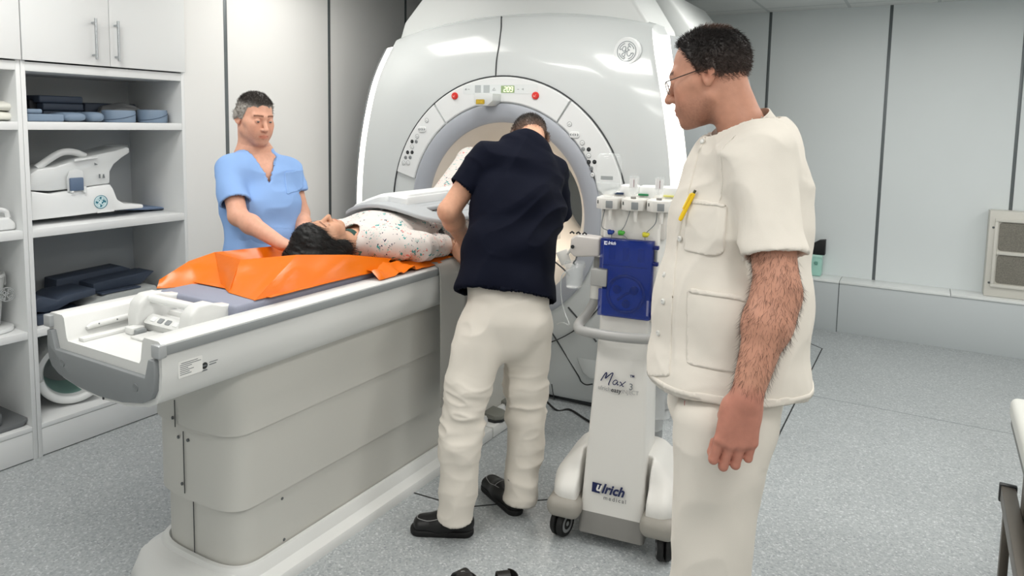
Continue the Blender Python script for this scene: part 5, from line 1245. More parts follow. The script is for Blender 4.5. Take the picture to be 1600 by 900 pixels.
# orange plastic sheet, its end folded up into a stiff rim
def strip(bot, top, n=10, m=8, seed=1, amp=.004):
    G = []
    def path(pts):
        out = []
        for a, b in zip(pts[:-1], pts[1:]):
            for t in np.linspace(0, 1, n, endpoint=False): out.append(np.array(a)*(1-t)+np.array(b)*t)
        out.append(np.array(pts[-1])); return np.array(out)
    A, T_ = path(bot), path(top)
    for i in range(len(A)):
        row = []
        for t in np.linspace(0, 1, m):
            p = A[i]*(1-t)+T_[i]*t; k = (vn(np.array([p*9+seed*5]))[0]-.5)+.5*(ridge(np.array([p]), 12, 12, 12, seed)[0]-.5)
            row.append(p+np.array([.6, -.6, .5])*k*amp*4*math.sin(math.pi*min(1, max(.0, t)))**.5*(1 if t > 0 else 0))
        G.append(row)
    return G
bK, bJ, bG, bA, bB = onX(245, 458, -2.375), onZ(345, 444, MZ+.002), onZ(357, 457, MZ+.002), np.array([-1.893, 1.573, MZ+.001]), np.array([-1.868, 2.16, MZ+.001])
bK[2] = .962
tL, tN, tH, tC, tE = onX(249, 437, -2.385), onX(335, 394, -2.37), onX(376, 406, -2.14), onX(464, 398, -1.965), onX(612, 404, -1.885)
tM = onX(295, 408, -2.38)
orm = MB()
orm.grid(strip([bK, bK*.35+bJ*.65, bJ, bG], [tL, tM, tN, tH], 10, 8, 1), .002)
orm.grid(strip([bG, bA], [tH, tC], 18, 8, 2), .002)
mid = onX(545, 398, -1.92)
orm.grid(strip([bA, bA*.5+bB*.5, bB], [tC, mid, tE], 12, 8, 3), .002)
tP, bN, bP = onX(452, 382, -2.31), np.array([-2.29, 1.80, MZ+.002]), np.array([-2.27, 2.30, MZ+.002])
orm.grid(strip([bN, bP], [tN+np.array([.0, .0, .0]), tP], 18, 6, 4), .002)
flat = [[(x, y, MZ+.0022+.0015*vn(np.array([[x*20, y*20, 1.]]))[0]) for y in np.linspace(1.62, 3.0, 40)] for x in np.linspace(-2.285, -1.872, 14)]
orm.grid(flat[::-1], .0015)
crm = []
for i_, y_ in enumerate(np.linspace(2.10, 2.66, 36)):
    row = []
    for j_, (x_, z_) in enumerate(((-1.90, MZ+.006), (-1.875, .985), (-1.855, .979), (-1.83, .967), (-1.81, .961))):
        k_ = vn(np.array([[y_*32, j_*.8, 3.]]))[0]-.3; fade = 1 if y_ < 2.32 else .22
        row.append((x_+.012*k_*fade, y_, z_+.040*max(0, k_)*fade))
    crm.append(row)
orm.grid(crm, .002)
o_ = link('plastic_sheet', orm, M_ORANGE, None, smooth=25); tag(o_, 'glossy orange plastic sheet spread under the lying person, its end folded up stiffly', 'plastic sheet')
# flexible coil on the belly
coil = thing('body_coil', 'flat grey coil plate with white housings lying on the belly of the lying person', 'coil', (GX, 2.75, 1.18))
def cz(dx_, y): return 1.205-.95*dx_*dx_-.10*abs(dx_)**1.0*.2-(.10*(2.47-y) if y < 2.47 else 0)
def plate_d(P):
    x = P[:, 0]-GX; y = P[:, 1]
    czv = 1.205-.95*x*x-.02*np.abs(x)
    y0 = 2.475-.07*np.clip(1-((x+.02)/.26)**2, -.5, 1)                       # neck end bows towards the head
    qx = np.abs(x+.018)-.275; qy = np.maximum(y0-y, y-3.12)
    ax, ay = qx+.09, qy+.09
    d2 = np.sqrt(np.maximum(ax, 0)**2+np.maximum(ay, 0)**2)+np.minimum(np.maximum(ax, ay), 0)-.09
    for hx, hy in ((.165, 2.63), (.165, 2.93), (-.2, 2.63), (-.2, 2.93)):
        hx_, hy_ = np.abs(x-hx)-.022+.012, np.abs(y-hy)-.055+.012
        h = np.sqrt(np.maximum(hx_, 0)**2+np.maximum(hy_, 0)**2)+np.minimum(np.maximum(hx_, hy_), 0)-.012
        d2 = np.maximum(d2, -h)
    return smax(d2, np.abs(P[:, 2]-czv)*.88-.009, .006).astype(np.float32)
Vp, Fp = nets(plate_d, (GX-.32, 2.36, 1.08), (GX+.30, 3.16, 1.23), .004)
plate = link_np('coil_plate', Vp, Fp, mat('coil_grey', '#b3b7ba', rough=.5), coil)
for x_ in (-.24, -.16, -.13, .09, .12, .185, .215):
    link('groove', MB().tube([(GX+x_, y_, cz(x_, y_)+.0085) for y_ in np.linspace(2.56, 3.10, 16)], .0022, 6), mat('groove_grey', '#8a8f93', rough=.6), plate)
def slab(x0, x1, y0, y1, h):
    xs_s = np.linspace(x0, x1, 9); rg = []
    pts = rrect(x1-x0, y1-y0, .03, 6, (x0+x1)/2, (y0+y1)/2)
    return MB().loft([[(GX+x, y, cz(x, y)+.006) for x, y in pts], [(GX+x, y, cz(x, y)+h-.008) for x, y in pts], [(GX+(x0+x1)/2+(x-(x0+x1)/2)*.95, (y0+y1)/2+(y-(y0+y1)/2)*.97, cz(x, y)+h) for x, y in pts]])
M_CH = mat('coil_housing_white', '#e6e8e8', rough=.35)
h1 = link('coil_housing', slab(-.262, -.06, 2.52, 3.11, .040), M_CH, coil, smooth=40); h2 = link('coil_housing', slab(-.03, .085, 2.50, 3.11, .042), M_CH, coil, smooth=40)
link('housing_lid', slab(-.018, .073, 2.53, 3.09, .050), M_CH, h2, smooth=40); link('housing_lid', slab(-.235, -.085, 2.56, 3.09, .047), M_CH, h1, smooth=40)
stp = [(GX+.13, 2.62, 1.13), (GX+.165, 2.625, 1.105), (GX+.185, 2.64, 1.07), (GX+.19, 2.645, 1.04), (GX+.20, 2.66, 1.01), (GX+.205, 2.665, .99)]
link('strap', MB().grid([[(x+a_*.0, y+a_, z) for x, y, z in stp] for a_ in (-.016, 0, .016)], .004), MATS['cable_black'], coil)
# ================================================================== contrast injector cart
M_IW = mat('injector_white', '#e2e0db', rough=.35); M_IG = mat('injector_grey', '#8c8a86', rough=.5); M_IT = mat('injector_taupe', '#9b978f', rough=.5)
M_HG = mat('handle_grey', '#a3a3a1', rough=.35); M_TYRE = mat('tyre_black', '#151515', rough=.6); M_HUB = mat('hub_grey', '#97999a', rough=.4); M_BLUEINK = mat('logo_blue', '#16204f', rough=.4)
M_DOOR = mat('door_blue', '#0a3094', rough=.12, spec=.6, alpha=.5, coat=.4); M_DARKB = mat('roller_dark_blue', '#060a1c', rough=.35); M_CLEAR = mat('clear_plastic', '#eef2f2', rough=.08, alpha=.22, spec=.7, coat=.3)
M_TUBE = mat('tube_clear', '#dfe3e3', rough=.2, alpha=.6)
CO = np.array([-.947, 2.50, 0.]); CA = math.radians(8); cx_, cy_ = np.array([math.cos(CA), math.sin(CA), 0]), np.array([-math.sin(CA), math.cos(CA), 0])
def W(x, y, z): return CO+cx_*x+cy_*y+EZ*z
MW = Matrix(((cx_[0], cy_[0], 0, CO[0]), (cx_[1], cy_[1], 0, CO[1]), (0, 0, 1, 0), (0, 0, 0, 1)))
def wm_(mb): mb.v = [tuple(MW @ Vector(v)) for v in mb.v]; return mb
inj = thing('contrast_injector', 'white contrast injector cart with blue pump door, casters and hanging bottles', 'injector cart', CO)
def yf(z): return -.125+.095*np.clip((z-.06)/.74, 0, 1.6)          # the column leans back
def hwc(z): return .124-.030*np.clip((z-.06)/.74, 0, 1.)
def col_ring(z, grow=0., r=.014, dep=.20):
    pts = rrect(2*(hwc(z)+grow), dep, r, 4, 0, yf(z)+dep/2); out = []
    for x, y in pts:
        bow = -.012*(1-(x/(hwc(z)+grow+.001))**2) if y < yf(z)+dep*.5 else 0
        out.append(W(x, y+bow-grow, z))
    return out
col_ = link('column', MB().loft([col_ring(z) for z in (.125, .3, .5, .7, .80, .86)]), M_IW, inj, smooth=40)
link('column_foot', MB().loft([col_ring(z, .001) for z in (.045, .05, .126)]), M_IG, inj, smooth=40)
# moulded base with two bumpers and four casters
Bs = Solid()
def rbox(c, h, r):
    c = np.array(c, float); h = np.array(h, float)
    def fn(P):
        q = (P-CO)@np.array([cx_, cy_, EZ]).T-c; e = np.abs(q)-h+r
        return np.sqrt((np.maximum(e, 0)**2).sum(1))+np.minimum(e.max(1), 0)-r
    return fn
lo_, hi_ = CO+np.array([-.5, -.5, 0]), CO+np.array([.5, .6, .5])
Bs.add(rbox((0, .10, .17), (.235, .20, .10), .06), lo_, hi_, .02); Bs.add(rbox((-.05, .06, .235), (.12, .13, .10), .05), lo_, hi_, .09); Bs.add(rbox((.05, .06, .235), (.12, .13, .10), .05), lo_, hi_, .09)
for sx in (-1, 1): Bs.add(rbox((sx*.165, -.05, .165), (.06, .10, .065), .045), lo_, hi_, .05)
Bs.add(rbox((0, -.32, .25), (.131, .30, .40), .01), lo_, hi_, .006, 's'); Bs.add(lambda P: -(P[:, 2]-.135), lo_, hi_, .004, 'i')
V, F = nets(Bs.ev, W(0, .1, .2)-.45, W(0, .1, .2)+.45, .006); V = relax(V, F, 2, .4); link_np('base_cover', V, F, M_IW, inj)
for sx in (-1, 1):
    for yy in (-.10, .27):
        Bp = Solid(); Bp.add(rbox((sx*.178, yy, .135), (.066, .075, .040), .034), lo_, hi_, .01); Bp.add(lambda P: -(P[:, 2]-.098), lo_, hi_, .004, 'i')
        V, F = nets(Bp.ev, W(sx*.178, yy, .13)-.15, W(sx*.178, yy, .13)+.15, .005); link_np('bumper', relax(V, F, 1, .4), F, M_IT, inj)
        c = W(sx*.195, yy-.005, .052); ax = _u(cx_*.9+cy_*(.25*sx))*1.0
        cs = link('caster', merge(MB().lathe([(.022, -.026), (.046, -.026), (.052, -.018), (.052, -.006), (.046, -.003), (.022, -.003)], c, 32, ax), MB().lathe([(.022, .003), (.046, .003), (.052, .006), (.052, .018), (.046, .026), (.022, .026)], c, 32, ax)), M_TYRE, inj, smooth=40)
        for s2 in (-1, 1): link('wheel_hub', MB().lathe([(.0005, s2*.0285), (.006, s2*.0285), (.010, s2*.0255), (.034, s2*.0265), (.038, s2*.020), (.030, s2*.008)], c, 28, ax), M_HUB, cs, smooth=40)
        link('caster_fork', MB().tube([c+ax*0-np.array([0, 0, 0]), c+EZ*.03+cy_*.012, W(sx*.178, yy+.01, .108)], [.010, .013, .022], 12), mat('fork_dark', '#3c3d3e', rough=.5), cs)
# grab rail looping round the column
rail = catmull([W(-.125, .06, 1.07), W(-.128, .055, .98), W(-.130, .045, .905), W(-.150, .0, .850), W(-.165, -.05, .825), W(-.150, -.10, .818), W(-.11, -.118, .816), W(0, -.128, .816), W(.10, -.118, .818), W(.14, -.09, .822), W(.155, -.03, .83), W(.15, .05, .84)], 8)
gr_ = link('grab_rail', MB().tube(rail, .0185, 18), M_HG, inj, smooth=60)
link('rail_sleeve', MB().tube([W(-.129, .050, .955), W(-.130, .044, .905)], .0225, 18), M_IW, gr_)
# pump block and blue door
def slantbox(x0, x1, z0, z1, y0, y1, bev, name, m, par, lean=.06):
    b_ = MB().box((x0, y0, z0), (x1, y1, z1), bev, 3); b_.v = [(v[0], v[1]+lean*(v[2]-.86), v[2]) for v in b_.v]; return link(name, wm_(b_), m, par, smooth=35)
pb_ = slantbox(-.098, .118, .85, 1.30, -.012, .14, .012, 'pump_block', M_IW, inj)
plate_ = slantbox(-.088, .098, .865, 1.15, -.028, -.010, .004, 'pump_plate', mat('pump_plate_blue', '#1f3f95', rough=.35), inj)
dpts = [(-.094, .868), (.102, .868), (.102, 1.158), (-.094, 1.158), (-.094, 1.045), (-.062, 1.045), (-.062, .968), (-.094, .968)]
dm = MB().prism([(p[0], p[1]) for p in dpts], .012, .0025, 2, frame((0, -.045, 0), (1, 0, 0), (0, 0, 1))); dm.v = [(v[0], v[1]+.06*(v[2]-.86)+.0, v[2]) for v in dm.v]
door = link('pump_door', wm_(dm), M_DOOR, inj, smooth=30)
slantbox(.096, .104, .868, 1.158, -.045, -.02, .002, 'door_edge', mat('door_edge_blue', '#0b1a63', rough=.3), door); slantbox(-.094, .102, 1.150, 1.158, -.045, -.02, .002, 'door_edge', MATS['door_edge_blue'], door)
slantbox(-.128, -.064, .975, 1.040, -.055, -.02, .005, 'door_latch', M_HG, inj)
def yd(z): return -.045+.06*(z-.86)
DM = lambda x, z, o=.0: frame(W(x, yd(z)-.0125-o, z), cx_, EZ+cy_*.06)
rg_ = link('roller_ring', MB().tube([W(.008+.068*math.cos(t), yd(.955+.068*math.sin(t))-.004, .955+.068*math.sin(t)) for t in np.linspace(0, 2*math.pi, 49)], .0065, 10), M_DARKB, inj)
link('roller_disc', MB().lathe([(.0005, 0), (.060, 0), (.060, .006), (.0005, .006)], W(.008, yd(.955)+.006, .955), 36, -cy_+EZ*.06), mat('roller_blue', '#1c3a90', rough=.3), inj)
for a_ in (.5, 2.7, 4.8):
    link('roller', MB().lathe([(.004, 0), (.016, 0), (.016, .008), (.012, .010), (.004, .010)], W(.008+.036*math.cos(a_), yd(.955)+.002, .955+.036*math.sin(a_)), 20, -cy_), M_DARKB, inj)
link('roller_arm', MB().tube([W(.008-.03, yd(.93)+.0, .93), W(.008, yd(.955)-.0, .955), W(.05, yd(.965), .972)], .005, 8), M_DARKB, inj)
for x_ in (-.055, -.002, .055):
    slantbox(x_-.012, x_+.012, 1.075, 1.125, -.032, -.026, .002, 'valve_cover', MATS['roller_dark_blue'], inj)
slantbox(-.085, .085, 1.055, 1.059, -.046, -.040, .001, 'door_rib', M_DARKB, inj)
slantbox(.088, .096, .882, .94, -.0475, -.045, .001, 'door_sticker', mat('sticker_white', '#e8e4ee', rough=.4), door)
for z_ in (1.135, 1.075, .945, .885): slantbox(.100, .122, z_-.007, z_+.007, -.046, -.024, .003, 'door_hinge', MATS['door_edge_blue'], inj)
for z_ in (1.10, .915): slantbox(.108, .114, z_-.025, z_+.022, -.030, -.014, .001, 'hinge_plate', M_HUB, inj)
# lettering
def txt(body, size, x, z, fr, m, par, name='lettering', **k): return link(name, text_mb(body, size, fr(x, z), **k), m, par, smooth=0)
M_LW = mat('logo_white', '#f2f3f6', rough=.4)
lq = link('logo_square', MB().prism([(-.006, -.007), (.006, -.007), (.006, .007), (-.006, .007)], .0008, 0, 1, DM(-.073, 1.142, .0003)), M_LW, door)
txt('u', .012, -.0715, 1.1435, lambda x, z: DM(x, z, .0012), mat('logo_door_blue', '#10268a', rough=.3), door, bold=.0006, shear=.25); txt('lrich', .0165, -.050, 1.1425, lambda x, z: DM(x, z, .0004), M_LW, door, bold=.0005, shear=.3)
def CM(x, z, o=.0006):
    bow = -.012*(1-(x/(hwc(z)+.001))**2); return frame(W(x, yf(z)+bow-o, z), cx_+cy_*(.024*x/hwc(z)**2), EZ+cy_*.155)
pts_ = lambda L: [(x*.001, z*.001) for x, z in L]
F0 = CM(-.022, .633, .0010)
for st_, r_ in (([(-48, -14), (-40, 2), (-30, 18), (-27, 14), (-31, -2), (-24, 4), (-8, 20), (-3, 19), (-8, 4), (-16, -20), (-15, -26)], .0021), ([(16, -4), (8, -3), (0, -12), (2, -20), (10, -18), (18, -6), (16, -12), (17, -19), (22, -17)], .0017), ([(26, -6), (31, -10), (36, -19), (42, -21)], .0017), ([(48, -2), (38, -12), (26, -22)], .0017)):
    link('lettering', stroke(pts_(st_), r_, F0), M_BLUEINK, col_)
txt('3', .034, .046, .612, CM, M_INK, col_); txt('TM', .012, .048, .652, CM, M_BLUEINK, col_, bold=.0004)
parts_ = [('ulrich', .0225, mat('print_light_grey', '#a9a9a9', rough=.5), 0), ('easy', .0225, mat('print_dark', '#3a3c40', rough=.5), .0004), ('INJECT', .0205, MATS['print_light_grey'], 0)]; wds = [np.ptp([v[0] for v in text_mb(b_, s_, Matrix.Identity(4)).v]) for b_, s_, _, _ in parts_]
xx_ = -.002-(sum(wds)+.006)/2
for (b_, s_, m_, bo), w_ in zip(parts_, wds): txt(b_, s_, xx_+w_/2, .592, CM, m_, col_, bold=bo); xx_ += w_+.003
lqb = link('logo_square', MB().prism(pts_([(-18, -18), (14, -18), (14, 2), (20, 18), (-18, 18)]), .0008, 0, 1, CM(-.060, .222)), M_BLUEINK, col_)
txt('u', .046, -.053, .227, lambda x, z: CM(x, z, .0018), mat('logo_counter_white', '#e6e4e0', rough=.4), col_, bold=.0012, shear=.3); txt('lrich', .048, .002, .224, CM, M_BLUEINK, col_, bold=.0016, shear=.3)
txt('medical', .021, .012, .193, CM, mat('print_mid', '#55565c', rough=.5), col_, space=1.35)
# head with three bottle holders
hd_ = slantbox(-.112, .135, 1.155, 1.262, .0, .10, .01, 'head_panel', mat('head_panel_grey', '#cfccc6', rough=.4), inj)
top_ = slantbox(-.118, .145, 1.255, 1.325, .035, .13, .012, 'bottle_shelf', M_IW, inj)
for x_ in (-.015, .06, .135): link('shelf_hump', MB().loft([[W(x_+r_*math.cos(t)*.045, .09+.03*r_*math.sin(t), z_) for t in np.linspace(0, 2*math.pi, 24, endpoint=False)] for r_, z_ in ((1, 1.31), (1, 1.335), (.9, 1.349), (.6, 1.355))]), mat('hump_pale', '#e9eae9', rough=.3), inj)
for x_, m_ in ((-.078, mat('tag_navy', '#1e3350', rough=.5)), (.018, mat('tag_green', '#1f7a4c', rough=.5)), (.113, mat('tag_yellow', '#d6d27a', rough=.5))): slantbox(x_+.004, x_+.042, 1.317, 1.324, .025, .04, .001, 'colour_tag', m_, inj)
for x_ in (-.078, .018, .113):
    h_ = link('bottle_holder', wm_(MB().prism([(-.046, -.01), (-.04, -.035), (-.018, -.052), (.014, -.052), (.040, -.035), (.046, -.005), (.046, .06), (-.046, .06)], .042, .004, 2, Matrix.Translation((x_, .01, 1.268)))), M_IW, inj, smooth=30)
    link('sensor_window', wm_(MB().box((x_+.001, -.046, 1.274), (x_+.026, -.0395, 1.301), .001)), M_BTN_G, h_); link('holder_mark', wm_(MB().box((x_-.034, -.034, 1.288), (x_-.031, -.029, 1.300), .0)), M_BTN_K, h_)
    link('spike', MB().tube([W(x_+.012, -.020, 1.272), W(x_+.013, -.022, 1.245), W(x_+.013, -.022, 1.225)], [.009, .0075, .006], 12), M_IW, h_)
for x_, c_, nm_ in ((-.062, '#22408f', 'blue'), (-.022, '#4cab3c', 'green'), (.070, '#d9d13e', 'yellow')):
    link('tube_clip', MB().tube([W(x_-.008, -.012, 1.183), W(x_-.004, -.02, 1.181), W(x_+.006, -.02, 1.180), W(x_+.009, -.012, 1.183)], [.007, .0105, .0085, .006], 10), mat('clip_'+nm_, c_, rough=.35), inj)
for P_ in ([(-.085, -.02, 1.27), (-.095, -.022, 1.22), (-.092, -.022, 1.195), (-.062, -.018, 1.181), (-.056, -.022, 1.155)], [(.012, -.02, 1.272), (-.005, -.024, 1.215), (-.022, -.018, 1.182), (.0, -.024, 1.165), (.010, -.026, 1.145)], [(.11, -.02, 1.27), (.105, -.024, 1.225), (.070, -.018, 1.183), (.072, -.024, 1.15)]):
    link('tube', MB().tube(catmull([W(*q) for q in P_], 6), .0016, 6), mat('tube_grey', '#7b8084', rough=.3), inj)
# bottles hanging upside down in the holders
def bottle(name, label, x, prof, sx=1., sy=1., m=M_CLEAR, cat='bottle'):
    b_ = thing(name, label, cat, W(x, -.008, 1.31)); rs = []
    for r_, z_ in prof: rs.append([W(x+r_*sx*math.copysign(abs(math.cos(t))**.7, math.cos(t)), -.008+r_*sy*math.copysign(abs(math.sin(t))**.7, math.sin(t)), z_) for t in np.linspace(0, 2*math.pi, 32, endpoint=False)])
    link('bottle_body', MB().loft(rs), m, b_, smooth=50); return b_
bb = bottle('infusion_bottle', 'large clear infusion bottle hanging upside down, first of three on the injector cart', -.078, [(.016, 1.312), (.020, 1.320), (.042, 1.338), (.047, 1.352), (.047, 1.392), (.0455, 1.398), (.0455, 1.404), (.047, 1.410), (.047, 1.455), (.042, 1.470), (.034, 1.476)], 1., .62)
link('liquid', MB().loft([[W(-.078+r_*math.cos(t), -.008+r_*.6*math.sin(t), z_) for t in np.linspace(0, 2*math.pi, 28, endpoint=False)] for r_, z_ in ((.018, 1.322), (.040, 1.340), (.043, 1.352), (.043, 1.365))]), mat('liquid_clear', '#f2f6f6', rough=.05, alpha=.35, spec=.6), bb)
link('bottle_label', MB().grid([[W(-.078+.0475*math.sin(t)*.62, -.008-.030, z_) for z_ in (1.378, 1.392)] for t in np.linspace(-.9, .9, 8)], .0006), mat('embossed_grey', '#a8adae', rough=.4, alpha=.6), bb)
for x_, lb_ in ((.018, 'small clear contrast vial, middle one of three bottles on the injector cart'), (.113, 'small clear contrast vial on the injector cart, nearest to the man in white')):
    v_ = bottle('contrast_vial', lb_, x_, [(.007, 1.312), (.009, 1.325), (.016, 1.338), (.0175, 1.345), (.0175, 1.392), (.0165, 1.395)])
    link('vial_label', MB().loft([[W(x_+.0180*math.cos(t), -.008+.0180*math.sin(t), z_) for t in np.linspace(-2.4, -.6, 12)] for z_ in (1.350, 1.388)], cap=False, close=False), mat('vial_label_white', '#efeeee', rough=.6), v_)
    q0 = W(x_+.003, -.0268, 1.355); link('vial_print', MB().box(q0, q0+np.array([.0016, .0008, .028]), 0), mat('print_maroon', '#7a3a44', rough=.6), v_)
    link('vial_cap', MB().tube([W(x_, -.008, 1.300), W(x_, -.008, 1.318)], .010, 16), M_IG, v_)
# arm with cup and tap on the left
am_ = link('side_arm', wm_(MB().prism([(-.20, 1.075), (-.10, 1.085), (-.10, 1.155), (-.195, 1.160), (-.215, 1.145), (-.218, 1.09)], .07, .008, 3, frame((0, .04, 0), (1, 0, 0), (0, 0, 1)))), mat('arm_grey_white', '#cbc6c2', rough=.4), inj, smooth=30)
link('arm_bolt', MB().lathe([(.0005, 0), (.007, 0), (.007, .004), (.0005, .004)], W(-.205, -.031, 1.115), 14, -cy_), M_BTN_K, am_)
for x_ in (-.215, -.19, -.165): link('arm_clip', MB().tube([W(x_-.008, -.01, 1.163), W(x_, -.012, 1.170), W(x_+.009, -.01, 1.163)], .0035, 8), M_BTN_K, am_)
link('cup_hook', MB().tube(catmull([W(-.195, -.005, 1.08), W(-.197, -.012, 1.062), W(-.205, -.015, 1.050), W(-.196, -.02, 1.043)], 5), .003, 8), M_SCREW, am_)
cp = link('cup', MB().lathe([(.0005, .0), (.030, .0), (.031, .003), (.036, .080), (.042, .082), (.042, .098), (.039, .098), (.038, .084), (.033, .080), (.029, .004), (.0005, .003)], W(-.20, -.015, .955), 32), M_CLEAR, None, smooth=50); tag(cp, 'clear plastic cup hanging from the arm of the injector cart', 'cup')
ln_ = link('infusion_line', MB().tube(catmull([W(-.205, -.012, 1.03), W(-.255, .0, .99), W(-.262, .02, .90), W(-.25, .03, .84), W(-.22, .0, .80), W(-.26, .05, .79), W(-.31, .12, .76)], 8), .0024, 6), M_TUBE, None); tag(ln_, 'thin clear tube hanging loose beside the cup on the injector arm', 'tube')
tb_ = link('screen_tab', wm_(MB().prism([(-.30, 1.07), (-.275, 1.02), (-.235, 1.035), (-.255, 1.09)], .012, .003, 2, frame((0, .06, 0), (1, 0, 0), (0, 0, 1)))), M_IW, inj)
link('tab_stem', MB().tube([W(-.25, .05, 1.07), W(-.225, .04, 1.105), W(-.20, .02, 1.12)], .006, 8), M_IW, inj)
# waste bin with a clear bag over its rim, standing on the cart base
bn = thing('waste_bin', 'grey round waste bin lined with a clear bag, behind the injector column', 'waste bin', W(.050, .205, .262))
link('bin_body', MB().lathe([(.0005, 0), (.066, 0), (.070, .006), (.082, .32), (.079, .32), (.068, .008), (.0005, .006)], W(.050, .205, .262), 36), mat('bin_grey', '#8b8f91', rough=.4), bn, smooth=50)
bg = []
for r_, z_, a_ in ((.078, .10, 0), (.079, .25, 0), (.081, .322, 0), (.088, .345, .006), (.0905, .33, .004), (.092, .25, .004), (.096, .19, .007), (.099, .165, .010)):
    bg.append([W(.050+(r_+a_*math.sin(7*t+z_*20))*math.cos(t), .205+(r_+a_*math.sin(7*t+z_*20))*math.sin(t), .262+z_+.012*math.sin(3*t)*(a_ > .005)) for t in np.linspace(0, 2*math.pi, 48, endpoint=False)])
link('bin_bag', MB().loft(bg, cap=False), mat('bag_clear', '#eef0f0', rough=.12, alpha=.35, spec=.7, bump=.5, bscale=40), bn, smooth=60)
# ================================================================== shelving with cupboards
M_LAM = mat('laminate_white', '#e2e4e4', rough=.35, spec=.4); M_LAM_SHADE = mat('laminate_shaded', '#bcc0c1', rough=.5); M_STEEL = mat('handle_steel', '#b8bcbf', rough=.25, metal=.9)  # back panel laminate is coloured darker to suggest shade inside the shelves
XB = -3.94; ZS = [(.135, .156), (.567, .601), (1.026, 1.064), (1.512, 1.548), (1.772, 1.812)]
def unit(y0, y1, label, doors):
    c = thing('shelf_cabinet', label, 'shelving', (XL-.25, (y0+y1)/2, 0)); t = .0185
    for y in (y0, y1-t): link('side_panel', MB().box((XB, y, 0), (XL, y+t, 2.5), .001), M_LAM, c)
    link('back_panel', MB().box((XB, y0+t, .02), (XB+.012, y1-t, 2.5), 0), M_LAM_SHADE, c)
    for z0, z1 in ZS: link('shelf', MB().box((XB+.012, y0+t, z0), (XL-.001, y1-t, z1), .001), M_LAM, c)
    link('plinth', MB().box((XL-.04, y0+t, 0), (XL-.02, y1-t, .135), .001), M_LAM, c)
    link('plinth', MB().box((XL-.02, y0+t, .005), (XL-.003, y1-t, .133), .001), M_LAM, c)
    for a, b, hy in doors:
        d = link('door', MB().box((XL-.001, a+.0015, 1.818), (XL+.018, b-.0015, 2.498), .0015), M_LAM, c)
        if hy: link('handle', merge(MB().cyl((XL+.048, hy, 1.845), (XL+.048, hy, 2.035), .006, 14), MB().cyl((XL+.017, hy, 1.865), (XL+.048, hy, 1.865), .005, 12), MB().cyl((XL+.017, hy, 2.015), (XL+.048, hy, 2.015), .005, 12)), M_STEEL, d)
    return c
unit(1.634, SHELF_Y1, 'white shelf cabinet holding the scanner coils, beside the wall behind the man in blue', [(1.634, 2.024, onX(151, 65, XL+.05)[1]), (2.024, SHELF_Y1-.002, onX(186, 70, XL+.05)[1])])
unit(.80, 1.632, 'white shelf cabinet cut off by the edge, with rolled cloths on its upper shelf', [(.80, 1.215, 0), (1.215, 1.632, 0)])
def YX(px, py, x): return onX(px, py, x)[1]
def ZX(px, py, x): return onX(px, py, x)[2]
M_PADL = mat('pad_light_blue', '#74869a', rough=.55, bump=.1, bscale=300); M_PADD = mat('pad_navy', '#3c4656', rough=.55, bump=.1, bscale=300); M_PADK = mat('pad_black', '#15181e', rough=.5); M_GREYP = mat('pad_grey', '#8f9494', rough=.6)
S1, S2, S3, S0 = 1.549, 1.065, .602, .157
def block(name, label, cat, px0, px1, pyt, x, z0, m, dep=.16, h=None, bev=.008, group=None):
    y0, y1 = YX(px0, (pyt+185)/2, x), YX(px1, (pyt+185)/2, x); z1 = z0+h if h else ZX((px0+px1)/2, pyt, x)
    o = link(name, MB().box((x-dep, y0, z0), (x, y1, z1), bev, 3), m, None, origin=(x-dep/2, (y0+y1)/2, z0), smooth=35); tag(o, label, cat, group); return z1
z_ = block('foam_pad', 'light blue flat foam pad, lower of two at the cabinet divider on the top shelf', 'foam pad', 42.5, 101, 178, XL-.07, S1, M_PADL)
block('foam_pad', 'short light blue foam pad lying on the lower light blue pad on the top shelf', 'foam pad', 42.5, 67, 170, XL-.08, z_+.0005, M_PADL)
z_ = block('foam_pad', 'dark slate foam pad at the bottom of the stack of three on the top shelf', 'foam pad', 68, 129, 168, XL-.25, S1, M_PADD, h=.052)
z_ = block('foam_pad', 'dark slate foam pad in the middle of the stack of three on the top shelf', 'foam pad', 67, 131.5, 157, XL-.245, z_+.0005, M_PADD, h=.036)
block('foam_pad', 'dark slate foam pad on top of the stack of three on the top shelf', 'foam pad', 62, 130.5, 147, XL-.245, z_+.0005, M_PADD, h=.036)
block('storage_box', 'black box half hidden behind the light blue pads on the top shelf', 'box', 46, 61, 155, XL-.30, S1, M_PADK, dep=.1, h=.105)
block('foam_board', 'long dark navy foam panel lying at the back of the top shelf', 'foam panel', 133, 213, 157, XL-.36, S1, M_PADD, dep=.10, h=.098)
def bolster(label, px0, px1, pyt, x, m, dep=.18):
    y0, y1 = YX(px0, 182, x), YX(px1, 182, x); z1 = ZX((px0+px1)/2, pyt, x); cyv, cz_, ry, rz = (y0+y1)/2, (S1+z1)/2, (y1-y0)/2, (z1-S1)/2; rs = []
    for u, k in ((0, .55), (.012, .85), (.035, 1), (dep-.035, 1), (dep-.012, .85), (dep, .55)):
        rs.append([(x-u, cyv+ry*k*math.copysign(abs(math.cos(t))**.75, math.cos(t)), cz_+rz*(k if k < 1 else 1)*math.copysign(abs(math.sin(t))**.85, math.sin(t))) for t in np.linspace(0, 2*math.pi, 28, endpoint=False)])
    o = link('bolster', MB().loft(rs), m, None, origin=(x-dep/2, cyv, S1), smooth=60); tag(o, label, 'bolster')
bolster('rounded light blue bolster next to the flat pads at the front of the top shelf', 101.5, 139, 175.5, XL-.06, M_PADL)
bolster('second rounded light blue bolster, between the first one and the beige block', 140.5, 166.5, 175, XL-.07, M_PADL)
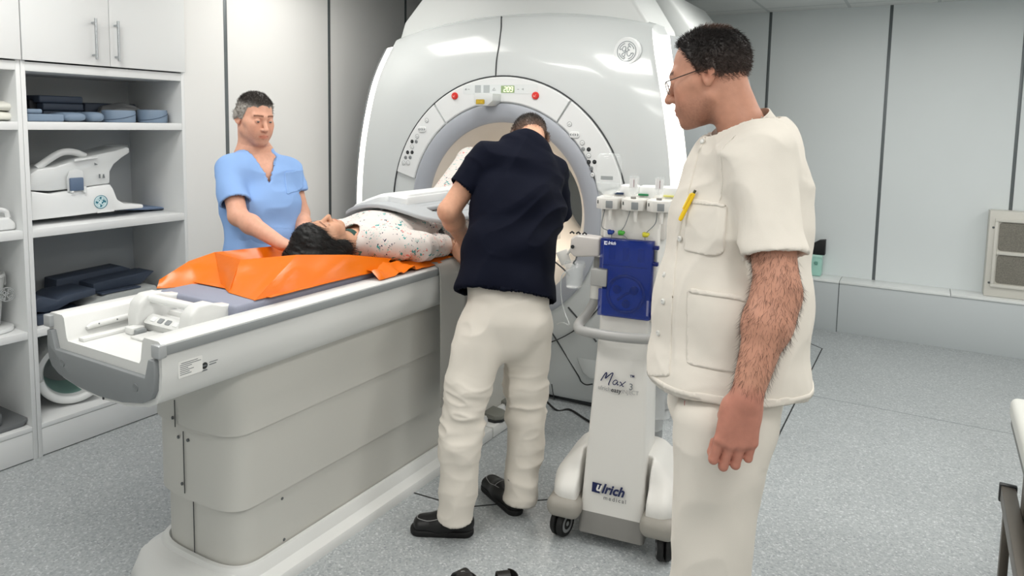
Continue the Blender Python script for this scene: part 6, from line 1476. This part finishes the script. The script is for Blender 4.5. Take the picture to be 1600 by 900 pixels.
block('foam_block', 'small beige-grey foam block behind the second bolster on the top shelf', 'foam block', 165.5, 174, 175, XL-.12, S1, M_GREYP, dep=.1)
def curved(label, px0, px1, pyt, x):
    y0, y1 = YX(px0, 180, x), YX(px1, 180, x); z1 = ZX((px0+px1)/2, pyt, x); cyv = (y0+y1)/2; ry = (y1-y0)/2; o = thing('curved_pad', label, 'curved pad', (x-.06, cyv, S1))
    rs = [[(x-.075+.075*k*math.cos(t), cyv+ry*k*math.sin(t), z) for t in np.linspace(0, 2*math.pi, 40, endpoint=False)] for k, z in ((.97, S1), (1, S1+.006), (1, z1-.006), (.96, z1), (.55, z1), (.52, z1-.006), (.52, S1+.01), (.5, S1))]
    link('pad_body', MB().loft(rs, cap=False), M_PADL, o, smooth=50)
    link('pad_seam', MB().tube([(x-.075+.0765*math.cos(t), cyv+ry*1.012*math.sin(t), S1+.012+(z1-S1-.026)*(.5+.5*math.sin(t))**1.3) for t in np.linspace(-1.5, 1.5, 24)], .0016, 6), mat('seam_dark_blue', '#3e4f66', rough=.6), o)
curved('light blue ring-shaped pad with a slanting seam in front of the grey bag, top shelf', 175, 222, 172.5, XL-.06)
curved('light blue ring-shaped pad standing alone at the end of the top shelf', 231, 271, 172, XL-.05)
# crumpled grey bag
bgm = Solid(); yb0, yb1 = YX(165, 170, XL-.22), YX(224, 170, XL-.22); zc = ZX(190, 170, XL-.22)
bgm.ell((XL-.27, (yb0+yb1)/2, S1+.048), (.09, (yb1-yb0)/2, .047)); V, F = nets(bgm.ev, *bgm.bbox(), .006); V = V+normals(V, F)*(.016*(ridge(V, 22, 14, 30, 61.)-.5))[:, None]; V[:, 2] = np.maximum(V[:, 2], S1+.001)
def solo(name, V, F, m, org, label, cat):
    e_ = bpy.data.objects.new('tmp', None); e_['_o'] = list(map(float, org)); o = link_np(name, V, F, m, e_); o.parent = None; o.location = org; bpy.data.objects.remove(e_); tag(o, label, cat); return o
solo('cloth_bag', V, F, mat('bag_grey_cloth', '#77797a', rough=.7), (XL-.27, (yb0+yb1)/2, S1), 'crumpled grey bag lying behind the ring-shaped pad on the top shelf', 'bag')
# head coil on the second shelf
XH = XL-.10
def yz(px, py, x=XH): p = onX(px, py, x); return (p[1], p[2])
hc = thing('head_coil', 'large white head coil with hinged top half and round emblem, on the middle shelf', 'head coil', (XH-.13, 1.85, S2))
FX = frame((XH-.26, 0, 0), (0, 1, 0), (0, 0, 1))
base_p = [yz(*q) for q in ((49, 345), (49, 299), (80, 303), (110, 298), (150, 291), (173, 288), (178, 296), (184, 312), (195, 318), (224, 319), (225, 325), (180, 329), (120, 337))]
base_p = [(a, max(b, S2+.004)) for a, b in base_p]
bs_ = link('coil_base', MB().prism(base_p[::-1], .26, .008, 2, FX), mat('coil_white', '#e3e5e5', rough=.3, coat=.3), hc, smooth=35)
FX2 = frame((XH-.25, 0, 0), (0, 1, 0), (0, 0, 1))
upper = [yz(*q) for q in ((49, 298), (49, 272), (62, 264), (88, 261), (112, 253), (130, 247), (160, 240), (180, 236), (199, 230), (204.5, 231), (204.5, 239), (192, 247), (180, 257), (174, 268), (173.5, 287), (150, 290), (110, 296), (80, 299))]
up_o = link('coil_top', MB().prism(upper[::-1], .24, .008, 2, FX2), mat('coil_white_top', '#dcdfdf', rough=.3, coat=.3), hc, smooth=35)
arch = [(XH-.06, *yz(*q, XH-.06)) for q in ((57, 263), (75, 250), (92, 240), (106, 237), (120, 239), (132, 244))]
link('coil_arch', MB().tube(catmull(arch, 5), .017, 12), MATS['coil_white'], hc)
far = [(XH-.235, *yz(*q, XH-.235)) for q in ((140, 243), (160, 231), (178, 228), (198, 229))]
link('coil_flare', MB().tube(catmull(far, 5), [.012]*16, 10), mat('coil_shade_grey', '#a9adae', rough=.4), hc)
PX = lambda px, py, o=.0: frame((XH+.0005+o, *yz(px, py, XH+o)), (0, 1, 0), (0, 0, 1))
link('latch_plate', MB().prism([(-.040, -.05), (.036, -.05), (.040, .03), (.030, .05), (.0, .060), (-.030, .05), (-.042, .02)], .005, .002, 2, PX(118, 283, -.001)), mat('latch_recess', '#cdd0d1', rough=.4), hc)
link('latch', MB().box((-.034, -.034, 0), (.030, .030, .014), .005, 2, PX(119, 287, .002)), mat('latch_blue_grey', '#5d6f88', rough=.45), hc)
for px_s in (111, 131): link('latch_tab', MB().prism(rrect(.014, .03, .003), .014, .002, 1, PX(px_s, 296)), MATS['coil_white'], hc)
link('display_strip', MB().prism([(-.055, -.012), (.060, .002), (.060, .012), (-.052, -.001)], .012, .002, 1, PX(132, 248)), MATS['coil_white'], hc)
eb = link('emblem', MB().prism([(.034*math.cos(t), .034*math.sin(t)) for t in np.linspace(0, 2*math.pi, 36, endpoint=False)], .0015, 0, 1, PX(157.5, 315.5)), mat('emblem_teal', '#2f7688', rough=.35), hc)
link('monogram', ge_monogram(PX(157.5, 315.5, .002), .0285, .0022), mat('emblem_pale', '#d9ecef', rough=.4), eb)
link('print_mark', merge(MB().prism([(-.012, -.010), (-.004, -.010), (-.004, .010), (-.012, .010)], .0008, 0, 1, PX(158, 275)), MB().prism([(.0, -.010), (.012, -.010), (.008, .010), (.002, .008)], .0008, 0, 1, PX(160, 275))), M_INK, hc)
link('arrow_mark', MB().prism([(-.008, -.006), (.010, -.004), (-.008, .006)], .0008, 0, 1, PX(150, 256)), M_INK, hc)
link('base_rail', MB().prism([yz(*q) for q in ((152, 333), (178, 330), (178, 327.5), (152, 330))], .01, .001, 1, frame((XH-.006, 0, 0), (0, 1, 0), (0, 0, 1))), MATS['coil_white'], hc)
py0, py1 = YX(186, 315, XL-.2), YX(262, 322, XL-.2)
o_ = link('foam_mat', MB().prism([(py0-.10, S2+.06), (py0, S2+.05), (py0+.1, S2+.028), (py1-.06, S2+.022), (py1, S2+.003), (py1, S2+.0015), (py0-.1, S2+.03)][::-1], .22, .003, 2, frame((XL-.40, 0, 0), (0, 1, 0), (0, 0, 1))), mat('mat_slate_blue', '#6f819d', rough=.55), None, smooth=40); tag(o_, 'slate blue foam mat sticking out behind the head coil on the middle shelf', 'foam mat')
# third shelf: dark positioning pads
def wedge(name, label, cat, prof, x0, dep, m, bev=.006):
    P = [(a, b) for a, b in prof]; ar = sum(P[i][0]*P[(i+1) % len(P)][1]-P[(i+1) % len(P)][0]*P[i][1] for i in range(len(P)))
    if ar < 0: P = P[::-1]
    o = link(name, MB().prism(P, dep, bev, 2, frame((x0-dep, 0, 0), (0, 1, 0), (0, 0, 1))), m, None, origin=(x0-dep/2, np.mean([p[0] for p in P]), min(p[1] for p in P)), smooth=40); tag(o, label, cat)
q = lambda px, py, x: yz(px, py, x)
xa = XL-.06
wedge('foam_pad', 'flat navy foam pad on the lower shelf beneath the curved navy pad', 'foam pad', [(q(58, 485, xa)[0], S3), (q(58, 485, xa)[0], S3+.045), (q(130, 465, xa)[0], S3+.04), (q(149, 462, xa)[0], S3+.02), (q(149, 462, xa)[0], S3)], xa, .30, M_PADD)
zz = S3+.047
cvp = [(q(57, 460, xa)[0], zz+.055), (q(57, 460, xa)[0], zz+.015), (q(75, 460, xa)[0], zz), (q(95, 460, xa)[0], zz+.002), (q(115, 452, xa)[0], zz+.025), (q(155, 448, xa)[0], zz+.04), (q(155, 448, xa)[0], zz+.072), (q(110, 448, xa)[0], zz+.066), (q(95, 448, xa)[0], zz+.048), (q(75, 440, xa)[0], zz+.075), (q(64, 440, xa)[0], zz+.078)]
wedge('curved_pad', 'curved navy positioning pad lying on the flat navy pad, lower shelf', 'curved pad', cvp, xa-.03, .24, M_PADD)
xb = XL-.30
wedge('foam_wedge', 'long navy foam wedge at the back of the lower shelf', 'foam wedge', [(q(85, 430, xb)[0], S3), (q(88, 430, xb)[0], S3+.15), (q(190, 415, xb)[0], S3+.165), (q(205, 420, xb)[0], S3+.14), (q(205, 420, xb)[0], S3)], xb, .12, M_PADD)
xc = XL-.20
wedge('foam_tray', 'navy shallow trough pad resting across the grey coil on the lower shelf', 'trough pad', [(q(140, 432, xc)[0], S3+.082), (q(150, 432, xc)[0], S3+.078), (q(215, 430, xc)[0], S3+.078), (q(237, 424, xc)[0], S3+.135), (q(228, 424, xc)[0], S3+.140), (q(150, 424, xc)[0], S3+.128), (q(140, 424, xc)[0], S3+.125)], xc+.03, .14, M_PADD)
xd = XL-.10
wedge('surface_coil', 'pale grey surface coil lying under the navy trough pad on the lower shelf', 'surface coil', [(q(132, 455, xd)[0], S3), (q(133, 455, xd)[0], S3+.045), (q(170, 450, xd)[0], S3+.070), (q(245, 440, xd)[0], S3+.072), (q(250, 440, xd)[0], S3)], xd, .24, mat('surface_coil_grey', '#a9adac', rough=.45), .012)
wedge('foam_pad', 'small navy foam pad lying on the pale grey surface coil, lower shelf', 'foam pad', [(q(160, 445, xd)[0], S3+.073), (q(160, 445, xd)[0], S3+.081), (q(222, 440, xd)[0], S3+.081), (q(222, 440, xd)[0], S3+.073)], xd-.01, .055, M_PADD, .002)
# ring coil on the bottom shelf
rcx, rcd = XL-.10, .26
pc = onX(118, 603, rcx); rc = thing('knee_coil', 'white ring-shaped coil with pale green lining standing on the bottom shelf', 'ring coil', (rcx-.12, pc[1], S0))
ax_ = _u(np.array([1., -.35, 0.])); cc = np.array([rcx-.02, pc[1], S0+.166])
link('coil_barrel', MB().lathe([(.160, -.26), (.163, -.25), (.163, -.03), (.150, .0), (.128, .0), (.120, -.02), (.120, -.25), (.150, -.26)], cc, 56, ax_, cap=False), mat('ring_coil_white', '#dfe1e0', rough=.35), rc, smooth=50)
link('coil_lining', MB().lathe([(.1195, -.25), (.1195, -.025)], cc, 48, ax_, cap=False), mat('lining_green', '#8fb3aa', rough=.4), rc, smooth=60)
link('front_ring', MB().tube([cc+ax_*.012+np.cross(ax_, EZ)*.140*math.cos(t)+EZ*.140*math.sin(t) for t in np.linspace(math.radians(200), math.radians(352), 28)], .019, 12), mat('ring_front_white', '#eceeed', rough=.3), rc)
# neighbouring cabinet
def bundle(label, z0, pyt, rr):
    S = Solid(); y0 = YX(0, 178, XL-.06)-.10; y1 = YX(22, 178, XL-.06); S.ecap((XL-.11, y0, z0+rr), (XL-.11, y1-rr*.8, z0+rr), (1, 0, 0), (.06, rr), (.055, rr), .01)
    V, F = nets(S.ev, *S.bbox(), .004); V = V+normals(V, F)*(.007*(ridge(V, 30, 18, 30, 70+z0)-.5))[:, None]; V[:, 2] = np.maximum(V[:, 2], z0+.0008); solo('rolled_cloth', V, F, mat('cloth_cream', '#dcdcd4', rough=.8), (XL-.11, (y0+y1)/2, z0), label, 'cloth')
bundle('white rolled cloth, lower of two on the upper shelf of the cut-off cabinet', S1, 178, .021); bundle('white rolled cloth lying on top of another in the cut-off cabinet', S1+.043, 168, .021)
xe = XL-.05
y1_ = YX(26, 360, xe); o_ = thing('breast_coil', 'white flat coil with a raised grip on the second shelf of the cut-off cabinet', 'coil', (xe-.12, y1_-.12, S2))
link('coil_shell', MB().prism([(y1_-.30, S2+.001), (y1_, S2+.001), (y1_, S2+.030), (y1_-.025, S2+.058), (y1_-.30, S2+.062)], .26, .010, 3, frame((xe-.26, 0, 0), (0, 1, 0), (0, 0, 1))), MATS['coil_white'], o_, smooth=40)
link('grip', MB().tube(catmull([(xe-.02, y1_-.25, S2+.06), (xe-.02, y1_-.22, S2+.095), (xe-.02, y1_-.05, S2+.092), (xe-.02, y1_-.022, S2+.055)], 6), .011, 10), MATS['coil_white'], o_)
yb_ = YX(25, 470, xe); o_ = thing('bucket', 'pale grey bucket with a round emblem in the cut-off cabinet', 'bucket', (xe-.10, yb_-.09, S3+.02))
tr_b = link('tray', MB().prism([(p[0], p[1]) for p in rrect(.22, .22, .09, 8, xe-.11, yb_-.09)], .018, .004, 2, Matrix.Translation((0, 0, S3+.001))), MATS['coil_white'], None); tag(tr_b, 'white round-cornered tray under the pale bucket in the cut-off cabinet', 'tray')
link('bucket_body', MB().lathe([(.0005, .022), (.062, .022), (.066, .03), (.088, .245), (.093, .248), (.093, .262), (.086, .262), (.083, .245), (.060, .03), (.0005, .027)], (xe-.11, yb_-.09, S3), 40), mat('bucket_grey', '#c9cbca', rough=.4), o_, smooth=50)
link('bucket_ear', MB().box((xe-.125, yb_-.004, S3+.20), (xe-.095, yb_+.008, S3+.25), .004), MATS['bucket_grey'], o_)
pe_ = onX(10, 460, xe-.03); link('emblem', ge_monogram(frame((xe-.0285, pe_[1], pe_[2]), (.35, 1, 0), (-.09, 0, 1)), .030, .0022), mat('emblem_grey', '#9da0a1', rough=.4), o_)
xf = XL-.04; M_DTR = mat('tray_dark_grey', '#6f7274', rough=.5); yt_ = YX(47, 655, xf)
wedge('coil_tray', 'dark grey shallow tray at the bottom of the cut-off cabinet', 'tray', [(yt_-.30, S0), (yt_-.03, S0), (yt_, S0+.030), (yt_-.006, S0+.036), (yt_-.04, S0+.020), (yt_-.30, S0+.020)], xf, .28, M_DTR, .003)
wedge('coil_cushion', 'dark grey cushion lying in the shallow tray of the cut-off cabinet', 'cushion', [(yt_-.30, S0+.0215), (yt_-.10, S0+.0215), (yt_-.095, S0+.075), (yt_-.13, S0+.095), (yt_-.30, S0+.10)], xf-.03, .22, M_DTR, .010)
# ================================================================== other things round the room
# ventilation unit on the ledge
VY0 = 6.03; vp = onY(1536, 462, VY0+.05); vx0 = onZ(1536, 462, LZ)[0]; ve = thing('vent_unit', 'square beige ventilation box with four mesh panels standing on the low ledge', 'ventilation box', (vx0+.32, 6.13, LZ))
VB = mat('vent_beige', '#d2d0c8', rough=.5)
link('vent_case', MB().box((vx0, 6.075, LZ+.0005), (vx0+.64, YW-.0045, LZ+.62), .008), VB, ve)
fx0 = vx0+.055; pz0, pz1 = LZ+.095, LZ+.545
def bars(x0, x1, z0, z1, y0, y1): return MB().box((x0, y0, z0), (x1, y1, z1), .003)
fr_ = link('front_frame', merge(*[bars(a, b, c_, d, 6.060, 6.078) for a, b, c_, d in ((fx0-.02, fx0+.55, pz1, pz1+.022), (fx0-.02, fx0+.55, pz0-.022, pz0), (fx0-.02, fx0, pz0, pz1), (fx0+.53, fx0+.55, pz0, pz1), (fx0+.255, fx0+.275, pz0, pz1), (fx0, fx0+.53, (pz0+pz1)/2-.010, (pz0+pz1)/2+.010))]), VB, ve)
M_MESH = mat('vent_mesh', '#7b786f', rough=.7, var=.35, vscale=180, bump=.8, bscale=250)
for i in (0, 1):
    for j in (0, 1):
        a = fx0+.008+i*.275; b = a+.239; c_ = pz0+.008+j*.235; d = c_+.202
        link('mesh_panel', MB().prism(rrect(b-a, d-c_, .02, 5), .004, .001, 1, frame(((a+b)/2, 6.0745, (c_+d)/2), (1, 0, 0), (0, 0, 1))), M_MESH, ve)
for x_, z_ in ((vx0+.028, LZ+.50), (vx0+.028, LZ+.10)): link('screw', MB().lathe([(.0005, 0), (.008, 0), (.006, .004), (.0005, .004)], (x_, 6.075, z_), 12, (0, -1, 0)), M_SCREW, ve)
# green box and black box on the ledge
xg0, xg1 = onY(1262, 400, 6.1)[0]-.10, onY(1284, 400, 6.09)[0]
gb_ = thing('storage_box', 'translucent mint green box standing on the low ledge', 'box', ((xg0+xg1)/2, 6.14, LZ)); MG = mat('mint_plastic', '#a4d3c6', rough=.3)
link('box_body', MB().box((xg0, 6.085, LZ+.0005), (xg1, 6.195, LZ+.165), .01, 3), MG, gb_); link('lid', MB().box((xg0-.004, 6.081, LZ+.150), (xg1+.004, 6.199, LZ+.172), .006, 3), mat('mint_lid', '#b4ddd1', rough=.3), gb_)
link('latch', MB().box((xg1-.05, 6.076, LZ+.095), (xg1-.025, 6.087, LZ+.12), .003), mat('latch_dark_green', '#6da093', rough=.4), gb_)
o_ = link('small_case', MB().prism([(0, 0), (.155, 0), (.155, .125), (.11, .118), (.06, .085), (0, .08)], .06, .005, 2, frame((xg1-.135, 6.16, LZ+.1725), (1, 0, 0), (0, 0, 1))), mat('case_black', '#101112', rough=.45), None, smooth=30); tag(o_, 'small black case lying on the mint green box', 'case')
# stretcher at the picture edge
sx0 = onZ(1578, 620, .70)[0]; sy1 = onZ(1585, 616, .70)[1]
xs0 = .268; st = thing('stretcher', 'patient stretcher with white padded top and brown-grey steel frame, cut off by the edge', 'stretcher', (xs0+.3, 2.0, 0))
MS = mat('stretcher_pad_white', '#d9dad4', rough=.45, bump=.1, bscale=200); MF = mat('stretcher_frame', '#6a645c', rough=.4, metal=.5)
pA, pB = onZ(1579, 618, .70), onZ(1600, 695, .70)
fd = _u((pB-pA)*np.array([1, 1, 0])); sd = np.array([-fd[1], fd[0], 0]); sd = sd if sd[0] > 0 else -sd
SM = lambda u, v, z: pA*np.array([1, 1, 0])+fd*u+sd*v+EZ*z
Mst = Matrix(((fd[0], sd[0], 0, pA[0]), (fd[1], sd[1], 0, pA[1]), (0, 0, 1, 0), (0, 0, 0, 1)))
def smb(m_): m_.v = [tuple(Mst @ Vector(v)) for v in m_.v]; return m_
link('pad', smb(MB().box((0, 0, .625), (1.6, .62, .70), .022, 4)), MS, st, smooth=50)
link('pad_edge', smb(MB().box((.01, .006, .600), (1.59, .61, .630), .006)), mat('pad_edge_grey', '#7d807d', rough=.5), st)
link('frame_post', smb(MB().box((.30, .02, .10), (.36, .07, .602), .004)), MF, st); link('frame_post', smb(MB().box((.30, .52, .10), (.36, .57, .602), .004)), MF, st)
link('side_rail', smb(MB().box((.17, -.02, .405), (1.4, .02, .455), .004)), MATS['stretcher_frame'], st); link('rail_end', smb(MB().box((.155, -.024, .40), (.175, .024, .46), .004)), M_BTN_K, st)
link('side_rail', smb(MB().box((.17, -.015, .08), (1.4, .015, .12), .004)), MF, st)
for u_ in (.19, .62, 1.05): link('rail_upright', smb(MB().box((u_, -.012, .11), (u_+.035, .012, .41), .003)), MF, st)
for u_, v_ in ((.33, .05), (1.25, .05), (.33, .55), (1.25, .55)):
    cs = link('caster', MB().lathe([(.02, -.018), (.046, -.018), (.05, -.012), (.05, .012), (.046, .018), (.02, .018)], SM(u_, v_, .0505), 28, sd), M_TYRE, st, smooth=40); link('wheel_hub', MB().lathe([(.0005, -.019), (.021, -.019), (.021, .019), (.0005, .019)], SM(u_, v_, .0505), 20, sd), M_HUB, cs)
# sandals on the floor at the bottom edge
M_SAN = mat('sandal_black', '#0e0d0d', rough=.4); M_SOL = mat('insole_tan', '#a98e66', rough=.6)
for k_, (px_s, py_s, dv, lb_) in enumerate(((692, 930, (-.35, -.94), 'sandal with tan insole on the floor, nearer the couch'), (750, 921, (-.75, -.66), 'black strapped sandal on the floor, nearer the injector cart'))):
    p = onZ(px_s, py_s, .02); sn = thing('sandal', lb_, 'sandal', (p[0], p[1], 0)); f_ = _u(np.array([*dv, 0])); s_ = np.cross(f_, EZ)
    X = lambda a, b, c: np.array([p[0], p[1], 0])+f_*a+s_*b+EZ*c
    outl = [(.0+.125*math.cos(t), (.040+.006*math.cos(t))*math.sin(t)) for t in np.linspace(0, 2*math.pi, 36, endpoint=False)]
    link('sole', MB().loft([[X(a, b, .001) for a, b in outl], [X(a*1.02, b*1.03, .012) for a, b in outl], [X(a, b, .022) for a, b in outl]]), M_SAN, sn, smooth=40)
    link('insole', MB().loft([[X(a*.93, b*.88, .021) for a, b in outl], [X(a*.92, b*.86, .025) for a, b in outl]]), M_SOL, sn, smooth=40)
    for c0, h_ in ((.055, .062), (-.08, .058)):
        link('strap', MB().grid([[X(c0+du, .046*math.cos(t), .014+h_*math.sin(t)) for t in np.linspace(0, math.pi, 16)] for du in (-.022, -.008, .008, .022)], .003), M_SAN, sn)
    link('buckle', MB().tube([X(.055+.012*math.cos(t), .028+.0*t, .062+.010*math.sin(t)) for t in np.linspace(0, 2*math.pi, 13)], .002, 6), M_STEEL, sn)
    link('heel_cup', MB().grid([[X(-.10-.028*math.cos(t), .042*math.sin(t), z_) for t in np.linspace(-1.5, 1.5, 14)] for z_ in (.016, .035, .055 if k_ else .040)], .003), M_SAN, sn)
# docking step with two foot pedals at the magnet
M_PDL = mat('pedal_grey', '#7c7d76', rough=.5)
dk = thing('pedal_base', 'white low step at the foot of the scanner carrying two foot pedals', 'pedal base', (-1.80, 3.10, 0))
link('step', MB().box((-2.05, 2.76, 0), (-1.79, 2.935, .055), .008), M_CW, dk); link('step', MB().box((-2.05, 2.94, 0), (-1.79, 3.50, .058), .008), M_CW, dk)
for y_, lb_ in ((3.03, 'foot pedal with grey top and black base, nearer the couch pedestal'), (3.21, 'foot pedal with grey top and black base, nearer the scanner')):
    pd = thing('foot_pedal', lb_, 'foot pedal', (-1.865, y_, .06)); o2 = [(-.075, -.05), (.055, -.05), (.085, -.02), (.085, .035), (.05, .06), (-.075, .06)]
    link('pedal_foot', MB().prism(o2, .014, .003, 2, Matrix.Translation((-1.865, y_, .0585))), M_BTN_K, pd); link('pedal_plate', MB().prism([(a*.94, b*.94) for a, b in o2], .028, .006, 2, Matrix.Translation((-1.865, y_, .072)) @ Matrix.Rotation(.10, 4, 'Y')), M_PDL, pd); link('pedal_slot', MB().box((-1.93, y_-.02, .10), (-1.905, y_+.035, .109), .002), M_BTN_K, pd)
# cables lying on the floor behind the cart
for pts_, lb_ in (([(850, 595), (868, 614), (890, 636), (915, 655), (945, 672), (985, 690)], 'black cable running over the floor from the scanner towards the injector cart'), ([(1020, 660), (1042, 640), (1060, 615), (1075, 600)], 'black cable on the floor behind the waste bin')):
    P = []
    for i_, (x, y) in enumerate(pts_):
        if i_ == 0 and x < 860: P.append(onY(x, y, FY+.10)+np.array([0, -.12, 0]))
        else:
            p = onZ(x, max(y, 640) if x > 1000 else max(y, 640), .006); P.append(p)
    o_ = link('cable', MB().tube(catmull(P, 8), .006, 8), MATS['cable_black'], None); tag(o_, lb_, 'cable')
# pen in the chest pocket of the man in white
tv = np.array([v.co[:] for v in tunic.data.vertices])+np.array(wm['_o']); tn_ = np.array([v.normal[:] for v in tunic.data.vertices]); ax__, ay__ = pix(tv); k = np.argmin((ax__-1084)**2+(ay__-312)**2+1e6*(((tv-CPOS)*tn_).sum(1) > 0)); p0 = tv[k]+tn_[k]*.009
upv = _u(EZ-tn_[k]*(tn_[k][2])+EX*.15)
pn = thing('pen', 'yellow pen clipped in the chest pocket of the man in white', 'pen', p0)
link('barrel', MB().tube([p0-upv*.055, p0-upv*.05, p0+upv*.012], [.003, .0048, .0048], 12), mat('pen_yellow', '#edc51a', rough=.3), pn)
link('button', MB().tube([p0+upv*.012, p0+upv*.020], .003, 10), mat('pen_dark', '#3b3a20', rough=.4), pn)
link('clip', MB().tube([p0+upv*.010+tn_[k]*.005, p0+upv*.008+tn_[k]*.0075, p0-upv*.028+tn_[k]*.0075], .0018, 8), mat('pen_clip', '#f3d23c', rough=.3), pn)
